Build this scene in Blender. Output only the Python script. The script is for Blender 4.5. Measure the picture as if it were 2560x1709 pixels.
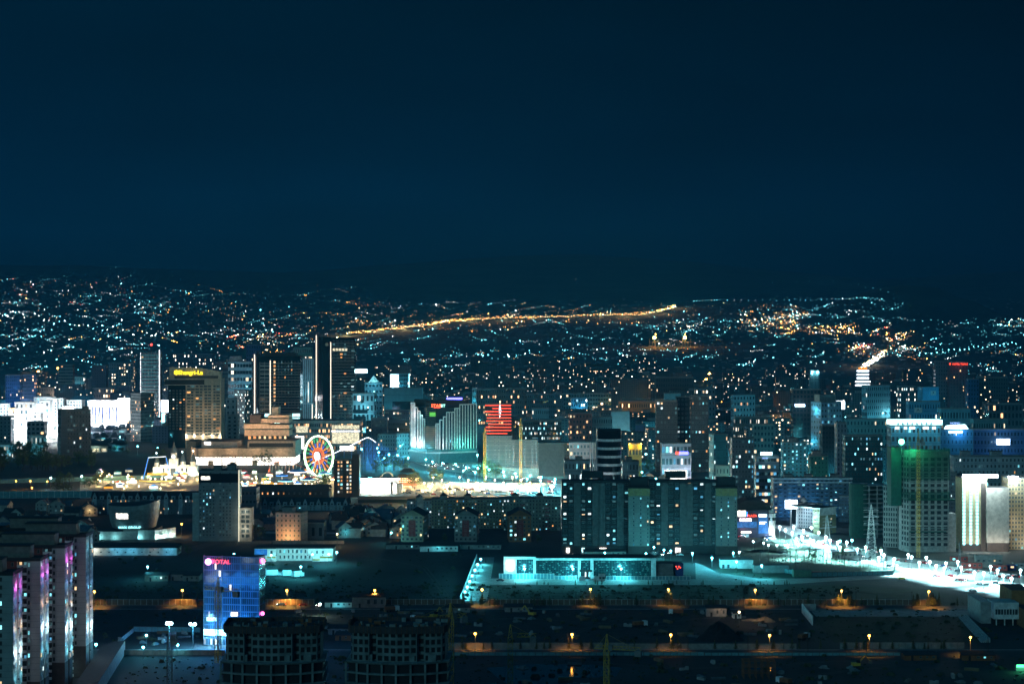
import bpy, math, random
from mathutils import Vector
R = random.Random(7)
rad = math.radians
for o in list(bpy.data.objects): bpy.data.objects.remove(o)
SC = bpy.context.scene
COL = SC.collection
# ------------------------------------------------------------------ camera
F, H, YH = 5000.0, 150.0, 785.0            # focal length in photo pixels, eye height, row of eye level
cam = bpy.data.cameras.new('camera'); cam.sensor_width = 36; cam.lens = 36 * F / 2560
cam.shift_y = -(854.5 - YH) / 2560; cam.clip_start = 1; cam.clip_end = 60000
co = bpy.data.objects.new('camera', cam); co.location = (0, 0, H); co.rotation_euler = (rad(90), 0, 0)
COL.objects.link(co); SC.camera = co
# ------------------------------------------------------------------ night sky
W = bpy.data.worlds.new('World'); SC.world = W; W.use_nodes = True
nt = W.node_tree; N = nt.nodes; L = nt.links; N.clear()
wo = N.new('ShaderNodeOutputWorld'); bg = N.new('ShaderNodeBackground'); L.new(bg.outputs[0], wo.inputs[0])
tc = N.new('ShaderNodeTexCoord'); sx = N.new('ShaderNodeSeparateXYZ'); L.new(tc.outputs['Generated'], sx.inputs[0])
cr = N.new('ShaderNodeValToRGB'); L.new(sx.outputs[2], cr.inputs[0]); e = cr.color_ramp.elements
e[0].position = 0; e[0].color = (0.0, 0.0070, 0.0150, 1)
e[1].position = 1; e[1].color = (0.003, 0.066, 0.135, 1)              # added brightness above the frame, fills haze and walls with teal
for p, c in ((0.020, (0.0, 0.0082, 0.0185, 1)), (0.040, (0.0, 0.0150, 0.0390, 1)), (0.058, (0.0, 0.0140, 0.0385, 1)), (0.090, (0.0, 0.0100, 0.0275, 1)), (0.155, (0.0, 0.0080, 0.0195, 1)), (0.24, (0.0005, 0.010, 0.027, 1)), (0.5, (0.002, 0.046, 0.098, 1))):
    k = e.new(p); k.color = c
m2 = N.new('ShaderNodeMapRange'); m2.inputs[1].default_value = -0.26; m2.inputs[2].default_value = 0.26
m2.inputs[3].default_value = 0.98; m2.inputs[4].default_value = 0.48
L.new(sx.outputs[0], m2.inputs[0])
nz = N.new('ShaderNodeTexNoise'); nz.inputs['Scale'].default_value = 7; nz.inputs['Detail'].default_value = 2
mp = N.new('ShaderNodeMapping'); mp.inputs['Scale'].default_value = (1, 1, 4); L.new(tc.outputs['Generated'], mp.inputs[0]); L.new(mp.outputs[0], nz.inputs[0])
m3 = N.new('ShaderNodeMapRange'); m3.inputs[3].default_value = 0.6; m3.inputs[4].default_value = 1.4; L.new(nz.outputs[0], m3.inputs[0])
mu = N.new('ShaderNodeMath'); mu.operation = 'MULTIPLY'; L.new(m2.outputs[0], mu.inputs[0]); L.new(m3.outputs[0], mu.inputs[1])
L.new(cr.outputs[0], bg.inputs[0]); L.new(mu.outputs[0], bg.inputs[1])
# added sun lamp behind the camera, fill for the faces turned to it
sl = bpy.data.lights.new('front_fill', 'SUN'); sl.energy = 0.25; sl.angle = rad(12); sl.color = (0.30, 0.88, 1.0)
so = bpy.data.objects.new('front_fill', sl); so.rotation_euler = (rad(77), 0, rad(-24)); COL.objects.link(so)
SC.view_settings.view_transform = 'Standard'; SC.view_settings.look = 'None'; SC.view_settings.exposure = 0.4; SC.view_settings.gamma = 1
cy = SC.cycles
cy.max_bounces = 4; cy.diffuse_bounces = 2; cy.glossy_bounces = 2; cy.transmission_bounces = 2; cy.volume_bounces = 0
cy.transparent_max_bounces = 6; cy.sample_clamp_indirect = 2.0; cy.caustics_reflective = False; cy.caustics_refractive = False
cy.use_light_tree = True; cy.use_adaptive_sampling = False; cy.use_denoising = True; cy.filter_width = 1.5
HAZE = 8e-5
# ------------------------------------------------------------------ helpers
def X(px, D): return (px - 1280) / F * D
def Zp(py, D): return H - (py - YH) / F * D
def DG(py, z=0): return (H - z) * F / (py - YH)

def interp(t, pts):
    if t <= pts[0][0]: return pts[0][1]
    for (a, b), (c, d) in zip(pts, pts[1:]):
        if t <= c: return b + (d - b) * (t - a) / (c - a)
    return pts[-1][1]
HA = [(-900, 330), (0, 318), (300, 286), (500, 255), (800, 222), (1100, 203), (1300, 196), (1500, 190), (1700, 196), (1900, 214), (2100, 220), (2300, 214), (2560, 206), (3400, 206)]
HB = [(-900, 470), (0, 455), (400, 430), (700, 400), (900, 440), (1200, 500), (1450, 520), (1700, 480), (2000, 400), (2200, 360), (2400, 390), (2560, 420), (3400, 440)]
def terrain(x, y):
    if y < 4300: return 0.0
    u = x / y * F + 1280
    t = min(1.0, (y - 4300) / 4700)
    z = interp(u, HA) * t ** 1.45
    if y > 9000:
        s = min(1.0, (y - 9000) / 3600); s = s * s * (3 - 2 * s)
        z += (interp(u, HB) - interp(u, HA)) * s
    z += 150 * math.exp(-((x - 1390) / 330) ** 2 - ((y - 7000) / 650) ** 2)
    z += (8 * math.sin(x * .0071 + 1.3) * math.sin(y * .0043) + 5 * math.sin(x * .017 + y * .011)) * min(1, (y - 4300) / 1500)
    return z
def hit(px, py):
    D = 900.0
    while D < 15000:
        if Zp(py, D) <= terrain(X(px, D), D): return D
        D *= 1.004
    return None

MC = {}
def mat(name, col=(.3, .3, .3), rough=.8, metal=0, em=None, es=0, noise=.25, ns=.5):
    if name in MC: return MC[name]
    m = bpy.data.materials.new(name); m.use_nodes = True; t = m.node_tree; b = t.nodes['Principled BSDF']
    b.inputs['Roughness'].default_value = rough; b.inputs['Metallic'].default_value = metal
    if em:
        b.inputs['Base Color'].default_value = (*[c * .3 for c in em], 1)
        b.inputs['Emission Color'].default_value = (*em, 1); b.inputs['Emission Strength'].default_value = es
        if name.startswith(('shop', 'screen', 'sign', 'crown')):
            g = t.nodes.new('ShaderNodeNewGeometry'); n = t.nodes.new('ShaderNodeTexNoise'); n.inputs['Scale'].default_value = .55; n.inputs['Detail'].default_value = 5; n.inputs['Roughness'].default_value = .75
            t.links.new(g.outputs['Position'], n.inputs['Vector']); r = t.nodes.new('ShaderNodeMapRange'); r.inputs[1].default_value = .35; r.inputs[2].default_value = .65; r.inputs[3].default_value = es * .25; r.inputs[4].default_value = es * 1.6
            t.links.new(n.outputs[0], r.inputs[0]); t.links.new(r.outputs[0], b.inputs['Emission Strength'])
        m.cycles.emission_sampling = 'NONE'
    elif noise:
        g = t.nodes.new('ShaderNodeNewGeometry'); n = t.nodes.new('ShaderNodeTexNoise')
        n.inputs['Scale'].default_value = ns; n.inputs['Detail'].default_value = 4
        t.links.new(g.outputs['Position'], n.inputs['Vector'])
        r = t.nodes.new('ShaderNodeMapRange'); r.inputs[1].default_value = .3; r.inputs[2].default_value = .7
        r.inputs[3].default_value = 1 - noise; r.inputs[4].default_value = 1 + noise
        t.links.new(n.outputs[0], r.inputs[0])
        v = t.nodes.new('ShaderNodeVectorMath'); v.operation = 'SCALE'; v.inputs[0].default_value = col
        t.links.new(r.outputs[0], v.inputs['Scale']); t.links.new(v.outputs[0], b.inputs['Base Color'])
    else: b.inputs['Base Color'].default_value = (*col, 1)
    MC[name] = m; return m
def glowmat(name, col, es): return mat(name, em=col, es=es)

def facade_mat(name, es=1.0, gl=.12):
    """wall with a grid of window panes, one per unit of UV; some panes are lit rooms"""
    m = bpy.data.materials.new(name); m.use_nodes = True; t = m.node_tree; n = t.nodes; l = t.links; b = n['Principled BSDF']
    def M(op, a, bb=None, c=None):
        k = n.new('ShaderNodeMath'); k.operation = op
        for i, v in enumerate((a, bb, c)):
            if v is None: continue
            if isinstance(v, (int, float)): k.inputs[i].default_value = v
            else: l.new(v, k.inputs[i])
        return k.outputs[0]
    def A(nm):
        k = n.new('ShaderNodeAttribute'); k.attribute_type = 'OBJECT'; k.attribute_name = nm; return k.outputs['Fac']
    uv = n.new('ShaderNodeTexCoord'); s = n.new('ShaderNodeSeparateXYZ'); l.new(uv.outputs['UV'], s.inputs[0])
    u, v = s.outputs[0], s.outputs[1]
    oi = n.new('ShaderNodeObjectInfo')
    cb = n.new('ShaderNodeCombineXYZ'); l.new(M('FLOOR', u), cb.inputs[0]); l.new(M('FLOOR', v), cb.inputs[1]); l.new(M('MULTIPLY', oi.outputs['Random'], 97), cb.inputs[2])
    wn = n.new('ShaderNodeTexWhiteNoise'); wn.noise_dimensions = '3D'; l.new(cb.outputs[0], wn.inputs['Vector'])
    sc = n.new('ShaderNodeSeparateColor'); l.new(wn.outputs['Color'], sc.inputs[0])
    mx = M('LESS_THAN', M('ABSOLUTE', M('SUBTRACT', M('FRACT', u), .5)), M('MULTIPLY', M('MULTIPLY', A('ww'), M('ADD', M('MULTIPLY', sc.outputs[2], .4), .65)), .5))
    my = M('LESS_THAN', M('ABSOLUTE', M('SUBTRACT', M('FRACT', v), .5)), M('MULTIPLY', A('wh'), .5))
    mk = M('MULTIPLY', mx, my)
    lit = M('LESS_THAN', wn.outputs['Value'], A('lit'))
    rp = n.new('ShaderNodeValToRGB'); rp.color_ramp.interpolation = 'CONSTANT'
    ee = rp.color_ramp.elements; ee[0].position = 0; ee[0].color = (1, .50, .22, 1); ee[1].position = .8; ee[1].color = (.25, .85, 1, 1)
    for p, c in ((.16, (1, .74, .46, 1)), (.38, (1, .90, .74, 1)), (.6, (.62, .95, 1, 1))):
        q = ee.new(p); q.color = c
    l.new(M('SUBTRACT', M('ADD', sc.outputs[0], .5), A('warm')), rp.inputs[0])
    st = M('MULTIPLY', M('MULTIPLY', mk, lit), M('ADD', M('MULTIPLY', M('POWER', sc.outputs[1], 2.0), 2.6 * es), .25 * es))
    # wall colour with weathering and floor joints
    g = n.new('ShaderNodeNewGeometry'); no = n.new('ShaderNodeTexNoise'); no.inputs['Scale'].default_value = .22; no.inputs['Detail'].default_value = 5
    l.new(g.outputs['Position'], no.inputs['Vector'])
    jt = M('SUBTRACT', 1, M('MULTIPLY', M('LESS_THAN', M('FRACT', v), .07), .3))
    k = M('MULTIPLY', M('ADD', M('MULTIPLY', no.outputs[0], .7), .65), jt)
    vs = n.new('ShaderNodeVectorMath'); vs.operation = 'SCALE'; l.new(oi.outputs['Color'], vs.inputs[0]); l.new(k, vs.inputs['Scale'])
    mix = n.new('ShaderNodeMix'); mix.data_type = 'RGBA'; l.new(mk, mix.inputs[0]); l.new(vs.outputs[0], mix.inputs[6]); mix.inputs[7].default_value = (.012, .022, .028, 1)
    l.new(mix.outputs[2], b.inputs['Base Color'])
    l.new(M('SUBTRACT', .8, M('MULTIPLY', mk, .8 - gl)), b.inputs['Roughness'])
    l.new(rp.outputs[0], b.inputs['Emission Color']); l.new(st, b.inputs['Emission Strength'])
    m.cycles.emission_sampling = 'NONE'; MC[name] = m; return m
facade_mat('facade', 1.0); facade_mat('facade_far', 2.6)

def pane(name, col, es):
    if name in MC: return MC[name]
    m = bpy.data.materials.new(name); m.use_nodes = True; t = m.node_tree; b = t.nodes['Principled BSDF']
    b.inputs['Base Color'].default_value = (.02, .03, .035, 1); b.inputs['Roughness'].default_value = .32
    if es:
        oi = t.nodes.new('ShaderNodeObjectInfo'); g = t.nodes.new('ShaderNodeTexCoord'); n = t.nodes.new('ShaderNodeTexNoise')
        n.inputs['Scale'].default_value = 1.3; t.links.new(g.outputs['Object'], n.inputs['Vector'])
        r = t.nodes.new('ShaderNodeMapRange'); r.inputs[3].default_value = .35 * es; r.inputs[4].default_value = 1.3 * es; t.links.new(oi.outputs['Random'], r.inputs[0])
        k = t.nodes.new('ShaderNodeMath'); k.operation = 'MULTIPLY'; t.links.new(r.outputs[0], k.inputs[0]); 
        r2 = t.nodes.new('ShaderNodeMapRange'); r2.inputs[1].default_value = .3; r2.inputs[2].default_value = .7; r2.inputs[3].default_value = .4; r2.inputs[4].default_value = 1.4; t.links.new(n.outputs[0], r2.inputs[0]); t.links.new(r2.outputs[0], k.inputs[1])
        b.inputs['Emission Color'].default_value = (*col, 1); t.links.new(k.outputs[0], b.inputs['Emission Strength'])
        m.cycles.emission_sampling = 'NONE'
    MC[name] = m; return m
MC['p_void'] = None
PANES = dict(dark=pane('pane_dark', None, 0), orange=pane('pane_orange', (1, .42, .12), 1.3), warm=pane('pane_warm', (1, .66, .34), 1.7),
             white=pane('pane_white', (.8, .97, 1), 2.0), cyan=pane('pane_cyan', (.25, .88, 1), 1.7), blue=pane('pane_blue', (.15, .6, 1), .7), dim=pane('pane_dim', (.3, .75, .85), .18))
mat('frame', (.22, .24, .25), .6); mat('roof', (.03, .032, .035), .95); mat('steel', (.13, .145, .15), .6, .3); mat('dark', (.012, .013, .015), .7)
mat('concrete', (.19, .20, .20), .9); mat('asphalt', (.05, .052, .055), .9, ns=.3); mat('kerb', (.34, .34, .33), .9); mat('white_paint', (.75, .75, .73), .6)
mat('pale_concrete', (.42, .42, .40), .9); mat('tyre', (.02, .02, .02), .9); mat('black_glass', (.012, .018, .022), .08, noise=0)
mat('red_brick', (.22, .08, .055), .9); mat('crane_yellow', (.62, .36, .05), .6); mat('green_net', (.008, .07, .055), .9); mat('bark', (.05, .035, .025), .95)
mat('leaf', (.07, .10, .035), .9, ns=1.5, noise=.5); mat('pine', (.085, .10, .04), .9, ns=1.5, noise=.5); mat('rust', (.25, .09, .04), .9)
mat('lawn', (.012, .030, .015), .95, ns=.15, noise=.45); mat('soil', (.017, .023, .025), .95, ns=.12, noise=.45); mat('paving', (.26, .26, .25), .9, ns=.3)

class MB:
    def __init__(s): s.v = []; s.f = []; s.k = []; s.u = []; s.ms = []
    def mi(s, m):
        if m not in s.ms: s.ms.append(m)
        return s.ms.index(m)
    def face(s, pts, m, uv=None):
        i = len(s.v); s.v += [tuple(p) for p in pts]; s.f.append(tuple(range(i, i + len(pts)))); s.k.append(s.mi(m))
        s.u += uv if uv else [(0, 0)] * len(pts)
    def box(s, x0, x1, y0, y1, z0, z1, m, top=None, bottom=True):
        A = [(x0, y0, z0), (x1, y0, z0), (x1, y1, z0), (x0, y1, z0), (x0, y0, z1), (x1, y0, z1), (x1, y1, z1), (x0, y1, z1)]
        for q in ((0, 1, 5, 4), (1, 2, 6, 5), (2, 3, 7, 6), (3, 0, 4, 7)): s.face([A[i] for i in q], m)
        s.face([A[i] for i in (4, 5, 6, 7)], top or m)
        if bottom: s.face([A[i] for i in (3, 2, 1, 0)], m)
        return s
    def wall(s, p, q, z0, z1, cols, rows, m='facade', u0=0):
        s.face([(p[0], p[1], z0), (q[0], q[1], z0), (q[0], q[1], z1), (p[0], p[1], z1)], m, [(u0, 0), (u0 + cols, 0), (u0 + cols, rows), (u0, rows)]); return s
    def prism(s, poly, z0, z1, m, top=None):
        n = len(poly)
        for i in range(n):
            p, q = poly[i], poly[(i + 1) % n]
            s.face([(p[0], p[1], z0), (q[0], q[1], z0), (q[0], q[1], z1), (p[0], p[1], z1)], m)
        s.face([(p[0], p[1], z1) for p in poly], top or m); return s
    def bar(s, p, q, r, m, n=4, r2=None):
        p = Vector(p); q = Vector(q); d = (q - p)
        if d.length < 1e-6: return s
        d.normalize(); a = Vector((0, 0, 1)) if abs(d.z) < .9 else Vector((1, 0, 0))
        e1 = d.cross(a).normalized(); e2 = d.cross(e1); r2 = r if r2 is None else r2
        A = []; B = []
        for i in range(n):
            t = 2 * math.pi * (i + .5) / n; o = e1 * math.cos(t) + e2 * math.sin(t); A.append(p + o * r); B.append(q + o * r2)
        for i in range(n): s.face([A[i], A[(i + 1) % n], B[(i + 1) % n], B[i]], m)
        s.face(A[::-1], m); s.face(B, m); return s
    def cyl(s, cx, cy_, z0, z1, r0, r1, m, n=16, top=None):
        A = [(cx + r0 * math.cos(2 * math.pi * i / n), cy_ + r0 * math.sin(2 * math.pi * i / n), z0) for i in range(n)]
        B = [(cx + r1 * math.cos(2 * math.pi * i / n), cy_ + r1 * math.sin(2 * math.pi * i / n), z1) for i in range(n)]
        for i in range(n): s.face([A[i], A[(i + 1) % n], B[(i + 1) % n], B[i]], m)
        if r1 > .001: s.face(B, top or m)
        return s
    def ball(s, c, r, m, n=8, k=5):
        c = Vector(c)
        P = lambda i, j: c + Vector((math.sin(math.pi * j / k) * math.cos(2 * math.pi * i / n), math.sin(math.pi * j / k) * math.sin(2 * math.pi * i / n), math.cos(math.pi * j / k))) * r
        for j in range(k):
            for i in range(n):
                if j == 0: s.face([P(i, 0), P(i, 1), P(i + 1, 1)], m)
                elif j == k - 1: s.face([P(i, j), P(i, k), P(i + 1, j)], m)
                else: s.face([P(i, j), P(i, j + 1), P(i + 1, j + 1), P(i + 1, j)], m)
        return s
    def octa(s, c, r, m):
        x, y, z = c; P = [(x + r, y, z), (x, y + r, z), (x - r, y, z), (x, y - r, z)]
        for i in range(4):
            s.face([P[i], P[(i + 1) % 4], (x, y, z + r)], m); s.face([P[(i + 1) % 4], P[i], (x, y, z - r)], m)
        return s
    def mesh(s, name):
        me = bpy.data.meshes.new(name); me.from_pydata(s.v, [], s.f)
        for m in s.ms: me.materials.append(MC[m])
        me.polygons.foreach_set('material_index', s.k)
        ul = me.uv_layers.new(name='UVMap'); ul.data.foreach_set('uv', [c for p in s.u for c in p])
        me.update(); return me
    def obj(s, name, parent=None, loc=(0, 0, 0), rz=0): return link(name, s.mesh(name), parent, loc, rz)

def link(name, data, parent=None, loc=(0, 0, 0), rz=0):
    o = bpy.data.objects.new(name, data); COL.objects.link(o); o.parent = parent; o.location = loc
    if rz: o.rotation_euler = (0, 0, rz)
    return o
def tag(o, label, cat, group=None):
    o['label'] = label; o['category'] = cat
    if group: o['group'] = group
    return o
def thing(name, label, cat, loc=(0, 0, 0), rz=0, group=None): return tag(link(name, None, None, loc, rz), label, cat, group)
def struct(name, mb, kind='structure'):
    o = mb.obj(name); o['kind'] = kind; return o
def look(o, col=(.3, .3, .3), ww=0., wh=0., lit=0., warm=.5):
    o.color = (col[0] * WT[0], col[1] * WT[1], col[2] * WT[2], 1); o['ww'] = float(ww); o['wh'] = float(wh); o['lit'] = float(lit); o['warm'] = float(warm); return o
def light(parent, loc, P, col, r=.4, name='lamp_light', typ='POINT', rot=None, cone=None):
    l = bpy.data.lights.new(name, typ); l.energy = P; l.color = col
    if typ != 'AREA': l.shadow_soft_size = r
    if cone: l.spot_size = rad(cone); l.spot_blend = .6
    o = link(name, l, parent, loc)
    if rot: o.rotation_euler = rot
    return o
ORD = 'first second third fourth fifth sixth seventh eighth ninth tenth eleventh twelfth thirteenth fourteenth fifteenth sixteenth seventeenth eighteenth nineteenth twentieth'.split()
TENS = {20: 'twenty', 30: 'thirty', 40: 'forty', 50: 'fifty', 60: 'sixty', 70: 'seventy', 80: 'eighty', 90: 'ninety'}
def nth(i):
    if i < 20: return ORD[i]
    k = i + 1
    if k % 10 == 0: return TENS[k][:-1] + 'ieth' if k < 100 else 'hundredth'
    if k > 100: return 'hundred-and-' + nth(k - 101)
    return TENS[k // 10 * 10] + '-' + ORD[k % 10 - 1]

# individual windows: one shared mesh for each size and light
WM = {}; mat('void', (.012, .014, .014), .95)
def wmesh(w, h, st):
    k = (round(w, 1), round(h, 1), st)
    if k not in WM:
        w, h = k[0], k[1]; b = MB(); f = min(.12, w * .08); fr = 'raw' if st == 'void' else 'frame'
        MC['p_' + st] = PANES[st] if st != 'void' else MC['void']
        b.face([(-w / 2, -.03, -h / 2), (w / 2, -.03, -h / 2), (w / 2, -.03, h / 2), (-w / 2, -.03, h / 2)], 'p_' + st)
        for a in ((-w / 2 - f, -w / 2, -h / 2 - f, h / 2 + f), (w / 2, w / 2 + f, -h / 2 - f, h / 2 + f), (-w / 2, w / 2, h / 2, h / 2 + f), (-w / 2, w / 2, -h / 2 - f, -h / 2)):
            b.box(a[0], a[1], -.09, 0, a[2], a[3], fr)
        if w > 1 and st != 'void': b.box(w * .12 - f / 3, w * .12 + f / 3, -.07, -.03, -h / 2, h / 2, fr)
        WM[k] = b.mesh('window')
    return WM[k]
def pick(lit, warm):
    if lit <= 0: return 'dark'
    if R.random() > lit: return 'dark' if R.random() < .85 else 'dim'
    t = R.random() + .5 - warm
    return 'orange' if t < .12 else 'warm' if t < .38 else 'white' if t < .58 else 'cyan' if t < .93 else 'blue'
def windows(root, faces, cap=100, name='window', void=False):
    """faces: (p, q, z0, z1, cols, rows, ww, wh, lit, warm[, skip])"""
    al = []
    for fc in faces:
        p, q, z0, z1, cols, rows, ww, wh, lit, warm = fc[:10]; skip = fc[10] if len(fc) > 10 else None
        dx, dy = q[0] - p[0], q[1] - p[1]; ln = math.hypot(dx, dy); a = math.atan2(dy, dx); cw = ln / cols; ch = (z1 - z0) / rows
        for i in range(cols):
            for j in range(rows):
                if skip and skip(i, j): continue
                t = (i + .5) / cols; st = 'void' if void else pick(lit, warm)
                al.append((st in ('dark', 'dim'), R.random(), p[0] + dx * t, p[1] + dy * t, z0 + (j + .5) * ch, a, cw * ww, ch * wh, st))
    al.sort(key=lambda t: t[:2]); rest = MB()
    for n, (_, _, x, y, z, a, w, h, st) in enumerate(al):
        nx, ny = math.sin(a), -math.cos(a)
        if n < cap: link(name, wmesh(w, h, st), root, (x + nx * .01, y + ny * .01, z), a).scale = (1 if st == 'void' else R.choice((1, 1, .82, .7)), 1, 1)
        else:
            c, s_ = math.cos(a), math.sin(a); f = lambda u, d, v: (x + c * u + nx * d, y + s_ * u + ny * d, z + v)
            MC['p_' + st] = PANES[st] if st != 'void' else MC['void']
            g = .1
            rest.face([f(-w / 2 - g, .02, -h / 2 - g), f(w / 2 + g, .02, -h / 2 - g), f(w / 2 + g, .02, h / 2 + g), f(-w / 2 - g, .02, h / 2 + g)], 'frame')
            rest.face([f(-w / 2, .05, -h / 2), f(w / 2, .05, -h / 2), f(w / 2, .05, h / 2), f(-w / 2, .05, h / 2)], 'p_' + st)
    if rest.f: o = rest.obj(name, root); o['kind'] = 'stuff'

WT = (.85, .9, .92)   # tint that makes every wall colour darker and bluer
class Bd: pass
def building(name, label, cat, px0, px1, pyt, D, rows, cols, pxc=None, side='r', ang=24, depth=None, scols=None, col=(.3, .3, .3), ww=.5, wh=.5,
             lit=.12, warm=.5, obj=False, roofc='roof', boxes=(), z0=None, group=None, slit=None, zt=None, parapet=.7, far=False, wz=0, skip=None, void=False):
    """px0..px1 span the building at distance D, pyt its top; pxc is the corner between front and the side that shows"""
    b = Bd(); a = 0
    if pxc is None:
        w = X(px1, D) - X(px0, D); d = depth or 15; cx = (X(px0, D) + X(px1, D)) / 2; cyy = D
    elif side == 'r':
        a = -rad(ang); w = (pxc - px0) * D / F / math.cos(a); d = (px1 - pxc) * D / F / math.sin(-a)
        cx = X(pxc, D) - w / 2 * math.cos(a); cyy = D - w / 2 * math.sin(a)
    else:
        a = rad(ang); w = (px1 - pxc) * D / F / math.cos(a); d = (pxc - px0) * D / F / math.sin(a)
        cx = X(pxc, D) + w / 2 * math.cos(a); cyy = D + w / 2 * math.sin(a)
    if z0 is None: z0 = min(terrain(cx, cyy), terrain(cx, cyy + d)) - .3 if cyy > 4300 else 0
    h = (zt if zt is not None else Zp(pyt, D)) - z0
    scols = scols or max(1, round(d / w * cols))
    r = thing(name, label, cat, (cx, cyy, z0), a, group); b.root = r; b.w, b.d, b.h, b.D = w, d, h, D
    m = MB(); c0, c1, c2, c3 = (-w / 2, 0), (w / 2, 0), (w / 2, d), (-w / 2, d); fm = 'facade_far' if far else 'facade'
    m.wall(c0, c1, 0, h, cols, rows, fm).wall(c1, c2, 0, h, scols, rows, fm, 100).wall(c2, c3, 0, h, cols, rows, fm, 200).wall(c3, c0, 0, h, scols, rows, fm, 300)
    o = m.obj('wall', r); look(o, col, 0 if obj else ww, 0 if obj else wh, lit, warm); b.wall = o
    m = MB(); m.face([(*c, h) for c in (c0, c1, c2, c3)], roofc)
    if parapet:
        p = .35
        m.box(-w / 2 - .1, w / 2 + .1, -.1, p, h, h + parapet, 'concrete', roofc).box(-w / 2 - .1, w / 2 + .1, d - p, d + .1, h, h + parapet, 'concrete', roofc)
        m.box(-w / 2 - .1, -w / 2 + p, p, d - p, h, h + parapet, 'concrete', roofc).box(w / 2 - p, w / 2 + .1, p, d - p, h, h + parapet, 'concrete', roofc)
    b.roof = m.obj('roof', r)
    for (fx, fw, fh) in boxes:
        q = MB(); q.box(-w / 2 + fx * w, -w / 2 + (fx + fw) * w, d * .25, d * .75, h, h + fh, 'concrete', roofc)
        q.box(-w / 2 + fx * w - .3, -w / 2 + (fx + fw) * w + .3, d * .25 - .3, d * .75 + .3, h + fh, h + fh + .3, 'roof'); q.obj('lift_house', r)
    if obj:
        fs = [(c0, c1, wz, h, cols, rows, ww, wh, lit, warm, skip)]
        if pxc is not None: fs.append((c1, c2, wz, h, scols, rows, ww, wh, lit if slit is None else slit, warm) if side == 'r' else (c3, c0, wz, h, scols, rows, ww, wh, lit if slit is None else slit, warm))
        elif abs(cx) > w: fs.append((c1, c2, wz, h, scols, rows, ww, wh, lit, warm) if cx < 0 else (c3, c0, wz, h, scols, rows, ww, wh, lit, warm))
        windows(r, fs, void=void)
    return b
def text(s, parent, loc, size, m, rz=0, ext=.08, name='sign_lettering', sx_=1, align='CENTER'):
    c = bpy.data.curves.new(name, 'FONT'); c.body = s; c.size = size; c.extrude = ext; c.align_x = align; c.align_y = 'CENTER'; c.offset = size * .006
    o = link(name, c, parent, loc); o.rotation_euler = (rad(90), 0, rz); me = bpy.data.meshes.new_from_object(o); bpy.data.objects.remove(o)
    o = link(name, me, parent, loc); o.rotation_euler = (rad(90), 0, rz); o.scale = (sx_, 1, 1); me.materials.clear(); me.materials.append(MC[m]); return o
def flood(parent, loc, P, col, r=.3, em=None):
    """a small floodlight fixture with its lamp"""
    k = 'flood_' + '_'.join('%02d' % int(c * 20) for c in col); glowmat(k, col, 12 if em is None else em)
    b = MB(); b.box(-.3, .3, -.15, .15, -.2, .2, 'dark'); b.box(-.26, .26, .15, .2, -.16, .16, k); o = b.obj('floodlight', parent, loc); light(o, (0, .5, 0), P, col, r)
    return o
CYAN = (.10, .82, 1); WHITE = (.42, .92, 1); ORANGE = (1, .44, .07); WARM = (1, .66, .28); BLUE = (.1, .38, 1); GREEN = (.1, 1, .45); TEAL = (.15, .9, .95); MAG = (1, .12, .85)
for nm, c, s in (('glow_white', (.6, .95, 1), 18), ('glow_cyan', (.2, .9, 1), 18), ('glow_orange', (1, .42, .06), 16), ('glow_warm', (1, .72, .38), 9), ('glow_green', (.15, 1, .45), 14),
                 ('glow_blue', (.08, .3, 1), 6), ('glow_red', (1, .05, .04), 6), ('glow_mag', (1, .1, .8), 8), ('glow_yellow', (1, .78, .02), 2.4),
                 ('led_white', (.9, .95, 1), 4), ('led_warm', (1, .84, .66), 1.7), ('led_cyan', (.3, .9, 1), 3), ('led_red', (1, .07, .03), 2.6), ('led_blue', (.05, .3, 1), 3), ('led_green', (.1, .9, .25), 1.5), ('led_orange', (1, .32, .03), 1.4),
                 ('shop_white', (1, .93, .82), 3.0), ('shop_cyan', (.5, .97, 1), 2.2), ('shop_dim', (.4, .9, 1), .5), ('tail', (1, .03, .02), 4), ('head', (1, .96, .88), 30)): glowmat(nm, c, s)
glowmat('shop_dimw', (1, .88, .6), .8); glowmat('sign_pink', (1, .35, 1), 4); mat('pale_tile', (.10, .24, .24), .4); glowmat('sign_pink2', (1, .12, .45), 5); glowmat('glow_shield', (.8, .96, 1), 3); mat('green_wall', (.10, .18, .13), .9); mat('slab_pink', (.12, .112, .11), .9); mat('balcony_dark', (.045, .075, .085), .7); mat('ochre', (.30, .22, .10), .9); glowmat('led_edge', (1, .93, .7), .7); mat('blue_roof', (.02, .06, .25), .6); glowmat('glow_g2', (.08, 1, .3), 2.5); mat('brick_orange', (.42, .18, .07), .9)
# ------------------------------------------------------------------ ground and hills
def sheet(name, rows, us, m):
    b = MB(); mi = b.mi(m)
    for D in rows:
        for u in us:
            x = u * max(D, 1500) if D < 1500 else u * D
            b.v.append((x, D, terrain(x, D) if D > 4300 else 0))
    n = len(us)
    for j in range(len(rows) - 1):
        for i in range(n - 1):
            b.f.append((j * n + i, j * n + i + 1, (j + 1) * n + i + 1, (j + 1) * n + i)); b.k.append(mi); b.u += [(0, 0)] * 4
    o = struct(name, b); o.data.polygons.foreach_set('use_smooth', [True] * len(o.data.polygons)); return o
US = [-.8 + 1.6 * i / 90 for i in range(91)]
mat('earth', (.025, .032, .033), .95, ns=.02, noise=.5); mat('hill_soil', (.035, .05, .045), .95, ns=.004, noise=.5)
sheet('ground', [-600, 0, 700, 1500, 2500, 3500, 4300], US, 'earth')
sheet('hills', [4300 + 150 * i for i in range(66)], US, 'hill_soil')
zl = [.0]
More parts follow.
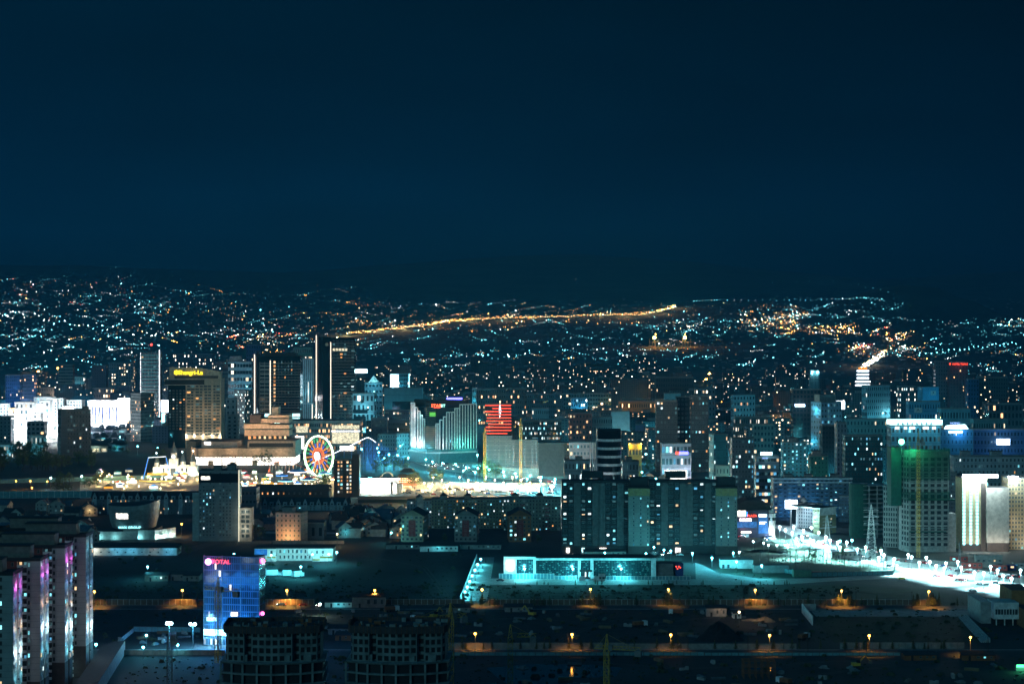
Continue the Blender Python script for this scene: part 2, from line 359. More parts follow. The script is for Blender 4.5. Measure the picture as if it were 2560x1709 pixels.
def gpoly(name, pts, m, z):
    b = MB(); b.face([(X(p, DG(q)), DG(q), z) for p, q in pts], m); return struct(name, b)
def band(name, y0, y1, m, z, px0=-900, px1=3500):
    return gpoly(name, [(px0, y0), (px1, y0), (px1, y1), (px0, y1)], m, z)
# ------------------------------------------------------------------ roads and open ground
band('road', 1512.5, 1521, 'asphalt', .02); band('kerb', 1521, 1522.2, 'kerb', .06)
band('verge', 1506, 1512.4, 'lawn', .02)
for o in (band('road', 1624, 1629, 'asphalt', .02), band('kerb', 1622.6, 1623.9, 'kerb', .06)): pass
gpoly('lawn', [(1130, 1462), (2120, 1462), (2330, 1475), (2460, 1505), (1160, 1505)], 'lawn', .03)
gpoly('school_road', [(1228, 1445), (1760, 1447), (1760, 1461), (1215, 1461)], 'paving', .03)
gpoly('driveway', [(1190, 1392), (1236, 1392), (1218, 1501), (1150, 1501)], 'paving', .05)
gpoly('car_park_ground', [(1738, 1406), (1757, 1412), (1792, 1430), (1900, 1446), (2060, 1444), (2260, 1431), (2330, 1441), (2080, 1452), (1960, 1460), (1740, 1461.5)], 'paving', .04)
gpoly('avenue', [(1932, 1309), (1985, 1316), (2060, 1342), (2200, 1385), (2330, 1408), (2560, 1438), (3000, 1490), (3000, 1560), (2560, 1476), (2330, 1442), (2180, 1410), (2080, 1383), (1990, 1345), (1938, 1318)], 'pale_concrete', .05)
gpoly('forecourt', [(2085, 1453), (2262, 1433), (2330, 1443), (2560, 1477), (2700, 1500), (2440, 1492), (2320, 1472)], 'asphalt', .03)
gpoly('lawn', [(1795, 1385), (1900, 1372), (2050, 1388), (2150, 1406), (2245, 1424), (2240, 1440), (2080, 1443), (1900, 1445), (1795, 1428)], 'lawn', .035)
gpoly('lawn', [(1850, 1352), (1930, 1330), (1985, 1350), (2075, 1388), (2000, 1384), (1850, 1378)], 'lawn', .035)
gpoly('sports_field', [(2035, 1541), (2395, 1541), (2470, 1605), (2085, 1605)], 'lawn', .03)
gpoly('paved_yard', [(2025, 1524), (2450, 1524), (2440, 1540), (2040, 1540)], 'paving', .03)
gpoly('site_ground', [(1050, 1523), (2000, 1523), (2040, 1604), (1050, 1604)], 'soil', .02)
mat('water', (.01, .02, .03), .10, noise=0)
for pts in ([(1215, 1668), (1330, 1659), (1480, 1660), (1555, 1668), (1540, 1690), (1400, 1695), (1470, 1712), (1380, 1740), (1280, 1716), (1240, 1690)], [(1100, 1716), (1240, 1704), (1320, 1725), (1250, 1760), (1120, 1750)], [(1870, 1668), (1930, 1663), (1960, 1672), (1900, 1680)]):
    gpoly('pond', pts, 'water', .02)
gpoly('fairground_paving', [(350, 1186), (560, 1180), (900, 1186), (1000, 1215), (900, 1244), (600, 1232), (200, 1246), (200, 1200)], 'paving', .02)
gpoly('fairground_street', [(880, 1200), (1200, 1205), (1420, 1208), (1420, 1240), (880, 1244)], 'paving', .03)
gpoly('boulevard', [(960, 1130), (1010, 1126), (1250, 1166), (1440, 1190), (1440, 1208), (1240, 1196), (1080, 1170)], 'paving', .04)
gpoly('square', [(-60, 1050), (330, 1045), (330, 1085), (60, 1110), (-60, 1110)], 'pale_concrete', .03)
gpoly('side_road', [(380, 1388), (560, 1345), (690, 1340), (950, 1336), (950, 1341), (690, 1346), (570, 1352), (420, 1395)], 'asphalt', .02)
gpoly('side_road', [(500, 1326), (560, 1326), (950, 1331), (950, 1335), (500, 1332)], 'paving', .03)

# ------------------------------------------------------------------ street lamps
LM = {}
def lamp_mesh(h, kind, arm):
    k = (h, kind, arm)
    if k not in LM:
        b = MB(); b.bar((0, 0, 0), (0, 0, h), .14, 'steel', 6, .08)
        if arm: b.bar((0, 0, h - .1), (0, -arm, h + .35), .06, 'steel', 5)
        p = b.mesh('pole'); b = MB(); b.box(-.35, .35, -arm - .5, -arm + .4, h + .55, h + .7, 'steel'); b.ball((0, -arm, h + .05), .75 if kind in ('glow_white', 'glow_cyan') and h >= 9 else .55, kind); LM[k] = (p, b.mesh('lamp_head'))  # globe oversized so that its shape carries the lamp's bloom
    return LM[k]
def lamp(pos, h, kind, P, col, label, group=None, arm=.0, name='street_lamp', rz=0, cone=None):
    r = thing(name, label, 'street lamp', pos, rz, group); p, q = lamp_mesh(h, kind, arm)
    link('pole', p, r); link('lamp_head', q, r)
    if P: light(r, (0, -arm - .1, h - .7), P, col, .45, typ='SPOT' if cone else 'POINT', cone=cone)
    return r
def lamp_row(heads, h, kind, P, col, fmt, group, arm=0., name='street_lamp', cone=None):
    """heads: photo positions of the lamps themselves; each stands on the ground below"""
    for i, t in enumerate(sorted(heads)):
        D = DG(t[1], h); p = P * (t[2] if len(t) > 2 else 1)
        lamp((X(t[0], D), D, 0), h, kind, p, col, fmt % nth(i), group, arm, name, cone=cone)
lamp_row([(236, 1478), (456, 1475), (717, 1475, 2.2), (937, 1475), (1205, 1473), (1476, 1472, 1.3), (1671, 1473), (1888, 1474), (2104, 1476, 1.2), (2322, 1478)], 8, 'glow_orange', 8500, ORANGE, 'orange street lamp beside the farther panel fence, %s from the left', 'orange lamps along the farther road', cone=128)
lamp_row([(1188, 1583, .5), (1430, 1585), (1677, 1586), (1924, 1587), (2173, 1588), (2426, 1592)], 8, 'glow_orange', 7000, ORANGE, 'orange street lamp beside the nearer road, %s from the left', 'orange lamps along the nearer road', cone=128)
lamp_row([(1311, 1421), (1432, 1421), (1553, 1421)], 6.5, 'glow_cyan', 14000, CYAN, 'white lamp on the road before the framed school, %s from the left', 'white lamps before the school')
lamp_row([(1780, 1394), (1833, 1381), (1841, 1403), (1904, 1413)], 7, 'glow_cyan', 11000, CYAN, 'white lamp in the school car park, %s from the left', 'white lamps in the car park', name='car_park_lamp')
lamp_row([(1162, 1478), (1168, 1466), (1174, 1452), (1180, 1438), (1187, 1424), (1194, 1410), (1202, 1397)], 3.5, 'glow_cyan', 5000, CYAN, 'low white lamp on the fence side of the driveway, %s from the left', 'white lamps along the driveway', name='driveway_lamp')
lamp_row([(1512, 1381), (1615, 1383), (1635, 1367), (1660, 1374), (1677, 1376), (1731, 1382)], 7, 'glow_cyan', 7000, CYAN, 'white lamp in front of the long apartment slab, %s from the left', 'white lamps before the apartment slab')
AV = [(655, 320), (730, 315), (825, 195), (720, 275), (1015, 300), (1080, 300), (1155, 350), (1215, 335), (1325, 360), (1310, 410), (1345, 390), (1520, 390), (1545, 405), (1650, 410), (1675, 440), (1790, 450), (1780, 485), (1875, 440), (1995, 515), (2110, 475), (2325, 500), (2200, 540), (880, 230), (930, 262), (600, 190), (640, 212), (690, 232), (760, 262), (820, 285), (880, 305), (940, 330), (700, 190), (770, 215), (960, 285), (1030, 335), (1420, 420), (1600, 445), (1720, 470), (1900, 480), (2060, 520), (2160, 500), (2260, 560)]  # later entries are added lamps that broaden the white glare
lamp_row([(1740 + .349 * a, 1250 + .349 * b) for a, b in AV], 9, 'glow_white', 150000, WHITE, 'bright white lamp beside the wide avenue, %s from the left', 'white lamps along the wide avenue', cone=124)
lamp_row([(1740 + .349 * a, 1250 + .349 * b) for a, b in ((410, 295), (485, 305), (520, 320), (580, 320), (640, 320), (310, 370))], 5, 'glow_white', 2200, WHITE, 'globe lamp on the planted plaza beside the shops, %s from the left', 'globe lamps on the plaza', name='globe_lamp')
FB = [(525, 800), (165, 830), (310, 820), (325, 860), (420, 880), (375, 910), (500, 885), (600, 910), (765, 925), (825, 945), (920, 960), (1040, 970), (1115, 1030), (1140, 1000), (1225, 1045), (1245, 885), (1250, 1005), (1355, 1020), (1490, 1040), (1495, 1075), (1600, 1055), (1610, 1085), (1740, 1075), (1710, 1105), (1840, 1090), (1835, 1120), (1970, 1110), (1965, 1140), (2085, 1120)]
lamp_row([(860 + .2678 * a, 900 + .2678 * b) for a, b in FB], 11, 'glow_cyan', 42000, CYAN, 'cyan white lamp on the boulevard past the fan hotel, %s from the left', 'cyan lamps along the boulevard', name='boulevard_lamp')
lamp_row([(885 + 22 * i, 1192 + 7 * (i % 3)) for i in range(1, 22)], 6, 'glow_warm', 30000, WARM, 'warm lamp on the fairground parking street, %s from the left', 'warm lamps on the fairground street', name='fairground_lamp')
FG = [(372, 1185), (330, 1196), (280, 1190), (310, 1220), (420, 1178), (455, 1180), (470, 1172), (485, 1188), (500, 1182), (640, 1205), (655, 1215), (690, 1208), (705, 1222), (730, 1214), (745, 1228), (765, 1208), (620, 1222), (600, 1228), (800, 1215), (675, 1195), (715, 1198)] + [(R.uniform(235, 500), R.uniform(1180, 1222)) for _ in range(26)] + [(R.uniform(600, 835), R.uniform(1186, 1226)) for _ in range(34)]
lamp_row(FG, 5, 'glow_warm', 6000, WARM, 'warm lamp between the fairground stalls, %s from the left', 'warm lamps on the fairground', name='fairground_lamp')
lamp_row([(80, 1219, 1.6), (40, 1202), (76, 1202), (118, 1203)], 7, 'glow_orange', 1500, ORANGE, 'orange lamp behind the glass railing by the dark wood, %s from the left', 'orange lamps by the dark wood')
lamp_row([(127, 1194), (204, 1190)], 10, 'glow_white', 5000, WHITE, 'tall white lamp on the path behind the wood, %s from the left', 'white lamps behind the wood')
lamp_row([(454, 1309), (1003, 1322), (903, 1309)], 8, 'glow_orange', 2600, ORANGE, 'orange lamp on the back road between houses, %s from the left', 'orange lamps on the back road')
lamp_row([(843, 1334)], 8, 'glow_warm', 3000, WARM, 'warm lamp on a pole right of the orange lit block, the %s one met there', None)
lamp_row([(678, 1387), (781, 1385), (822, 1385), (842, 1380), (369, 1416), (752, 1416), (585, 1384)], 7, 'glow_cyan', 3000, CYAN, 'cyan white lamp around the low school and truck yard, %s from the left', 'cyan lamps around the low school', name='yard_lamp')
lamp_row([(978, 1331), (858, 1314), (866, 1314), (874, 1315), (1370, 1298)], 7, 'glow_cyan', 3200, CYAN, 'cyan lamp in the yard of small houses, %s from the left', 'cyan lamps among small houses', name='yard_lamp')
lamp_row([(800, 1509)], 6, 'glow_white', 1800, (.8, 1, .8), 'greenish white lamp at the site gate by the white shelter, the %s one met there', None)
lamp_row([(98, 1412), (366, 1587), (358, 1617), (444, 1611), (240, 1610)], 5, 'glow_cyan', 600, CYAN, 'small white lamp in the yard below the apartment towers, %s from the left', 'small yard lamps', name='yard_lamp')
for px, py in ((2010, 1335), (2120, 1372), (2230, 1402), (2330, 1424), (2450, 1436)): D = DG(py); light(None, (X(px, D), D, 11), 16000, WHITE, 1, 'avenue_fill_light')  # added points without fixtures, light the buildings beside the avenue
# floodlight masts of the yard below the towers
def mast(px, py, h, P, col, kind, label, n=4):
    D = DG(py, h); r = thing('floodlight_mast', label, 'floodlight mast', (X(px, D), D, 0)); b = MB(); b.bar((0, 0, 0), (0, 0, h), .2, 'steel', 6); b.bar((-1.1, 0, h), (1.1, 0, h), .1, 'steel'); b.obj('pole', r)
    for i in range(n):
        b = MB(); b.ball((-1.0 + 2 * i / max(1, n - 1), -.25, h + .2), .7, kind); b.box(-1.3 + 2 * i / max(1, n - 1), -.7 + 2 * i / max(1, n - 1), -.1, .1, h - .1, h + .5, 'dark'); b.obj('floodlight', r)
    light(r, (0, -1.2, h), P, col, .8)
mast(423, 1558, 12, 7000, (.1, .75, 1), 'glow_white', 'tall floodlight mast blazing cyan white before the blue glass block', 4)
mast(482, 1560, 11, 6000, (.1, .75, 1), 'glow_white', 'smaller floodlight mast nearer the blue glass block', 2)

# ------------------------------------------------------------------ trees
TM = {}
def tree_mesh(kind, seed):
    k = (kind, seed)
    if k in TM: return TM[k]
    rr = random.Random(seed * 31 + len(kind)); t = MB(); c = MB()
    def leaf(p, s, m):
        a, b2 = rr.uniform(0, 6.28), rr.uniform(-1, 1); u = Vector((math.cos(a), math.sin(a), b2)).normalized() * s
        v = Vector((rr.uniform(-1, 1), rr.uniform(-1, 1), rr.uniform(-1, 1))).cross(u).normalized() * s * .7; p = Vector(p)
        c.face([p - u - v, p + u - v, p + u * .7 + v, p - u * .7 + v], m)
    if kind == 'pine':
        t.bar((0, 0, 0), (0, 0, .95), .022, 'bark', 6, .004)
        for i in range(420):
            z = rr.uniform(.1, 1); rr_ = (1.02 - z) * .27 * (.75 + .25 * math.sin(z * 40)) * math.sqrt(rr.random()); a = rr.uniform(0, 6.28)
            leaf((rr_ * math.cos(a), rr_ * math.sin(a), z), .028, 'pine')
    else:
        t.bar((0, 0, 0), (0.01, 0, .45), .03, 'bark', 6, .018)
        cl = []
        for i in range(26):
            a = rr.uniform(0, 6.28); z = rr.uniform(.3, .98); r0 = .36 * math.sqrt(max(.03, 1 - ((z - .6) / .42) ** 2)) * rr.uniform(.3, 1.05)
            q = (r0 * math.cos(a), r0 * math.sin(a), z); cl.append(q)
            if i % 3 == 0: t.bar((0, 0, .3 + z * .15), q, .012, 'bark', 4, .004)
        for q in cl:
            for _ in range(20):
                d = Vector((rr.gauss(0, 1), rr.gauss(0, 1), rr.gauss(0, .8))).normalized() * rr.uniform(.02, .12)
                leaf(Vector(q) + d, rr.uniform(.018, .034), 'leaf')
    TM[k] = (t.mesh('trunk'), c.mesh('crown')); return TM[k]
def tree(pos, h, kind, label, group):
    r = thing('pine_tree' if kind == 'pine' else 'leafy_tree', label, 'tree', pos, R.uniform(0, 6.28), group); s = R.randrange(4); a, b = tree_mesh(kind, s)
    for n, m in (('trunk', a), ('crown', b)):
        o = link(n, m, r); o.scale = (h * R.uniform(.9, 1.15), h * R.uniform(.9, 1.15), h)
def trees(spots, kind, fmt, group):
    for i, (px, py, h) in enumerate(sorted(spots)):
        D = DG(py); tree((X(px, D), D, 0), h, kind, fmt % nth(i), group)
am = []
for c, n in ((1476, 9), (1671, 5), (2104, 8), (2322, 12), (456, 3), (236, 5), (1206, 4)):
    for _ in range(n): am.append((c + R.gauss(0, 26), 1513 + R.uniform(-1, 1.5), R.uniform(3.5, 7)))
for _ in range(34): am.append((R.uniform(1150, 2450), 1512.5 + R.uniform(-1, 1.5), R.uniform(2.5, 6)))
trees(am, 'pine', 'young conifer on the verge before the farther panel fence, %s from the left', 'young conifers on the farther verge')
trees([(R.uniform(1105, 2480), 1622.5 + R.uniform(-.5, .5), R.uniform(3, 6)) for _ in range(42)] + [(1680 + R.gauss(0, 8), 1622, 6) for _ in range(4)], 'pine', 'dark conifer on the verge of the nearer road, %s from the left', 'conifers along the nearer road')
trees([(R.uniform(1250, 1980), 1461 + R.uniform(-1, 1), R.uniform(1.5, 3.2)) for _ in range(26)], 'pine', 'small conifer at the edge of the school road, %s from the left', 'small conifers by the school road')
trees([(1160 + 9.0 * i + R.uniform(-2, 2), 1496 - 15 * i, 2.8) for i in range(7)], 'pine', 'small conifer along the lit driveway, %s from the left', 'conifers by the driveway')
trees([(R.uniform(-30, 230), R.uniform(1163, 1178), R.uniform(13, 22)) for _ in range(26)] + [(R.uniform(-20, 120), 1152, 20) for _ in range(6)], 'leaf', 'big dark tree in the wood behind the glass railing, %s from the left', 'dark wood behind the railing')
trees([(R.uniform(130, 260), R.uniform(1205, 1235), R.uniform(8, 13)) for _ in range(12)], 'leaf', 'dark tree between railing and fairground, %s from the left', 'dark trees by the railing')
trees([(399, 1161, 17), (410, 1163, 12), (660, 1163, 15), (672, 1165, 12), (640, 1164, 11), (690, 1160, 16), (800, 1225, 15), (812, 1222, 13), (1037, 1222, 15), (1030, 1220, 12), (1085, 1210, 16), (1100, 1208, 12), (1215, 1195, 16), (1200, 1194, 13), (1240, 1196, 14), (960, 1178, 16), (985, 1176, 15), (940, 1180, 12), (1010, 1180, 14)], 'leaf', 'leafy tree silhouetted against the fairground lights, %s from the left', 'trees around the fairground')
trees([(560, 1345, 9), (572, 1346, 8), (640, 1348, 10), (655, 1350, 9), (520, 1350, 8), (470, 1388, 7), (445, 1386, 6), (700, 1300, 8), (880, 1300, 8), (910, 1330, 7), (1010, 1352, 7), (1110, 1355, 6), (1345, 1358, 6), (2030, 1405, 8), (2105, 1397, 9), (2200, 1402, 8)], 'leaf', 'dark leafy tree among the low buildings, %s from the left', 'trees among the low buildings')

# ------------------------------------------------------------------ cars
CM = {}
def car_parts(c):
    if c in CM: return CM[c]
    mat(c, dict(car_white=(.6, .6, .6), car_silver=(.35, .36, .38), car_black=(.02, .02, .022), car_red=(.35, .03, .03), car_yellow=(.6, .4, .02), car_blue=(.03, .08, .25))[c], .3, .2, noise=0)
    b = MB(); P = [(-2.2, .35), (-2.25, .75), (-1.9, .92), (-1.3, 1.0), (-.7, 1.45), (.9, 1.48), (1.5, 1.02), (2.1, .95), (2.25, .7), (2.2, .35)]
    for s in (-1, 1):
        pts = [(x, s * (.85 if z < 1.1 else .66), z) for x, z in P]; b.face(pts if s < 0 else pts[::-1], c)
    for (x0, z0), (x1, z1) in zip(P, P[1:] + P[:1]):
        y0, y1 = (.85 if z0 < 1.1 else .66), (.85 if z1 < 1.1 else .66); b.face([(x0, -y0, z0), (x0, y0, z0), (x1, y1, z1), (x1, -y1, z1)], 'black_glass' if abs(z1 - z0) > .4 and max(z0, z1) > 1.2 else c)
    body = b.mesh('body'); b = MB()
    for i in range(12):
        a, a2 = 2 * math.pi * i / 12, 2 * math.pi * (i + 1) / 12
        b.face([(.33 * math.cos(a), -.1, .33 * math.sin(a)), (.33 * math.cos(a2), -.1, .33 * math.sin(a2)), (.33 * math.cos(a2), .1, .33 * math.sin(a2)), (.33 * math.cos(a), .1, .33 * math.sin(a))], 'tyre')
    for s in (-.1, .1): b.face([(.33 * math.cos(2 * math.pi * i / 12), s, .33 * math.sin(2 * math.pi * i / 12)) for i in range(12)], 'tyre')
    wh = b.mesh('wheel'); h = MB(); h.ball((0, 0, 0), .14, 'head', 6, 4); h = h.mesh('headlight'); t = MB(); t.box(-.05, .05, -.2, .2, -.07, .07, 'tail'); t = t.mesh('taillight')
    CM[c] = (body, wh, h, t); return CM[c]
def car(pos, rz, c, label, group, lights=True):
    r = thing('car', label, 'car', pos, rz, group); b, w, h, t = car_parts(c); link('body', b, r)
    for x in (-1.4, 1.35):
        for y in (-.8, .8): link('wheel', w, r, (x, y, .33))
    for y in (-.6, .6):
        if lights: link('headlight', h, r, (-2.22, y, .72)); link('taillight', t, r, (2.22, y, .8))
    return r
CC = ['car_white', 'car_silver', 'car_black', 'car_red', 'car_blue']
NAMES = dict(car_white='white', car_silver='silver', car_black='black', car_red='red', car_yellow='yellow', car_blue='blue')
av = [(2010, 1334), (2070, 1362), (2150, 1385), (2230, 1405), (2320, 1424), (2420, 1440), (2540, 1458)]
cars = []
for i in range(46):
    px = 2000 + 560 * (i + R.random() * .6) / 46; py = interp(px, av) + R.choice((-9, -5, 5, 9)) * interp(px, [(2000, .8), (2200, 1.4), (2560, 1.7)]); cars.append((px, py))
for i, (px, py) in enumerate(sorted(cars)):
    D = DG(py); up = py > interp(px, av); c = R.choice(CC)
    car((X(px, D), D, .06), rad(108 if up else -72) + rad(18 if px > 2150 else 0), c, '%s car driving on the bright avenue with lights on, %s from the left' % (NAMES[c], nth(i)), 'cars on the bright avenue')
for px, py, c, l in ((2254, 1448, 'car_yellow', 'yellow car parked on the dark forecourt beside the lawn'), (2340, 1441, 'car_black', 'black car alone at the avenue edge by the forecourt'), (2395, 1450, 'car_silver', 'silver car on the forecourt, nearer of two beside the kerb line'), (2410, 1451, 'car_black', 'black car on the forecourt just behind the silver one'), (2432, 1477, 'car_white', 'white car alone low on the forecourt'), (1251, 1452, 'car_black', 'black car at the end of the school road by the driveway')):
    D = DG(py); car((X(px, D), D, .06), R.uniform(-.3, .3), c, l, None, False)
for nm, pts, fmt, g in (('a', [(1805 + R.uniform(0, 75), 1338 + R.uniform(0, 14)) for _ in range(14)] + [(1905 + R.uniform(0, 30), 1340 + R.uniform(0, 14)) for _ in range(12)], '%s car parked before the neon shops, %s from the left', 'cars parked before the neon shops'),
                      ('b', [(1620 + R.uniform(0, 90), 1382 + R.uniform(0, 8)) for _ in range(16)] + [(1415 + R.uniform(0, 130), 1388 + R.uniform(0, 3)) for _ in range(8)], '%s car parked at the foot of the apartment slab, %s from the left', 'cars parked by the apartment slab'),
                      ('c', [(1000 + R.uniform(0, 400), 1222 + R.uniform(0, 16)) for _ in range(44)], '%s car parked on the fairground street, %s from the left', 'cars parked on the fairground street'),
                      ('d', [(1070 + 300 * t + R.uniform(-8, 8), 1160 + 38 * t + R.uniform(-7, 8)) for t in [R.random() for _ in range(40)]], '%s car on the boulevard past the fan hotel, %s from the left', 'cars on the boulevard'),
                      ('e', [(690 + R.uniform(0, 120), 1512 + R.uniform(0, 4)) for _ in range(3)], '%s car parked by the site gate, %s from the left', 'cars by the site gate')):
    for i, (px, py) in enumerate(sorted(pts)):
        D = DG(py); c = R.choice(CC); car((X(px, D), D, .06), R.choice((0, .1, 1.57, 3.1)) + R.uniform(-.2, .2), c, fmt % (NAMES[c], nth(i)), g, R.random() < (.9 if nm == 'd' else .35))

# ------------------------------------------------------------------ fences, walls, railings
def fence(label, p, q, h, step, panel, post, name='fence', glass=False, base=.0, ph=None, cat='fence'):
    dx, dy = q[0] - p[0], q[1] - p[1]; ln = math.hypot(dx, dy); r = thing(name, label, cat, (p[0], p[1], 0), math.atan2(dy, dx)); b = MB()
    n = max(1, min(100, round(ln / step))); st = ln / n; b.box(0, ln, -.05, .05, .15, h - .15, panel); b.obj('panel', r)
    b = MB(); b.box(0, ln, -.08, .08, h - .14, h, post); b.box(0, ln, -.08, .08, .02, .14, post); b.obj('rail', r)
    b = MB(); b.box(-.14, .14, -.16, .1, 0, (ph or h + .1), post); me = b.mesh('post')
    for i in range(n + 1): link('post', me, r, (i * st, 0, 0))
def G(px, py): D = DG(py); return (X(px, D), D)
mat('brown_panel', (.16, .12, .09), .9); mat('teal_mesh', (.12, .30, .34), .6); mat('grey_panel', (.26, .25, .24), .9); mat('pink_wall', (.30, .22, .21), .9)
fence('brown panel fence with pale posts left of the site gate', G(150, 1511.5), G(785, 1511.5), 3.0, 3.0, 'brown_panel', 'pale_concrete')
fence('short brown panel fence between site gate and driveway', G(890, 1511), G(1158, 1511), 3.0, 3.0, 'brown_panel', 'pale_concrete')
fence('long brown panel fence below the school lawn', G(1222, 1511.5), G(1800, 1511.5), 3.0, 3.0, 'brown_panel', 'pale_concrete')
fence('brown panel fence continuing towards the brick school', G(1802, 1511.5), G(2345, 1511.5), 3.0, 3.0, 'brown_panel', 'pale_concrete')
fence('plain grey panel fence behind the nearer road', G(1100, 1622), G(1560, 1622), 3.0, 3.4, 'grey_panel', 'grey_panel')
fence('plain grey panel fence beside the coal heap', G(1562, 1622), G(1990, 1622), 2.6, 3.4, 'grey_panel', 'grey_panel')
fence('grey panel fence below the sports field', G(2100, 1621), G(2410, 1621), 3.0, 3.0, 'grey_panel', 'concrete')
fence('dim bluish mesh wall in front of the nearer road', G(1120, 1638), G(1760, 1638), 1.7, 3.0, 'teal_mesh', 'steel')
fence('dim bluish mesh wall running on towards the containers', G(1762, 1638), G(2250, 1638), 1.5, 3.0, 'teal_mesh', 'steel')
fence('glossy mesh fence before the school with white posts', G(1248, 1447), G(1385, 1447), 3.2, 2.0, 'teal_mesh', 'white_paint')
fence('lower mesh fence before the school entrance', G(1387, 1448), G(1440, 1448), 2.2, 2.0, 'teal_mesh', 'white_paint')
fence('mesh fence from the school gate to the car park', G(1516, 1449), G(1725, 1449), 2.2, 2.0, 'teal_mesh', 'white_paint')
fence('bright metal railing along the driveway', G(1150, 1500), G(1192, 1392), 2.0, 4.0, 'teal_mesh', 'white_paint')
fence('glass railing lit cyan and orange before the dark wood', G(-40, 1245), G(232, 1243), 5.5, 5.0, 'teal_mesh', 'white_paint')
fence('long pale fence across the slope behind the wood', G(-40, 1209), G(400, 1198), 4.0, 7.0, 'teal_mesh', 'steel')
fence('pale fence in front of the orange lit office block', G(682, 1359), G(860, 1359), 2.2, 2.0, 'grey_panel', 'concrete')
fence('cyan lit low wall of the floodlit yard', G(305, 1603), G(335, 1578), 2.0, 3.0, 'white_paint', 'white_paint')
fence('pink panel fence in front of the floodlit yard', G(300, 1637), G(562, 1637), 2.4, 3.5, 'pink_wall', 'concrete')
fence('rear mesh fence of the floodlit yard', G(335, 1578), G(500, 1580), 2.5, 3.0, 'teal_mesh', 'steel')
for px, py, w, h in ((1447, 1451, 15, 2.7), (1484, 1451, 15, 2.7)):
    D = DG(py); r = thing('gate', 'white gate panel in the school fence, %s of the pair' % ('first' if px < 1460 else 'second'), 'gate', (X(px, D), D - .3, 0)); b = MB(); ww = w * D / F; b.box(0, ww, -.06, .06, .1, h, 'white_paint'); b.obj('panel', r)
    b = MB(); b.box(-.15, .05, -.1, .1, 0, h + .2, 'white_paint').box(ww - .05, ww + .15, -.1, .1, 0, h + .2, 'white_paint'); b.obj('post', r)
b = MB(); D = DG(1452); ww = 16 * D / F; b.box(0, ww, 0, 3, 0, 4.2, 'white_paint', 'roof'); r = thing('guard_house', 'white guard house with dark window beside the school gates', 'guard house', (X(1497, D), D, 0)); b.obj('wall', r)
windows(r, [((0, 0), (ww, 0), 1.2, 2.6, 2, 1, .8, .7, 0, .5)])

# ------------------------------------------------------------------ cranes and pylons
def lattice(b, x, y, z0, z1, w0, w1, st, m, t=.09):
    n = max(1, round((z1 - z0) / st))
    P = lambda i, k: (x + (-1, 1, 1, -1)[k] * (w0 + (w1 - w0) * i / n) / 2, y + (-1, -1, 1, 1)[k] * (w0 + (w1 - w0) * i / n) / 2, z0 + (z1 - z0) * i / n)
    for i in range(n):
        for k in range(4):
            b.bar(P(i, k), P(i + 1, k), t, m); b.bar(P(i, k), P(i + 1, (k + 1) % 4) if i % 2 else P(i + 1, (k + 3) % 4), t * .6, m); b.bar(P(i, k), P(i, (k + 1) % 4), t * .6, m)
def crane(px, D, pyt, label, jl, jr, rz=0, m='crane_yellow', jz=None, tip=6):
    r = thing('tower_crane', label, 'crane', (X(px, D), D, 0), rz); zt = Zp(pyt, D) if jz is None else jz; b = MB(); lattice(b, 0, 0, 0, zt, 1.9, 1.9, 2.2, m, .14); b.obj('mast', r)
    b = MB(); lattice(b, 0, 0, zt, zt + tip, 1.6, .2, 2, m, .12); b.obj('tower_head', r)
    b = MB(); b.box(.8, 2.4, -.9, .9, zt - .4, zt + 1.8, 'steel'); b.obj('cab', r)
    for s, ln, nm in ((-1, jl, 'jib'), (1, jr, 'counter_jib')):
        if not ln: continue
        b = MB(); n = max(2, round(ln / 2.5))
        for i in range(n):
            x0, x1 = s * ln * i / n, s * ln * (i + 1) / n
            for yy in (-.6, .6): b.bar((x0, yy, zt + .2), (x1, yy, zt + .2), .09, m); b.bar((x0, yy, zt + .2), ((x0 + x1) / 2, 0, zt + 1.5), .06, m); b.bar(((x0 + x1) / 2, 0, zt + 1.5), (x1, yy, zt + .2), .06, m)
            b.bar((x0, 0, zt + 1.5), (x1, 0, zt + 1.5), .09, m)
        b.bar((s * ln * .7, 0, zt + 1.5), (0, 0, zt + tip), .05, m)
        if s > 0: b.box(ln - 2.5, ln, -.9, .9, zt - 2, zt + .3, 'concrete')
        b.obj(nm, r)
    return r
crane(1126, 760, 1545, 'yellow tower crane right of the unfinished round blocks', 18, 7, .5)
crane(1276, 775, 1592, 'short yellow crane between road and mesh wall', 0, 10, 0, tip=5)
crane(1517, 780, 1622, 'dim crane over the pond with a drooping jib', 5, 14, -.35)
crane(545, 862, 1476, 'dark yellow crane in front of the blue glass block', 7, 11, -.5)
crane(424, 790, 1598, 'lattice crane mast below the floodlit yard', 0, 3, 0, 'steel', tip=2)
crane(2296, 1236, 1105, 'tall orange crane before the green netted concrete tower', 0, 4, -.2, tip=7)
crane(1212, 1800, 1085, 'brown crane at the left end of the green concrete frame', 6, 3, 1.2)
crane(1302, 1795, 1062, 'brown crane in the middle of the green concrete frame', 8, 4, 1.4)
def pylon(px, py, h, w, label, m='white_paint', arms=3):
    D = DG(py); r = thing('power_pylon', label, 'pylon', (X(px, D), D, 0)); b = MB(); lattice(b, 0, 0, 0, h * .7, w, w * .42, h / 12, m, .12); lattice(b, 0, 0, h * .7, h, w * .42, .3, h / 14, m, .1); b.obj('tower_frame', r)
    b = MB()
    for i in range(arms):
        z = h * (.62 + .13 * i); b.bar((-w * .8, 0, z), (w * .8, 0, z), .1, m); b.bar((-w * .8, 0, z), (0, 0, z + h * .05), .07, m); b.bar((w * .8, 0, z), (0, 0, z + h * .05), .07, m)
    b.obj('cross_arm', r)
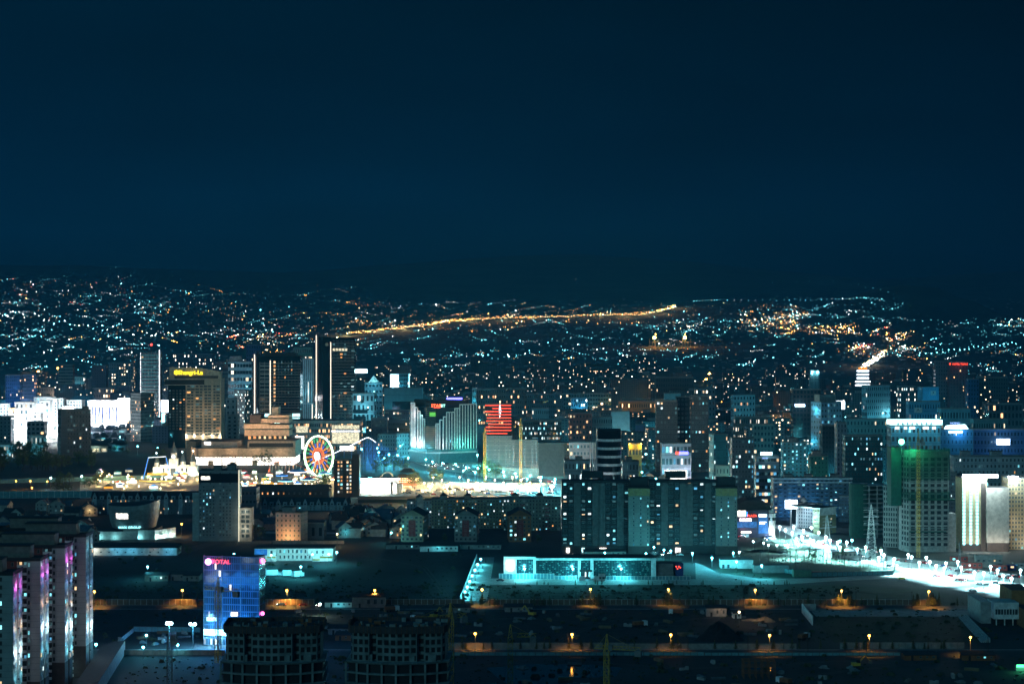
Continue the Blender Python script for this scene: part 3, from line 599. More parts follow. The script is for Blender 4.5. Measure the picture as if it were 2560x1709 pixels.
pylon(2178, 1388, 32, 6, 'tall white lattice pylon between avenue and concrete towers'); pylon(2068, 1352, 17, 4, 'thin pylon in front of the yellow corner block'); pylon(1878, 1300, 19, 5, 'dark pylon behind the domed neon shops', 'steel')
pylon(2399, 1435, 19, 1.6, 'slim lattice pole beside the avenue near the containers', 'steel', 3); pylon(2213, 1415, 14, 2.2, 'small lattice pylon at the substation corner', 'steel', 2)
# ------------------------------------------------------------------ the four apartment towers by the viewer
mat('tile_grey', (.34, .34, .33), .55); mat('red_panel', (.16, .05, .04), .8); mat('dark_brown', (.06, .045, .04), .7); mat('taupe', (.20, .17, .15), .8)
def near_tower(xr, y0, label, zh, full=True, mag=True, zt=58.):
    r = thing('apartment_tower', label, 'apartment tower', (xr, y0, 0), 0, 'apartment towers beside the viewer'); zb = 13.
    b = MB()
    for ya, yb in ((0, 6.2), (8.2, 14)):
        b.wall((-5, ya), (0, ya), zb, zt, 5, 20).wall((0, ya), (0, yb), zb, zt, 4, 20).wall((0, yb), (-5, yb), zb, zt, 5, 20).wall((-5, yb), (-5, ya), zb, zt, 5, 20)
    look(b.obj('tiled_wing', r), (.40, .40, .39))
    b = MB(); b.box(-5, -1.6, 6.2, 8.2, 0, zt - .5, 'dark_brown'); b.box(-5.05, .05, -.05, 6.25, 0, zb, 'dark_brown').box(-5.05, .05, 8.15, 14.05, 0, zb, 'dark_brown'); b.obj('dark_cladding', r)
    b = MB(); b.box(-9, -5, 2.2, 12.5, 0, zt, 'dark_brown'); b.box(-16, -9, 1.5, 13, 0, zt, 'red_panel'); b.box(-23, -16, .6, 13.5, 0, zt, 'tile_grey'); b.box(-36, -23, 2, 13, 0, zt, 'taupe'); b.obj('wall', r)
    b = MB(); b.box(-36, .2, -.3, 14.3, zt, zt + .5, 'roof').box(-36, .2, -.3, .1, zt + .5, zt + 1.3, 'roof').box(-.2, .2, .1, 14.3, zt + .5, zt + 1.3, 'roof'); b.obj('roof', r)
    b = MB(); b.box(-26, -5, 4.5, 11.5, zt + .5, zt + 5, 'taupe', 'roof').box(-26.3, -4.7, 4.2, 11.8, zt + 5, zt + 5.4, 'roof'); b.obj('lift_house', r)
    b = MB(); b.box(-8.9, -5.1, .7, 2.2, 0, .15, 'tile_grey').box(-8.9, -5.1, .7, .85, .15, 1.1, 'white_paint').box(-8.9, -8.75, .7, 2.2, .15, 2.6, 'tile_grey'); me = b.mesh('balcony')
    if full:
        for k in range(20): link('balcony', me, r, (0, 0, k * 2.9 + .3))
    fs = [((0, 0), (0, 6.2), zb, zt, 2, 16, .5, .55, .16, .35), ((0, 8.2), (0, 14), zb, zt, 2, 16, .5, .55, .16, .35)]
    if full: fs += [((-5, 0), (-3.4, 0), zb, zt, 1, 16, .5, .5, .16, .3), ((-8.6, 2.15), (-5.2, 2.15), 0, zt, 2, 20, .6, .6, .17, .3), ((-15, 1.45), (-9.3, 1.45), 0, zt, 2, 20, .3, .5, .06, .4)]
    windows(r, fs)
    for y in (3.1, 11):
        for z, P, c in ((zh, 1500, (.75, .95, 1)), (zh + 9, 260, (1, .55, .3)), (zt - 5, 420 if mag else 160, (1, .1, .85) if mag else (.2, .75, 1)), (zh - 9, 240, (.2, .8, 1)), (zh + 18, 130, (.25, .5, 1))):
            flood(r, (1.3, y, z), P, c, .25)  # added lamps hung off the wall to make its hot spots and tints
    return r
near_tower(-176, 705, 'cream tiled apartment tower at the picture edge, nearest of the stepped row', 30)
near_tower(-176, 746, 'tiled apartment tower with magenta lit top, second nearest of the stepped row', 33)
near_tower(-176, 787, 'tiled apartment tower with violet top, third of the stepped row', 26)
near_tower(-176, 826, 'tiled apartment tower farthest in the front row, lit cyan down its side', 20, True, False)
near_tower(-193, 868, 'dark roofed apartment tower peeping over the third stepped tower', 24, False, False, 56.)
near_tower(-222, 872, 'dark roofed apartment tower at the picture edge behind the stepped row', 24, False, False, 56.)
D0, D1 = 787, 880
b = MB(); poly = [(-170, 775), (-162, 783), (-171, 884), (-179, 876)]; b.prism(poly, 0, 6, 'pink_wall', 'roof'); r = thing('garage_row', 'long low pink garage wall beside the apartment towers', 'garage', (0, 0, 0)); b.obj('wall', r)
windows(r, [((-170, 775), (-162, 783), 1, 4, 3, 1, .5, .7, .6, .1)]); 
def globe_cluster(px, py, label):
    D = DG(py, 4); lamp((X(px, D), D, 0), 4, 'glow_white', 500, WHITE, label, 'globe lamps at the tower entrances')
globe_cluster(196, 1640, 'globe lamp at the entrance of the farther stepped tower'); globe_cluster(151, 1676, 'globe lamp above the lit shrub at the second tower')

# ------------------------------------------------------------------ unfinished round blocks
def round_block(cx, D, label, fl):
    r = thing('unfinished_block', label, 'building', (cx, D, 0), fl, 'unfinished round concrete blocks'); z0, z1 = 29.5, 41.6
    P = [(-16.5, 5), (-15.5, 1.6), (-9.6, 0), (-9.6, 2.6), (-7, 2.6), (-7, -.3), (0, -1.6), (7, -.3), (7, 2.6), (9.6, 2.6), (9.6, 0), (15.5, 1.6), (16.5, 5)]
    b = MB(); b.prism(P + [(16.5, 20), (-16.5, 20)], z0, z1 - 1, 'raw', 'roof'); b.obj('upper_wall', r)
    Q = [(-18, 2), (-10, -2.2), (0, -4), (10, -2.2), (18, 2), (18, 23), (-18, 23)]
    b = MB(); b.prism([(x * .955, y * .9 + 1.3) for x, y in Q], 0, z0 - .4, 'dark')
    for k in range(9): b.prism(Q, k * 3.7 - .6, k * 3.7, 'raw')
    b.prism(Q, z0 - .5, z0, 'raw')
    for (xa, ya), (xb, yb) in zip(Q[:4], Q[1:5]):
        for t in (0, .5): x, y = xa + (xb - xa) * t, ya + (yb - ya) * t; b.box(x - .35, x + .35, y + .1, y + .8, 0, z0 - .4, 'raw')
    b.obj('podium_frame', r)
    for i in range(4):
        q = MB(); x = -12 + i * 7.4; q.box(x, x + 3.4, -1.2 + abs(i - 1.5) * 1, 2.3, z0, z0 + 2.4, 'raw', 'raw'); q.obj('roof_wall', r)
    fs = [((P[i][0], P[i][1]), (P[i + 1][0], P[i + 1][1]), z0, z1 - 1.2, c, 4, .66, .62, 0, .5) for i, c in ((0, 1), (1, 3), (3, 1), (5, 3), (6, 3), (8, 1), (10, 3), (11, 1))]
    windows(r, fs, void=True)
    b = MB()
    S = [(x * 1.05, y - .7) for x, y in P if True]; S = [S[0], S[1], S[2], S[5], S[6], S[7], S[10], S[11], S[12], (17.3, 21), (-17.3, 21)]
    for i in range(len(S)):
        p, q = S[i], S[(i + 1) % len(S)]; ln = math.hypot(q[0] - p[0], q[1] - p[1]); n = max(1, round(ln / 1.7))
        b.face([(p[0], p[1], z1 - 2.2), (q[0], q[1], z1 - 2.2), (q[0], q[1], z1 + .3), (p[0], p[1], z1 + .3)], 'dark_net')
        for k in range(n):
            x, y = p[0] + (q[0] - p[0]) * k / n, p[1] + (q[1] - p[1]) * k / n; b.bar((x, y - .1, z1 - 2.6), (x, y - .1, z1 + R.uniform(.6, 1.7)), .06, 'rust', 4)
    b.obj('formwork_screen', r)
    b = MB()
    for _ in range(40): x, y = R.uniform(-15, 15), R.uniform(1, 18); b.box(x, x + R.uniform(.4, 2.5), y, y + R.uniform(.4, 2), z1 - 1, z1 - 1 + R.uniform(.3, 1.6), R.choice(('raw', 'rust', 'dark', 'grey_panel')))
    b.obj('roof_rubble', r)
mat('raw', (.19, .22, .22), .95, ns=.35, noise=.4); mat('dark_net', (.07, .055, .055), .95)
round_block(X(680, 694), 694, 'unfinished round concrete block below the blue glass building', 0.03); round_block(X(992, 694), 694, 'unfinished round concrete block beside the yellow crane', -.03)

# ------------------------------------------------------------------ blue glass office block
B = building('office_block', 'blue lit glass office block with a pink globe sign at its roof edge', 'office building', 506, 657, 1392, 904, 13, 26, pxc=648, side='r', ang=10, scols=6, col=(.04, .12, .22), ww=.93, wh=.84, lit=.012, warm=.0, parapet=0)
w, h = B.w, B.h
b = MB(); 
for k in range(0, 4): x = -w / 2 + w * k / 3; b.box(x - .12, x + .12, -.25, 0, 0, h + .6, 'steel')
for k in range(14): b.box(-w / 2, w / 2, -.12, 0, h * k / 13 - .06, h * k / 13 + .06, 'steel')
b.obj('mullion', B.root)
b = MB(); b.ball((-w / 2 + 2.4, -1, h - 2.4), 1.5, 'sign_pink', 14, 8); b.obj('globe_sign', B.root)
glowmat('sign_red', (1, .06, .10), 2.6); text('TOTAL', B.root, (-w / 2 + 8.3, -1.1, h - 2.4), 2.6, 'sign_red', 0, .15, sx_=1.1)
light(B.root, (-w / 2 + 3, -4, h - 2.5), 900, (1, .1, .8), .8, 'sign_glow')
b = MB(); b.ball((w / 2 + .8, 2.5, h - 2), 1.2, 'sign_pink2', 10, 6); b.obj('side_sign', B.root)
b = MB(); b.ball((w / 2 + .8, 2.5, h * .36), .9, 'sign_pink2', 10, 6); b.obj('side_lamp', B.root)
b = MB(); b.box(-w / 2 + 1.5, -w / 2 + 6, -.9, -.3, 11, 12.6, 'shop_cyan'); b.obj('lit_sign', B.root)
b = MB(); b.box(w * .0, w * .0 + 3, -.9, -.3, 13.5, 15.2, 'shop_white'); b.obj('lit_sign', B.root)
b = MB(); b.box(-w / 2, w / 2, -.5, -.2, 4.5, 7.2, 'shop_cyan'); b.obj('lit_shopfront', B.root)
for fx in (-.38, -.12, .14, .4): flood(B.root, (w * fx, -9, 9), 7000, (.02, .30, 1), 4)
for fx in (-.3, 0, .3): flood(B.root, (w * fx, -11, 28), 4500, (.02, .28, 1), 4)
for fx in (-.4, -.15): flood(B.root, (w * fx, -5, 4), 5000, (.35, .85, 1), .5)

# ------------------------------------------------------------------ framed school and neighbours
D = 1136; k = D / F; x0 = X(1259, D); r = thing('school', 'long school with white frames round teal tiled glass and a glowing shield emblem', 'school', (x0, D, 0)); S = lambda px: (px - 1259) * k
hh = Zp(1391, D)
b = MB(); b.box(0, S(1640), 1.2, 22, 0, hh - 1, 'dark', 'roof'); b.box(S(1640), S(1690), 4, 18, 0, 8, 'grey_panel', 'roof'); b.obj('wall', r)
for i, (a, c, ht) in enumerate(((1291, 1333, 0), (1340, 1445, .8), (1452, 1476, .8), (1484, 1628, .8))):
    q = MB(); q.wall((S(a), 1), (S(c), 1), 1, hh - 1.2 - ht, max(3, round((c - a) / 4)), 9); look(q.obj('glass_wall', r), (.03, .10, .10), .85, .85, 0, 0)
    q = MB()
    for _ in range(int((c - a) * .55)): x = R.uniform(S(a), S(c) - 1); z = 1.2 + .98 * R.randrange(9); q.box(x, x + .9, .9, .97, z, min(z + .55, hh - 1.3 - ht), 'pale_tile')
    q.obj('pale_tile', r)
b = MB()
for a, c, z0_, z1_ in ((1259, 1291, 0, hh), (1291, 1340, hh - 1.4, hh), (1333, 1340, 0, hh - 1.4), (1340, 1640, hh - 2, hh - .8), (1445, 1452, 0, hh - 2), (1476, 1484, 0, hh - 2), (1628, 1640, 0, hh - 2)): b.box(S(a), S(c), 0, 2, z0_, z1_, 'white_paint')
b.obj('frame', r)
b = MB(); P = [(0, 1.6), (1.6, 1.5), (1.75, 0), (1.6, -3.2), (.9, -4.2), (0, -4.4), (-.9, -4.2), (-1.6, -3.2), (-1.75, 0), (-1.6, 1.5)]; cx, cz = S(1275), hh - 3.4
b.face([(cx + x * 1.25, -.35, cz + z * 1.05) for x, z in P][::-1], 'glow_shield'); b.face([(cx + x * 1.4, -.2, cz + z * 1.1) for x, z in P][::-1], 'led_cyan'); b.obj('shield_emblem', r)
light(r, (cx, -3, cz - 1.5), 1100, (.5, .92, 1), 1.2, 'emblem_glow')
b = MB(); b.box(S(1448), S(1480), -3, 0, 4.2, 5, 'dark').box(S(1449), S(1450.5), -2.8, -2.4, 0, 4.2, 'white_paint').box(S(1477.5), S(1479), -2.8, -2.4, 0, 4.2, 'white_paint'); b.obj('porch', r)
windows(r, [((S(1452), .9), (S(1476), .9), .5, 4, 5, 1, .7, .8, .5, .1)])
r = thing('kiosk_block', 'dark blue cube building with red marks at the end of the school', 'building', (X(1683, 1140), 1140, 0)); mat('navy', (.02, .04, .16), .7); b = MB(); b.box(0, 5.7, 0, 8, 0, 8.2, 'navy', 'roof'); b.obj('wall', r)
b = MB()
for px_, pz_ in ((1.4, 6), (2.9, 6), (2.1, 4.7), (3.7, 5.4)): b.box(px_, px_ + .7, -.08, -.01, pz_, pz_ + .7, 'led_red')
b.obj('wall_mark', r)
r = thing('utility_building', 'plain white flat roofed building beside the substation', 'building', (X(1802, 1180), 1180, 0)); b = MB(); b.box(0, 19, 0, 10, 0, 5.2, 'white_paint', 'roof'); b.obj('wall', r); b = MB(); b.box(-.3, 19.3, -.3, 10.3, 5.2, 5.6, 'roof'); b.obj('roof', r); windows(r, [((0, 0), (6, 0), 0, 2.8, 2, 1, .4, .8, 0, .5)])
flood(r, (6, -6, 5), 900, CYAN)
# substation
r = thing('substation', 'fenced electrical substation of steel gantries beside the avenue', 'substation', (0, 0, 0)); 
b = MB()
for px, py, hh_ in [(R.uniform(1930, 2215), R.uniform(1404, 1432), R.uniform(3, 7)) for _ in range(90)]:
    D = DG(py); x = X(px, D); b.bar((x, D, 0), (x, D, hh_), .1, 'steel'); b.box(x - .35, x + .35, D - .3, D + .3, hh_, hh_ + .5, 'dark')
b.obj('insulator_rack', r)['kind'] = 'stuff'
for px, py, hh_, n in ((1955, 1415, 9, 2), (1990, 1420, 11, 2), (2038, 1412, 10, 2), (2090, 1425, 9, 2), (2150, 1428, 8, 2), (1900, 1410, 8, 2)):
    D = DG(py); x = X(px, D); q = MB()
    for s in (0, 5): lattice(q, x + s, D, 0, hh_, .5, .4, 1, 'steel', .06)
    q.bar((x - .5, D, hh_), (x + 5.5, D, hh_), .14, 'steel'); q.bar((x - .5, D, hh_ - .7), (x + 5.5, D, hh_ - .7), .08, 'steel'); q.obj('gantry', r)
D = 1140; b = MB(); b.box(X(1895, D), X(1985, D), D + 20, D + 27, 0, 4.5, 'grey_panel', 'roof'); b.obj('control_building', r); b = MB(); b.box(X(1985, D), X(2030, D), D + 2, D + 9, 0, 4.2, 'green_wall', 'roof'); b.obj('control_building', r)
D = DG(1440); r = thing('shipping_container', 'red shipping container at the substation corner', 'container', (X(2028, D), D, 0)); mat('container_red', (.35, .05, .04), .7); b = MB(); b.box(0, 6, 0, 2.4, .15, 2.6, 'container_red')
for i in range(14): b.box(.2 + i * .42, .36 + i * .42, -.06, 0, .3, 2.5, 'container_red')
b.obj('body', r)
for i, (p, q) in enumerate((((1905, 1424), (2030, 1441)), ((2030, 1441), (2232, 1437)), ((2232, 1437), (2238, 1424)))): fence('%s side of the mesh fence round the substation' % ('front', 'long avenue facing', 'short end')[i], G(*p), G(*q), 2.6, 3, 'teal_mesh', 'steel')

# ------------------------------------------------------------------ long apartment slab
mat('slab_beige', (.34, .31, .27), .9)
r = thing('apartment_slab', 'long dark apartment slab with dark balconies and two pale projecting wings', 'apartment block', (0, 0, 0))
D = 1250; top = 47.5
def sec(px0, px1, y0, d, pyt, nm, col, cols, rows, lit, warm, ww=.5, wh=.48, cap=60, skip=None):
    x0, x1 = X(px0, D), X(px1, D); z = Zp(pyt, D); b = MB(); b.wall((x0, y0), (x1, y0), 0, z, cols, rows).wall((x1, y0), (x1, y0 + d), 0, z, 3, rows).wall((x0, y0 + d), (x0, y0), 0, z, 3, rows); look(b.obj(nm, r), col)
    b = MB(); b.box(x0, x1, y0, y0 + d, z, z + .8, 'roof'); b.obj('roof', r)
    return [((x0, y0), (x1, y0), 5, z, cols, rows - 2, ww, wh, lit, warm, skip)]
fs = []
for a, c in ((1405, 1575), (1624, 1795)):
    fs += sec(a, c, D + 5, 14, 1206, 'dark_section', (.045, .045, .045), 11, 17, .17, .38)
    x0, x1 = X(a, D), X(c, D); b = MB(); n = 11
    for i in (2, 5, 6, 9): xx = x0 + (x1 - x0) * i / n; b.box(xx - .2, xx + (x1 - x0) / n + .2, D + 4, D + 5, 5, 44, 'slab_pink')
    b.obj('pale_bay', r)
    bb = MB(); bb.box(0, (x1 - x0) / n - .3, 3.4, 5, 0, .9, 'balcony_dark'); me = bb.mesh('balcony')
    for i in (0, 1, 3, 4, 7, 8, 10):
        for j in range(7): link('balcony', me, r, (x0 + (x1 - x0) * i / n + .15, D, 5.2 + j * 5.6 + (2.8 if i % 2 else 0)))
windows(r, fs, 100); fs = []
for a, c, pt in ((1571, 1624, 1221), (1790, 1843, 1221)):
    fs += sec(a, c, D, 18, pt, 'pale_wing', (.24, .23, .21), 6, 17, .15, .3, .38, .42, skip=lambda i, j: i in (0, 2, 4))
    b = MB(); x0, x1 = X(a, D), X(c, D); b.box(x0 - .3, x1 + .3, D - .3, D + 18, 41.3, 42, 'roof'); b.box(x0 + 1, x1 - 1, D + 2, D + 14, 42, 47.5, 'dark', 'roof'); b.obj('attic', r)
    b = MB(); b.box(x0 - .06, x1 + .06, D - .06, D - .01, 36.5, 41.2, 'ochre').box(x0 - .06, x1 + .06, D - .06, D - .01, 0, 5.2, 'dark_brown'); b.obj('band', r)
windows(r, fs, 100, 'wing_window')
for a, c in ((1455, 1510), (1666, 1718)): b = MB(); b.box(X(a, D), X(c, D), D + 8, D + 16, 47, 51, 'dark', 'roof'); b.obj('lift_house', r)
for px, w_, nm in ((1500, 12, 'shop_white'), (1416, 6, 'shop_white'), (1455, 5, 'shop_cyan'), (1690, 9, 'shop_white')):
    q = MB(); q.box(X(px, D), X(px, D) + w_ * .25 * 1.4, D + 4.2, D + 4.6, .6, 3.6, nm); q.obj('lit_entrance', r)
# ------------------------------------------------------------------ tower with the lit stair annex, orange lit block, bowl, low school
B = building('office_tower', 'tall grey tiled office tower with small windows and dark glass crown', 'office tower', 497, 596, 1178, 1322, 19, 12, depth=16, col=(.20, .22, .23), ww=.42, wh=.42, lit=.10, warm=.45, obj=True, wz=3, skip=lambda i, j: i in (5, 10, 11) or (j > 13 and (i + j) % 3), boxes=((.7, .2, 4), (.35, .2, 3)))
b = MB(); b.box(-B.w / 2 - .1, B.w / 2 + .1, -.12, -.01, B.h * .84, B.h * .97, 'black_glass'); b.obj('glass_crown', B.root)
b = MB(); b.box(-B.w / 2 + 1.6, -B.w / 2 + 7.4, -.4, -.14, B.h * .885, B.h * .93, 'shop_white'); b.obj('lit_sign', B.root)
b = MB(); b.box(-B.w / 2 - 4.5, -B.w / 2, 2, 14, 0, 32, 'tile_grey', 'roof'); b.obj('side_wing', B.root)
b = MB(); b.box(B.w / 2 + .0, B.w / 2 + .5, -.4, 2, 0, B.h + 1, 'led_edge'); b.obj('corner_strip', B.root)
b = MB(); b.box(B.w / 2 + .5, B.w / 2 + 8.6, .5, 13, 0, 22, 'slab_beige', 'roof'); b.obj('stair_annex', B.root)
windows(B.root, [((B.w / 2 + 1.5, .5), (B.w / 2 + 7.6, .5), 2, 21, 2, 6, .8, .6, 0, .5)], 100, 'annex_window')
for z in (19, 8): flood(B.root, (B.w / 2 + 4, -4, z), 750, (.95, 1, .8))
r = thing('roof_billboard', 'empty billboard frame standing on the grey office tower', 'billboard frame', (X(552, 1322), 1326, B.h + 4.5)); b = MB()
for x in (0, 9): b.box(x, x + .4, 0, .4, -4, 6, 'dark')
b.box(0, 9.4, 0, .3, 5.6, 6, 'dark').box(0, 9.4, 0, .3, .8, 1.2, 'dark'); b.obj('frame', r)
B = building('shed_hall', 'flat blue roofed hall behind the stair annex', 'building', 594, 641, 1222, 1500, 3, 5, depth=20, col=(.08, .10, .13), ww=.6, wh=.3, lit=.05, roofc='blue_roof')
B = building('office_block', 'six storey block lit orange by a lamp at its foot', 'office building', 687, 764, 1283, 1312, 6, 6, pxc=752, side='r', ang=14, depth=26, scols=5, col=(.45, .36, .33), ww=.36, wh=.42, lit=.02, obj=True, boxes=((.2, .4, 3.5),))
flood(B.root, (0, -6, 3), 4200, (1, .5, .15)); flood(B.root, (0, -8, 9), 700, (1, .55, .3))
B = building('warehouse', 'plain dark warehouse right of the orange lit block', 'warehouse', 756, 810, 1308, 1330, 1, 3, depth=20, col=(.10, .13, .15))
# bowl
D = 1327; r = thing('bowl_building', 'bowl shaped pavilion clad in pierced metal tiles with a lit latticed window', 'pavilion', (X(322, D), D + 19, 0)); 
b = MB(); n = 48; prof = [(6.2, 12.0), (7.2, 14.6), (12.6, 16.2), (18, 17.0), (22.4, 17.3)]; mi = b.mi('pierced')
def bp(i, j): a = 2 * math.pi * i / n; rr, z = prof[j][1], prof[j][0]; return (rr * math.cos(a), rr * math.sin(a), z + (3.0 * max(0, math.cos(a)) ** 2 * (z - 6) / 16))
for j in range(len(prof) - 1):
    for i in range(n): b.face([bp(i, j), bp(i + 1, j), bp(i + 1, j + 1), bp(i, j + 1)], 'pierced', [(i, j * 4), (i + 1, j * 4), (i + 1, j * 4 + 4), (i, j * 4 + 4)])
b.face([bp(i, 4) for i in range(n)], 'roof'); mat('pierced', (.22, .26, .27), .45, .3); b.obj('wall', r)
b = MB()
def onbowl(u, z, e_=.12):
    rr = interp(z, prof) + e_; a = -math.pi / 2 + u / rr; return (rr * math.cos(a), rr * math.sin(a), z)
for j in range(8):
    for i in range(15):
        u = -10 + i * .62 + (.31 if j % 2 else 0); z = 14 + j * .5
        if abs((i - 7) / 8) ** 4 + abs((j - 3.5) / 4.4) ** 4 < R.uniform(.7, 1.1): b.face([onbowl(u - .2, z - .17), onbowl(u + .2, z - .17), onbowl(u + .2, z + .17), onbowl(u - .2, z + .17)], 'shop_white')
b.obj('latticed_window', r)
b = MB()
for j in range(22):
    for i in range(44):
        u = -14 + i * .66 + (.33 if j % 2 else 0); z = 8 + j * .56; b.face([onbowl(u - .14, z - .1, .05), onbowl(u + .14, z - .1, .05), onbowl(u + .14, z + .1, .05), onbowl(u - .14, z + .1, .05)], 'dark')
b.obj('tile_piercing', r)
c = text('MAX GROUP', r, (0, -15.6, 8.2), 1.9, 'led_cyan', 0, .1, sx_=1.35)
b = MB(); b.box(-1, 7, -4, -3.4, 21.6, 22.4, 'led_cyan'); b.obj('roof_light', r)
b = MB(); b.box(-27, 5, -14, 8, 0, 5.4, 'pale_concrete', 'roof').box(-5, 16, -12, 16, 0, 6.2, 'pale_concrete', 'roof'); b.prism([(16, -12), (27, 6), (24, 8), (16, -4)], 0, 6, 'white_paint', 'roof'); b.obj('plinth', r)
for x, y in ((-20, -17), (-10, -17), (6, -14)): flood(r, (x, y, 1.5), 500, (.3, .92, 1))
for x, y in ((18, -12), (22, -6), (26, 1)): flood(r, (x, y, 1), 1000, (.6, 1, .95))
r = thing('storage_hall', 'long low storage hall with blue white wall below the bowl pavilion', 'warehouse', (X(234, 1245), 1245, 0)); b = MB(); b.box(0, 52, 0, 16, 0, 4.6, 'white_paint'); b.obj('wall', r); b = MB(); b.prism([(-.6, -.6), (52.6, -.6), (52.6, 16.6), (-.6, 16.6)], 4.6, 5, 'roof'); b.face([(-.6, -.6, 5), (52.6, -.6, 5), (52.6, 8, 7), (-.6, 8, 7)], 'roof'); b.face([(-.6, 16.6, 5), (-.6, 8, 7), (52.6, 8, 7), (52.6, 16.6, 5)], 'roof'); b.obj('roof', r)
windows(r, [((2, 0), (48, 0), 1, 3, 9, 1, .18, .3, 0, .5)])
for x, P, c in ((-1, 1100, (1, 1, .85)), (14, 420, (.1, .6, 1)), (24, 420, (.1, .6, 1)), (47, 350, (.1, .6, 1)), (38, 60, (1, .5, .3))): flood(r, (x, -4, 4), P, c)
# kindergarten
D = 1215; r = thing('low_school', 'two storey school with blue and yellow panels lit cyan', 'school', (X(636, D), D, 0)); k = D / F; S = lambda px: (px - 636) * k
b = MB(); b.box(0, S(690), 0, 14, 0, 7.6, 'white_paint', 'roof').box(S(690), S(780), 3, 16, 0, 7.8, 'white_paint', 'roof').box(S(780), S(833), 0, 14, 0, 7.8, 'white_paint', 'roof'); b.obj('wall', r)
mat('panel_blue', (.03, .15, .50), .7); mat('panel_yellow', (.55, .32, .04), .7)
b = MB(); b.box(.1, S(668), -.06, -.01, 3.6, 7.4, 'panel_blue').box(S(668), S(689), -.06, -.01, 2, 2.8, 'panel_yellow').box(S(640), S(668), -.06, -.01, .4, 1.2, 'panel_yellow').box(S(800), S(832), -.06, -.01, 2, 3, 'panel_yellow').box(S(782), S(800), -.06, -.01, .6, 1.4, 'panel_yellow'); b.obj('colour_panel', r)
b = MB(); b.box(-.4, S(833) + .4, -.4, 16.4, 7.8, 8.3, 'roof'); b.obj('roof', r)
windows(r, [((S(694), 3), (S(778), 3), 4, 7.4, 8, 1, .45, .55, .4, .1), ((S(694), 3), (S(778), 3), .6, 4, 8, 1, .4, .5, .05, .1), ((S(645), 0), (S(690), 0), 4, 7.2, 2, 1, .3, .5, 0, .1), ((S(785), 0), (S(815), 0), 4, 7.2, 2, 1, .3, .5, 0, .1)])
for x in (4, 14, 24, 33, 42, 47): flood(r, (x, -6, 4.5), 800, (.35, .95, 1))
# lorries in the lit yard
mat('lorry_white', (.8, .8, .8), .5)
for i, (px, py, ln, rz, l) in enumerate(((684, 1440, 9, .2, 'white box lorry parked angled in the lit yard'), (722, 1441, 7, 0, 'white box lorry with its tail to the viewer, middle of three'), (745, 1443, 8, .9, 'white box lorry at the dark end of the lit yard'), (664, 1437, 5, .1, 'short white van at the blue building end of the yard'))):
    D = DG(py); r = thing('box_lorry' if i < 3 else 'delivery_van', l, 'lorry', (X(px, D), D, 0), rz); b = MB(); b.box(-ln / 2, ln / 2 - 2, -1.2, 1.2, .9, 3.8, 'lorry_white'); b.obj('cargo_box', r)
    b = MB(); b.box(ln / 2 - 1.9, ln / 2, -1.1, 1.1, .6, 2.7, 'lorry_white').box(ln / 2 - .4, ln / 2 + .03, -1, 1, 1.6, 2.5, 'black_glass'); b.obj('cab', r)
    for x in (-ln / 2 + 1.2, ln / 2 - 1): 
        for y in (-1, 1): link('wheel', car_parts('car_white')[1], r, (x, y, .45)).scale = (1.4, 1.5, 1.4)
    if i < 3: light(r, (0, -5, 4.5), 1500, CYAN, .4)
for i, (px, py, w_, h_, m, l) in enumerate(((362, 1452, 13, 3.4, 'grey_panel', 'low shed with lit canopy on the dark lot'), (412, 1450, 20, 3.6, 'pink_wall', 'long low shed with bluish roof on the dark lot'), (458, 1452, 9, 3.2, 'grey_panel', 'small shed nearest the blue glass block'), (880, 1518, 17, 5.5, 'grey_panel', 'two storey site office with sloping roof by the fence gate'), (812, 1517, 14, 2.6, 'white_paint', 'white gate shelter lit beside the fence gate'), (1050, 1378, 24, 3.4, 'white_paint', 'low white shed below the gabled blocks'), (965, 1372, 30, 3, 'grey_panel', 'long low shed left of the white shed'), (1150, 1372, 26, 3, 'grey_panel', 'flat roofed garage row behind the driveway'), (1460, 1392, 26, 3.5, 'slab_beige', 'beige garage row at the foot of the apartment slab'), (1766, 1540, 10, 4.2, 'grey_panel', 'site hut with corrugated front beside the coal heap'), (1833, 1545, 4, 2.6, 'white_paint', 'tiny white site cabin beside the hut'), (2405, 1650, 14, 2.5, 'rust', 'rusty container store at the sports field corner'), (2262, 1650, 14, 2.4, 'rust', 'dark rusty container on the rough ground'), (1115, 1530, 12, 2.6, 'grey_panel', 'grey cabin at the edge of the dark site'), (1262, 1529, 14, 2.6, 'grey_panel', 'pale cabin row on the dark site'), (820, 1585, 10, 3, 'grey_panel', 'grey shed between the two round blocks'), (838, 1600, 9, 2.6, 'rust', 'rusty shed between the two round blocks'), (500, 1345, 16, 4, 'pale_concrete', 'flat roofed shop lit cyan left of the grey tower'), (2080, 1395, 18, 4, 'grey_panel', 'low bus shelter roof beyond the avenue'))):
    D = DG(py); r = thing('shed', l, 'shed', (X(px, D), D, 0), R.uniform(-.06, .06)); b = MB(); b.box(0, w_, 0, 6, 0, h_, m); b.obj('wall', r); b = MB(); b.face([(-.4, -.5, h_ + .05), (w_ + .4, -.5, h_ + .05), (w_ + .4, 6.4, h_ + .9), (-.4, 6.4, h_ + .9)], 'roof'); b.box(-.4, w_ + .4, -.5, -.3, h_ - .15, h_ + .04, 'roof'); b.obj('roof', r)
    b = MB(); b.box(w_ * .2, w_ * .2 + 1, -.06, -.01, 0, 2.1, 'dark'); b.obj('door', r)
    windows(r, [((w_ * .4, 0), (w_, 0), .8, h_ - .3, max(1, round(w_ / 5)), 1, .4, .5, .1, .4)])
    if i in (0, 4, 5, 17): flood(r, (w_ * .5, -3, h_ + .5), 400, CYAN if i else TEAL)
    if i == 9: flood(r, (w_ * .7, -4, 4), 260, (1, .7, .45))
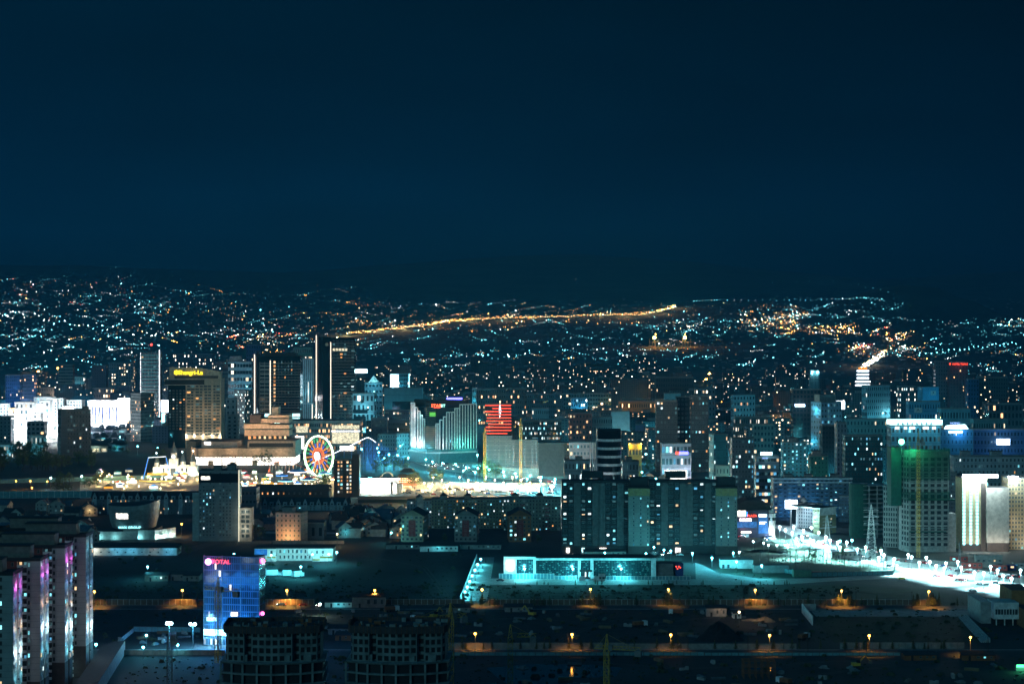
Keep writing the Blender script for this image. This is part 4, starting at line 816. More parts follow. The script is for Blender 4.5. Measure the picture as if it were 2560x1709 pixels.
# earth heaps
def heap(px, py, w_, h_, m, label):
    D = DG(py); b = MB(); n, k_ = 26, 9; z = [[0] * n for _ in range(k_ + 1)]; rr = random.Random(int(px))
    P = lambda i, j: ((j / k_) * w_ * math.cos(2 * math.pi * i / n) * (1 + .18 * math.sin(3 * i * 6.28 / n + px)), (j / k_) * w_ * .5 * math.sin(2 * math.pi * i / n), h_ * (1 - (j / k_) ** 1.3) * (.85 + .15 * math.sin(i * 1.7 + j)) if j < k_ else -.1)
    for j in range(k_):
        for i in range(n): b.face([P(i, j), P(i, j + 1), P((i + 1) % n, j + 1), P((i + 1) % n, j)], m)
    tag(b.obj('earth_heap', None, (X(px, D), D + w_ * .5, 0)), label, 'heap')
mat('coal', (.015, .016, .018), .9); mat('sand', (.30, .20, .12), .95)
heap(1800, 1604, 11, 9, 'coal', 'big black coal heap behind the nearer road'); heap(1915, 1555, 6, 2.6, 'sand', 'lit sand heap with dark top by the site cabin'); heap(1880, 1552, 6, .9, 'sand', 'flat spread of lit sand beside the sand heap')
D = DG(1550); light(None, (X(1890, D), D - 6, 6), 500, (1, .7, .45), .3, 'site_lamp_light')
lamp((X(1848, DG(1560)), DG(1560), 0), 6, 'glow_warm', 200, WARM, 'small warm site lamp before the sand heap')
r = thing('retaining_wall', 'stepped white retaining wall beside the sports field', 'wall', (0, 0, 0)); b = MB(); p, q = G(2004, 1530), G(2030, 1562); b.prism([p, q, (q[0] + .5, q[1]), (p[0] + .5, p[1])], 0, 4.5, 'white_paint'); p, q = G(2004, 1526), G(2040, 1526); b.box(p[0], q[0], p[1], p[1] + .5, 0, 3.5, 'pale_concrete'); b.obj('wall', r)
r = thing('field_stand', 'pale stepped stand running down beside the sports field', 'stand', (0, 0, 0)); b = MB()
for i in range(5):
    p, q = G(2396 + 4 * i, 1543), G(2452 + 5 * i, 1605); b.prism([q, (q[0] + .7, q[1]), (p[0] + .7, p[1]), p], 0, .5 + .35 * i, 'pale_concrete')
b.obj('steps', r)
D = 965; r = thing('brick_school', 'modern orange brick school with white ribbon windowed wing', 'school', (X(2459, D), D, 0)); b = MB(); b.box(6, 20, 0, 12, 0, 0, 'dark'); b = MB(); b.box(5, 17, 0, 14, 3, 11, 'white_paint', 'pale_concrete'); b.obj('wing', r)
b = MB(); b.box(0, 5, 6, 34, 0, 10.4, 'tile_grey', 'pale_concrete').box(5, 17, 4, 14, 0, 3, 'dark'); b.obj('side_wall', r)
b = MB(); b.box(16, 26, 10, 34, 0, 15.5, 'brick_orange', 'roof').box(17, 30, -14, 8, 0, 9, 'brick_orange', 'roof').box(23, 36, -24, -10, 0, 7, 'brick_orange', 'roof'); b.obj('brick_wall', r)
b = MB()
for x in (6, 10, 14): b.box(x, x + .5, .2, .7, 0, 3, 'white_paint')
b.obj('column', r)
windows(r, [((5.5, 0), (16.5, 0), 5, 8, 8, 1, .8, .8, .0, .2)])
r = thing('scaffold', 'half built timber and scaffold frame on the rough ground', 'scaffold', (X(1860, DG(1697)), DG(1697), 0)); b = MB()
for i in range(6):
    for j in range(4):
        b.bar((i * 2.6, j * 2.6, 0), (i * 2.6, j * 2.6, 7.5), .13, 'rust'); 
for z in (2.5, 5, 7.3):
    for j in range(4): b.bar((0, j * 2.6, z), (13, j * 2.6, z), .12, 'rust')
    for i in range(6): b.bar((i * 2.6, 0, z), (i * 2.6, 7.8, z), .12, 'rust')
b.obj('frame', r)
r = thing('green_sign_cabin', 'small cabin with glowing green roof light at the picture edge', 'cabin', (X(2540, DG(1676)), DG(1676), 0)); b = MB(); b.box(0, 5, 0, 3, 0, 2.4, 'grey_panel', 'roof'); b.obj('wall', r); b = MB(); b.box(.2, 3.5, -.3, 0, 1.6, 2.7, 'glow_g2'); b.obj('green_light', r); light(r, (2, -3, 2.5), 700, GREEN, .3)
mat('shop_dark', (.04, .05, .08), .6); glowmat('sign_pinkw', (1, .75, .85), 4); glowmat('screen_blue', (.03, .16, .42), .7); glowmat('sign_ice', (.55, .85, 1), 5); glowmat('screen_white', (.75, .88, 1), 7); mat('balcony_blue', (.18, .32, .42), .7); mat('dark_green', (.02, .06, .05), .9); mat('precast', (.24, .26, .25), .9, ns=.5, noise=.35); glowmat('glow_greenw', (.12, 1, .42), 9); mat('cream_panel', (.52, .44, .26), .8); mat('blank_beige', (.50, .47, .42), .85); glowmat('roof_glow', (.85, .97, 1), 40); mat('cream_wall', (.38, .34, .24), .9); mat('balcony_pink', (.34, .14, .16), .8); mat('panel_dark_red', (.28, .05, .05), .8); mat('terrace_wall', (.30, .36, .40), .9); mat('house_wall', (.34, .33, .31), .9); mat('roof_tile', (.08, .05, .045), .9); mat('roof_blue', (.06, .09, .12), .8); glowmat('rim_light', (.62, 1, .55), 5); glowmat('led_gr', (.04, .55, .22), .9); glowmat('led_or', (1, .36, .08), .75); glowmat('led_bl', (.10, .16, .85), .8); glowmat('led_rd', (1, .20, .08), .5); mat('track_red', (.7, .10, .03), .4); mat('steel_blue', (.05, .22, .6), .5); glowmat('glow_yg', (.7, .6, .05), .6); glowmat('led_ring', (.9, .8, .2), .6); mat('stall_red', (.4, .06, .05), .8)
# ------------------------------------------------------------------ avenue side: neon shops, corner block, concrete towers, bright towers
D = 1345; k = D / F; r = thing('shopping_hall', 'domed dark shopping hall with neon signs and blue lit front', 'shopping hall', (X(1836, D), D, 0)); S = lambda px: (px - 1836) * k
hz = Zp(1275, D)

b = MB(); b.box(0, S(1922), 0, 24, 0, hz, 'shop_dark', 'roof').box(S(1895), S(1938), 8, 26, 0, hz, 'white_paint', 'roof'); b.obj('wall', r)
b = MB(); n = 16
for i in range(n):
    a0, a1 = math.pi * i / n, math.pi * (i + 1) / n; P = lambda a: (S(1882) - S(1882) * 1.02 * math.cos(a), hz + .1 + 6.6 * math.sin(a)); (xa, za), (xb, zb) = P(a0), P(a1); b.face([(xa, 1.5, za), (xb, 1.5, zb), (xb, 26, zb), (xa, 26, za)], 'roof'); b.face([(xa, 1.5, hz), (xb, 1.5, hz), (xb, 1.5, zb), (xa, 1.5, za)], 'roof')
b.obj('roof', r)
b = MB(); b.cyl(S(1929), 2, 0, hz - 2, 2.7, 2.7, 'white_paint', 20, 'roof'); b.cyl(S(1929), 2, hz * .62, hz * .74, 2.74, 2.74, 'black_glass', 20); b.obj('round_tower', r)
b = MB(); b.box(S(1844), S(1864), -.4, -.1, hz * .77, hz * .99, 'shop_white').box(S(1866), S(1868), -.4, -.1, hz * .78, hz * .95, 'led_blue'); b.obj('poster_sign', r)
text('PLAZA', r, (S(1880), -.5, hz * .80), 2.2, 'led_red', 0, .1)
b = MB(); b.box(S(1849), S(1878), -.5, -.1, hz * .60, hz * .70, 'sign_pinkw'); b.obj('neon_sign', r)

b = MB(); b.box(S(1843), S(1892), -.2, -.05, hz * .36, hz * .58, 'screen_blue').box(S(1896), S(1919), -.2, -.05, hz * .15, hz * .74, 'screen_blue'); b.obj('blue_panel', r)
b = MB(); b.box(S(1897), S(1917), -.5, -.2, hz * .76, hz * .86, 'sign_ice'); b.obj('neon_sign', r)
b = MB()
for q in range(9): x = S(1899) + (q % 5) * .95; z = hz * (.55 if q < 5 else .49); b.box(x, x + .6, -.4, -.2, z, z + .6, 'led_white')
b.obj('neon_lettering', r)
b = MB(); b.box(S(1852), S(1877), -1.8, -1.2, hz * .17, hz * .23, 'shop_white').box(S(1853), S(1862), -.3, -.1, .2, hz * .12, 'shop_dim').box(S(1864), S(1872), -.3, -.1, .2, hz * .12, 'shop_dim'); b.obj('lit_entrance', r)
flood(r, (S(1929), -4, 3), 2600, (1, .95, .85)); flood(r, (S(1912), -5, 5), 2500, (.2, .6, 1)); flood(r, (S(1860), -7, 6), 900, (1, .5, .75))
D = 1400; r = thing('roadside_screen', 'blazing white roadside screen on a post beyond the round tower', 'screen', (X(1978, D), D, 0)); b = MB(); b.box(-4.2, 4.2, 0, .6, 14, 20, 'screen_white'); b.obj('screen', r); b = MB(); b.bar((0, .3, 0), (0, .3, 14), .4, 'steel', 6); b.obj('post', r); light(r, (0, -5, 17), 16000, (.55, .8, 1), 1.5)
B = building('apartment_block', 'long blue balconied apartment block behind the neon shops', 'apartment block', 1934, 2130, 1197, 1478, 10, 17, depth=16, col=(.20, .24, .28), ww=.5, wh=.45, lit=.17, warm=.4, obj=True, boxes=((.15, .1, 3), (.42, .08, 3), (.75, .1, 3)))
b = MB()
for i in (1, 3, 4, 8, 9, 11, 13, 14):
    x = -B.w / 2 + B.w * i / 17
    for j in range(9): b.box(x + .2, x + 3, -.9, 0, .3 + j * B.h / 10, 1.4 + j * B.h / 10, 'balcony_blue')
b.obj('balcony', B.root)['kind'] = 'stuff'
b = MB(); b.box(-B.w / 2 - .2, B.w / 2 + .2, -.15, -.01, B.h * .9, B.h * .93, 'white_paint').box(-B.w / 2 - .4, B.w / 2 + .4, -.5, 0, B.h - .2, B.h + .8, 'white_paint'); b.obj('cornice', B.root)
flood(B.root, (-B.w * .3, -14, 8), 3500, (.1, .4, 1)); flood(B.root, (-B.w * .1, -12, 6), 2500, (.1, .5, 1))
B = building('corner_block', 'yellow and white corner block by the avenue with one window column', 'apartment block', 2035, 2097, 1272, 1362, 6, 5, pxc=2049, side='l', ang=40, depth=30, scols=8, col=(.40, .34, .20), ww=.42, wh=.42, lit=.12, warm=.3, obj=True, skip=lambda i, j: i != 3)
b = MB(); b.box(-B.w / 2, B.w / 2, -.1, -.01, B.h * .74, B.h, 'white_paint').box(-B.w / 2, B.w / 2, -.1, -.01, B.h * .22, B.h * .27, 'white_paint'); b.box(-B.w / 2 - .5, B.w / 2 + .5, -.6, 30, B.h, B.h + .7, 'white_paint', 'roof'); b.obj('band', B.root)
B = building('apartment_block', 'white angled apartment wing with a stair tower beside the avenue', 'apartment block', 1990, 2060, 1262, 1400, 7, 3, pxc=2037, side='l', ang=50, depth=34, scols=9, col=(.50, .50, .50), ww=.45, wh=.5, lit=.05, warm=.1, obj=True)
b = MB(); b.box(-B.w / 2 - .4, -B.w / 2 + .1, 14, 20, 0, B.h + 1, 'white_paint').box(-B.w / 2 - .5, -B.w / 2 - .38, 15, 19, 2, B.h - 1, 'black_glass'); b.obj('stair_tower', B.root)
b = MB(); b.ball((0, 12, B.h + 2.2), 2.2, 'concrete', 10, 6).ball((4.5, 16, B.h + 2.0), 2.0, 'concrete', 10, 6); b.obj('roof_dome', B.root)
building('apartment_block', 'blue angled wing between corner block and green netted frame', 'apartment block', 2100, 2140, 1242, 1440, 8, 2, pxc=2134, side='l', ang=60, depth=40, scols=10, col=(.14, .20, .28), ww=.5, wh=.5, lit=.03, warm=.1, obj=True)
# open concrete frame with green net
r = thing('unfinished_building', 'open grid concrete frame with green net over its rounded corner', 'building', (X(2170, 1340), 1340, 0)); k = 1340 / F; S = lambda px: (px - 2170) * k; hz = Zp(1213, 1340)
b = MB(); n = 12
for i in range(n + 1):
    z = hz * i / n; b.box(S(2152), S(2212), 0, 16, z - .35, z, 'raw')
for px in (2152, 2172, 2192, 2210): b.box(S(px), S(px) + .6, .1, .7, 0, hz, 'raw')
b.box(S(2153), S(2211), 8, 8.4, 0, hz, 'dark_green'); b.obj('frame', r)
b = MB(); b.cyl(S(2150), 6, 0, hz + 1, 6.4, 6.4, 'green_net', 20, 'raw'); b.obj('netted_corner', r)
B = building('concrete_wing', 'angled concrete wing with rows of open windows below the green netted tower', 'building', 2212, 2262, 1216, 1285, 12, 3, pxc=2244, side='l', ang=58, depth=22, scols=6, col=(.24, .26, .25), ww=.62, wh=.6, lit=.0, obj=True, parapet=0, void=True)
# the netted tower
r = thing('concrete_tower', 'tall unfinished concrete tower wrapped in green net at its top', 'tower', (X(2316, 1262), 1262, 0)); k = 1262 / F; w = 112 * k; hz = Zp(1128, 1262)

b = MB(); P = [(-w / 2, 9), (-w / 2 + 3.2, 0), (w / 2, 0), (w / 2, 18), (-w / 2, 18)]; b.prism(P, 0, hz, 'precast', 'raw'); b.box(w / 2, w / 2 + 5, 2, 16, 0, 24, 'precast', 'raw'); b.obj('wall', r)
fs = [((-w / 2 + 3.6, 0), (w / 2, 0), 3, hz - 3, 6, 17, .62, .66, 0, .5), ((-w / 2, 9), (-w / 2 + 3.2, 0), 3, hz - 3, 3, 17, .6, .6, 0, .5)]
windows(r, fs, 100, void=True)
b = MB()
for i in range(18): z = hz * i / 17; b.box(-w / 2 + 3.3, w / 2 + .1, -.22, -.01, z - .2, z + .2, 'raw')
b.obj('floor_band', r)
def net(x0, x1, y0, y1, z0, z1):
    q = MB()
    for i in range(10):
        t0, t1 = z0 + (z1 - z0) * i / 10, z0 + (z1 - z0) * (i + 1) / 10; o0, o1 = R.uniform(-.15, .25), R.uniform(-.15, .25)
        q.face([(x0, y0 - o0, t0), (x1, y0 - o0, t0), (x1, y0 - o1, t1), (x0, y0 - o1, t1)], 'net_sheer'); q.face([(x0, y1, t0), (x0, y0 - o0, t0), (x0, y0 - o1, t1), (x0, y1, t1)], 'net_sheer'); q.face([(x1, y0 - o0, t0), (x1, y1, t0), (x1, y1, t1), (x1, y0 - o1, t1)], 'net_sheer')
    for i in range(8): x = x0 + (x1 - x0) * i / 7; q.bar((x, y0 - .2, z0), (x, y0 - .2, z1 + 2), .07, 'steel', 4)
    q.obj('green_net', r)
m = mat('net_sheer', (.008, .09, .065), .9, noise=.5, ns=.6); m.node_tree.nodes['Principled BSDF'].inputs['Alpha'].default_value = .6
net(-w / 2 - .5, w / 2 + .5, -1, 18, hz - 18, hz + 1.5); net(-w / 2 - .5, w / 2 + .5, -1, 10, hz * .52, hz * .60)
b = MB(); b.box(-w / 2 + 2, w / 2 + 3.5, -2.4, -.3, hz * .515, hz * .53, 'green_net').box(-w / 2 + 3, w / 2 - 2, -2.4, -.3, hz * .2, hz * .21, 'green_net'); b.obj('catch_platform', r)
b = MB(); b.box(-w / 2 - 7, -w / 2 - .4, 6, 20, hz * .45, hz + 2, 'green_net', 'raw'); b.obj('netted_core', r)
for i in range(9): q = MB(); x = -w / 2 - 6 + i * 2.6; q.bar((x, 5, hz), (x, 5, hz + R.uniform(3, 7)), .09, 'rust'); q.obj('rebar', r)
b = MB(); b.ball((-w / 2 - 1.2, 2, hz + 6), 1.9, 'glow_greenw', 12, 7); b.bar((-w / 2 - 1.2, 2.4, hz - 2), (-w / 2 - 1.2, 2.4, hz + 5), .15, 'steel'); b.obj('site_lamp', r)
light(r, (-w / 2 - 1.2, -2, hz + 8), 15000, (.06, 1, .45), .8); light(r, (-w / 2 + 6, -5, hz + 1.5), 4000, (.1, 1, .4), .5)
# bright towers at the picture edge
D = 1265; k = D / F

r = thing('apartment_tower', 'cream apartment tower with cyan light strips and a blank beige end wall', 'apartment tower', (X(2408, D), D, 0)); S = lambda px: (px - 2408) * k; hz = Zp(1196, D)
b = MB(); b.box(0, S(2470), 3, 22, 0, hz, 'cream_panel', 'roof'); b.obj('front_wall', r); b = MB(); b.box(S(2467), S(2523), 0, 16, 5.5, Zp(1219, D), 'blank_beige', 'roof').box(S(2467), S(2523), 0, 16, 0, 5.5, 'dark_brown').box(0, S(2467), 2.9, 3, 0, 4.5, 'dark_brown'); b.obj('end_wall', r)
for px in (2410, 2427, 2443):
    q = MB()
    for j in range(20): q.box(S(px), S(px) + 1.3, 2.6, 2.98, 4 + j * 2.1, 5.5 + j * 2.1, 'led_cyan')
    q.obj('light_strip', r)
b = MB(); b.box(S(2455), S(2466), 1.5, 3, 0, hz - 3, 'dark_brown'); b.obj('recess', r)
b = MB()
for i in range(9): b.box(.2 + i * 2.5, 2.3 + i * 2.5, 1.6, 2.9, hz + .5, hz + 2.4, 'roof_glow')
b.obj('roof_light', r)
for x in (3, 9, 15, 22): light(r, (x, -4, hz + 2), 11000, (.75, .97, 1), 1.5)
for x in (4, 14, 24): flood(r, (x, -7, 3), 1500, (1, .93, .8))
B = building('apartment_tower', 'yellow apartment tower with white framed windows at the picture edge', 'apartment tower', 2521, 2612, 1196, 1275, 17, 12, depth=18, col=(.50, .40, .24), ww=.42, wh=.5, lit=.05, warm=.2, obj=True)
b = MB(); b.box(-B.w / 2, -B.w / 2 + 6, -.5, .3, B.h + .4, B.h + 1.6, 'roof_glow'); b.obj('roof_light', B.root); light(B.root, (-B.w / 2 + 3, -4, B.h + 2), 12000, (.75, .97, 1), 1.5); flood(B.root, (0, -9, 4), 1800, (1, .9, .75)); flood(B.root, (-6, -9, 18), 1200, (1, .9, .75))
for i, (px, py, w_, c) in enumerate(((2405, 1420, 12, 'container_red'), (2440, 1408, 16, 'grey_panel'), (2480, 1426, 9, 'container_red'), (2505, 1424, 8, 'navy'), (2378, 1404, 10, 'container_red'), (2535, 1420, 9, 'grey_panel'))):
    D = DG(py); r = thing('site_cabin', ('red container cabin', 'long grey site cabin', 'red cabin with crates', 'dark blue cabin', 'small red cabin', 'grey cabin')[i] + ' behind the avenue below the bright towers, ' + nth(i), 'cabin', (X(px, D), D, 0)); b = MB(); b.box(0, w_, 0, 4, 0, 3.2 + (i == 1) * 2, c, 'roof'); b.obj('wall', r); windows(r, [((0, 0), (w_, 0), .8, 2.8, max(2, w_ // 3), 1, .45, .5, .3, .3)])
fence('grey hoarding behind the avenue below the bright towers', G(2250, 1404), G(2560, 1424), 2.4, 3, 'grey_panel', 'concrete')
building('apartment_block', 'dim apartment block half hidden left of the cream tower', 'apartment block', 2352, 2410, 1185, 1420, 13, 4, pxc=2392, side='l', ang=55, depth=40, scols=12, col=(.24, .26, .27), ww=.45, wh=.45, lit=.05, warm=.5, obj=True)
building('apartment_block', 'grey long apartment block behind the bright roof lights', 'apartment block', 2386, 2600, 1142, 1520, 9, 22, depth=15, col=(.34, .38, .40), ww=.4, wh=.42, lit=.05, warm=.7, obj=True, boxes=((.1, .1, 4), (.45, .12, 4)))
# ------------------------------------------------------------------ apartment rows and gabled blocks left of the slab

for i, (p0, p1, pt, D, rows, cols, c, lit, lb) in enumerate(((1017, 1080, 1252, 1420, 8, 8, (.20, .30, .36), .12, 'pale blue apartment block with a gabled front left of the long yellow row'), (1078, 1262, 1248, 1400, 9, 24, (.30, .27, .19), .13, 'long yellow apartment row behind the gabled blocks'), (1258, 1402, 1247, 1385, 9, 18, (.26, .29, .25), .12, 'apartment row with pink balconies touching the dark slab'))):
    B = building('apartment_row', lb, 'apartment block', p0, p1, pt, D, rows, cols, depth=14, col=c, ww=.42, wh=.42, lit=lit, warm=.45, obj=True)
    for j in range(max(1, (p1 - p0) // 62)):
        x = -B.w / 2 + 6 + j * 17; q = MB(); q.box(x, x + 5, 4, 10, B.h, B.h + 2.4, 'slab_beige'); q.face([(x - .4, 3.6, B.h + 2.4), (x + 5.4, 3.6, B.h + 2.4), (x + 2.5, 7, B.h + 4.4)], 'roof'); q.face([(x - .4, 3.6, B.h + 2.4), (x + 2.5, 7, B.h + 4.4), (x - .4, 10.4, B.h + 2.4)], 'roof'); q.face([(x + 5.4, 3.6, B.h + 2.4), (x + 5.4, 10.4, B.h + 2.4), (x + 2.5, 7, B.h + 4.4)], 'roof'); q.obj('roof_cabin', B.root)
        q = MB(); x2 = x + 6
        for f in range(rows - 1): q.box(x2, x2 + 2.6, -.9, 0, B.h / rows * (f + .15), B.h / rows * (f + .5), 'balcony_pink' if i == 2 else 'balcony_blue')
        q.obj('balcony_stack', B.root)
    if i == 0:
        q = MB(); q.box(-1.5, 3, -.6, 0, 0, B.h, 'pale_concrete'); q.face([(-1.8, -.6, B.h), (3.3, -.6, B.h), (.75, -.6, B.h + 4)], 'pale_concrete'); q.obj('gable_bay', B.root)

for i, (px, c, lb) in enumerate(((1030, (.38, .36, .26), 'cream gabled six storey block with a red panel, nearest the lit yard'), (1164, (.33, .30, .28), 'grey gabled six storey block with a red panel, middle of three'), (1300, (.42, .17, .09), 'orange gabled six storey block beside the dark slab'))):
    D = 1318; w = 56 * D / F; r = thing('gabled_block', lb, 'apartment block', (X(px, D), D, 0), (-.12, -.05, .05)[i]); hz = 17.5
    b = MB(); b.wall((-w / 2, 0), (w / 2, 0), 0, hz, 5, 6).wall((w / 2, 0), (w / 2, 22), 0, hz, 7, 6).wall((-w / 2, 22), (-w / 2, 0), 0, hz, 7, 6); b.face([(-w / 2, 0, hz), (w / 2, 0, hz), (0, 0, hz + 3.6)], 'facade'); look(b.obj('wall', r), c)
    b = MB(); b.face([(-w / 2 - .8, -.8, hz - .4), (0, -.8, hz + 3.8), (0, 23, hz + 3.8), (-w / 2 - .8, 23, hz - .4)], 'roof'); b.face([(0, -.8, hz + 3.8), (w / 2 + .8, -.8, hz - .4), (w / 2 + .8, 23, hz - .4), (0, 23, hz + 3.8)], 'roof'); b.obj('roof', r)
    b = MB(); b.box(-2.3, 2.4, -.08, -.01, 3.6, 14.4, 'panel_dark_red'); b.obj('red_panel', r)
    windows(r, [((-w / 2, 0), (w / 2, 0), .5, hz, 5, 6, .5, .45, .22, .4), ((w / 2, 0), (w / 2, 22), .5, hz, 7, 6, .4, .45, .1, .4)])
# terraces with dormers, dark hall, dark tower
def terrace(px0, px1, pyt, D, rows, lit, warm, label, col, nb):
    B = building('dormer_terrace', label, 'terrace', px0, px1, pyt, D, rows, round((px1 - px0) / 9), depth=12, col=col, ww=.42, wh=.45, lit=lit, warm=warm, obj=True, parapet=0)
    b = MB(); w, h = B.w, B.h; b.face([(-w / 2 - .5, -.4, h), (w / 2 + .5, -.4, h), (w / 2 + .5, 6, h + 5.5), (-w / 2 - .5, 6, h + 5.5)], 'roof'); b.face([(w / 2 + .5, 12.4, h), (-w / 2 - .5, 12.4, h), (-w / 2 - .5, 6, h + 5.5), (w / 2 + .5, 6, h + 5.5)], 'roof'); b.obj('roof_slope', B.root)
    for i in range(nb):
        x = -w / 2 + w * (i + .5) / nb; q = MB(); g = i % 2 == 0; q.box(x - 1.5, x + 1.5, -.5, 4, 0 if g else h, h + (1.5 if g else 2.2), 'terrace_wall')
        if g: q.face([(x - 1.7, -.5, h + 1.5), (x + 1.7, -.5, h + 1.5), (x, -.5, h + 5)], 'terrace_wall'); q.face([(x - 1.8, -.6, h + 1.4), (x, -.6, h + 5.1), (x, 5, h + 5.1), (x - 1.8, 5, h + 1.4)], 'roof'); q.face([(x, -.6, h + 5.1), (x + 1.8, -.6, h + 1.4), (x + 1.8, 5, h + 1.4), (x, 5, h + 5.1)], 'roof')
        q.box(x - .6, x + .6, -.56, -.5, h + .3, h + 1.4, 'black_glass'); q.obj('dormer', B.root)
    return B

terrace(654, 872, 1262, 1530, 3, .07, .2, 'pale teal terrace with pointed dormers below the dark hall', (.28, .38, .42), 13)
terrace(228, 496, 1247, 1500, 4, .17, .8, 'dark terrace with dormers and warm windows behind the bowl pavilion', (.12, .13, .16), 15)
D = 1600; r = thing('dark_hall', 'long dark roofed hall behind the dormer terrace', 'hall', (X(637, D), D, 0)); k = D / F; b = MB(); b.box(0, 185 * k, 0, 24, 0, 9, 'dark'); b.obj('wall', r); b = MB(); b.face([(-.5, -.6, 9), (185 * k, -.6, 9), (185 * k, 14, 13), (-.5, 14, 13)], 'roof'); b.face([(185 * k, 28, 9), (-.5, 28, 9), (-.5, 14, 13), (185 * k, 14, 13)], 'roof'); b.obj('roof', r)
windows(r, [((4, 0), (55, 0), 5.5, 8, 12, 1, .25, .6, .5, .9)])
D = 1590; r = thing('dark_hall', 'long low dark roof in front of the fairground street', 'hall', (X(895, D), D, 0)); k = D / F; b = MB(); b.box(0, 510 * k, 0, 20, 0, 2.6, 'dark'); b.obj('wall', r); b = MB(); b.face([(-.5, -.6, 2.6), (510 * k, -.6, 2.6), (510 * k, 10, 4.6), (-.5, 10, 4.6)], 'roof'); b.face([(510 * k, 20.5, 2.6), (-.5, 20.5, 2.6), (-.5, 10, 4.6), (510 * k, 10, 4.6)], 'roof'); b.obj('roof', r)
B = building('dark_tower', 'black apartment tower with a column of warm windows by the ferris wheel', 'apartment tower', 835, 880, 1150, 1640, 9, 6, depth=16, col=(.02, .02, .022), ww=.6, wh=.5, lit=.85, warm=.75, obj=True, skip=lambda i, j: i in (0, 3), wz=3)
b = MB(); b.box(B.w / 2, B.w / 2 + 6, -1, 14, 0, Zp(1136, 1640), 'dark', 'roof'); b.obj('lift_shaft', B.root)
# small houses

hs = []
for _ in range(44): hs.append((R.uniform(860, 1010), R.uniform(1288, 1345)))
for _ in range(40): hs.append((R.uniform(-10, 235), R.uniform(1275, 1372)))
for _ in range(8): hs.append((R.uniform(640, 690), R.uniform(1290, 1330)))
for _ in range(14): hs.append((R.uniform(1560, 1800), R.uniform(1196, 1218)))
for i, (px, py) in enumerate(sorted(hs)):
    D = DG(py); w = R.uniform(8, 13); d = R.uniform(8, 11); h_ = R.uniform(4.5, 7); rh = R.uniform(2.5, 4); rf = R.choice(('roof_tile', 'roof_blue', 'roof'))
    if 1560 < px < 1800: D = 1650 + (py - 1196) * 8
    r = thing('gabled_house', '%s roofed house among the small houses, %s from the left' % (dict(roof_tile='brown', roof_blue='blue grey', roof='black')[rf], nth(i)), 'house', (X(px, D), D, 0), R.choice((0, 1.57)) + R.uniform(-.3, .3), 'small gabled houses')
    b = MB(); b.box(-w / 2, w / 2, 0, d, 0, h_, 'house_wall'); b.face([(-w / 2, 0, h_), (w / 2, 0, h_), (0, 0, h_ + rh)], 'house_wall'); b.face([(w / 2, d, h_), (-w / 2, d, h_), (0, d, h_ + rh)], 'house_wall'); b.obj('wall', r)
    b = MB(); e_ = .6; zz = h_ - e_ * rh / (w / 2); b.face([(-w / 2 - e_, -e_, zz), (0, -e_, h_ + rh + .05), (0, d + e_, h_ + rh + .05), (-w / 2 - e_, d + e_, zz)], rf); b.face([(0, -e_, h_ + rh + .05), (w / 2 + e_, -e_, zz), (w / 2 + e_, d + e_, zz), (0, d + e_, h_ + rh + .05)], rf); b.obj('roof', r)
    if R.random() < .5: b = MB(); b.box(w * .2, w * .2 + .7, d * .5, d * .5 + .7, h_, h_ + rh + .9, 'red_brick'); b.obj('chimney', r)
    windows(r, [((-w / 2, 0), (w / 2, 0), 1, h_, 3, 2 if h_ > 5.5 else 1, .35, .45, .16, .6), ((w / 2, 0), (w / 2, d), 1, h_, 2, 1, .3, .4, .1, .6)])
    if R.random() < .2: flood(r, (0, -3, 4), R.uniform(150, 500), R.choice((CYAN, TEAL, WARM, CYAN)))

# ------------------------------------------------------------------ fairground
D = 1835; r = thing('ferris_wheel', 'ferris wheel with a glowing green white rim and coloured light panels', 'ferris wheel', (X(797, D), D, 0), rad(-39)); rr = 18.2; zc = Zp(1139, D)

def ring(b, r_, m, t=.35, n=64, y=0):
    for i in range(n):
        a, a2 = 2 * math.pi * i / n, 2 * math.pi * (i + 1) / n; b.bar((r_ * math.cos(a), y, zc + r_ * math.sin(a)), (r_ * math.cos(a2), y, zc + r_ * math.sin(a2)), t, m)
b = MB(); ring(b, rr, 'rim_light', .85); b.obj('rim', r)
b = MB(); ring(b, rr - 2.2, 'steel', .12, 48, -.8); ring(b, rr - 6.5, 'steel', .1, 40, -.8); ring(b, rr * .42, 'led_orange', .15, 32, -.8); b.obj('inner_ring', r)

for i in range(24):
    a = 2 * math.pi * (i + .5) / 24; q = MB(); ca, sa = math.cos(a), math.sin(a)
    for j, (ra, rb, m, hw) in enumerate(((rr * .22, rr * .43, 'led_rd', .095), (rr * .46, rr * .66, 'led_bl' if i % 2 else 'led_or', .07), (rr * .69, rr * .90, 'led_gr' if (i // 2) % 2 else 'led_or', .055))):
        for s in (-1.6, -.55, .55, 1.6):
            a2 = a + s * hw / 2.1; q.bar((ra * math.cos(a2), -.4, zc + ra * math.sin(a2)), (rb * math.cos(a2), -.4, zc + rb * math.sin(a2)), .17 if j else .24, m)
    q.bar((0, 0, zc), (rr * ca, 0, zc + rr * sa), .1, 'steel'); q.obj('spoke', r)
    q = MB(); gx, gz = (rr + 1.2) * ca, zc + (rr + 1.2) * sa; q.cyl(gx, 0, gz - 1.5, gz - .3, .8, .9, 'white_paint', 10); q.cyl(gx, 0, gz - .3, gz + .4, .9, .15, 'panel_blue', 10); q.obj('gondola', r)
b = MB()
for s in (-1, 1):
    for x in (-8, 8): b.bar((0, s * 1.6, zc), (x, s * 3.2, 0), .4, 'white_paint', 6, .5)
b.obj('support_leg', r); b = MB(); b.bar((0, -2.2, zc), (0, 2.2, zc), 1.1, 'dark', 12); b.bar((0, -2.5, zc), (0, -2.2, zc), 3.6, 'led_white', 20); b.obj('hub', r)
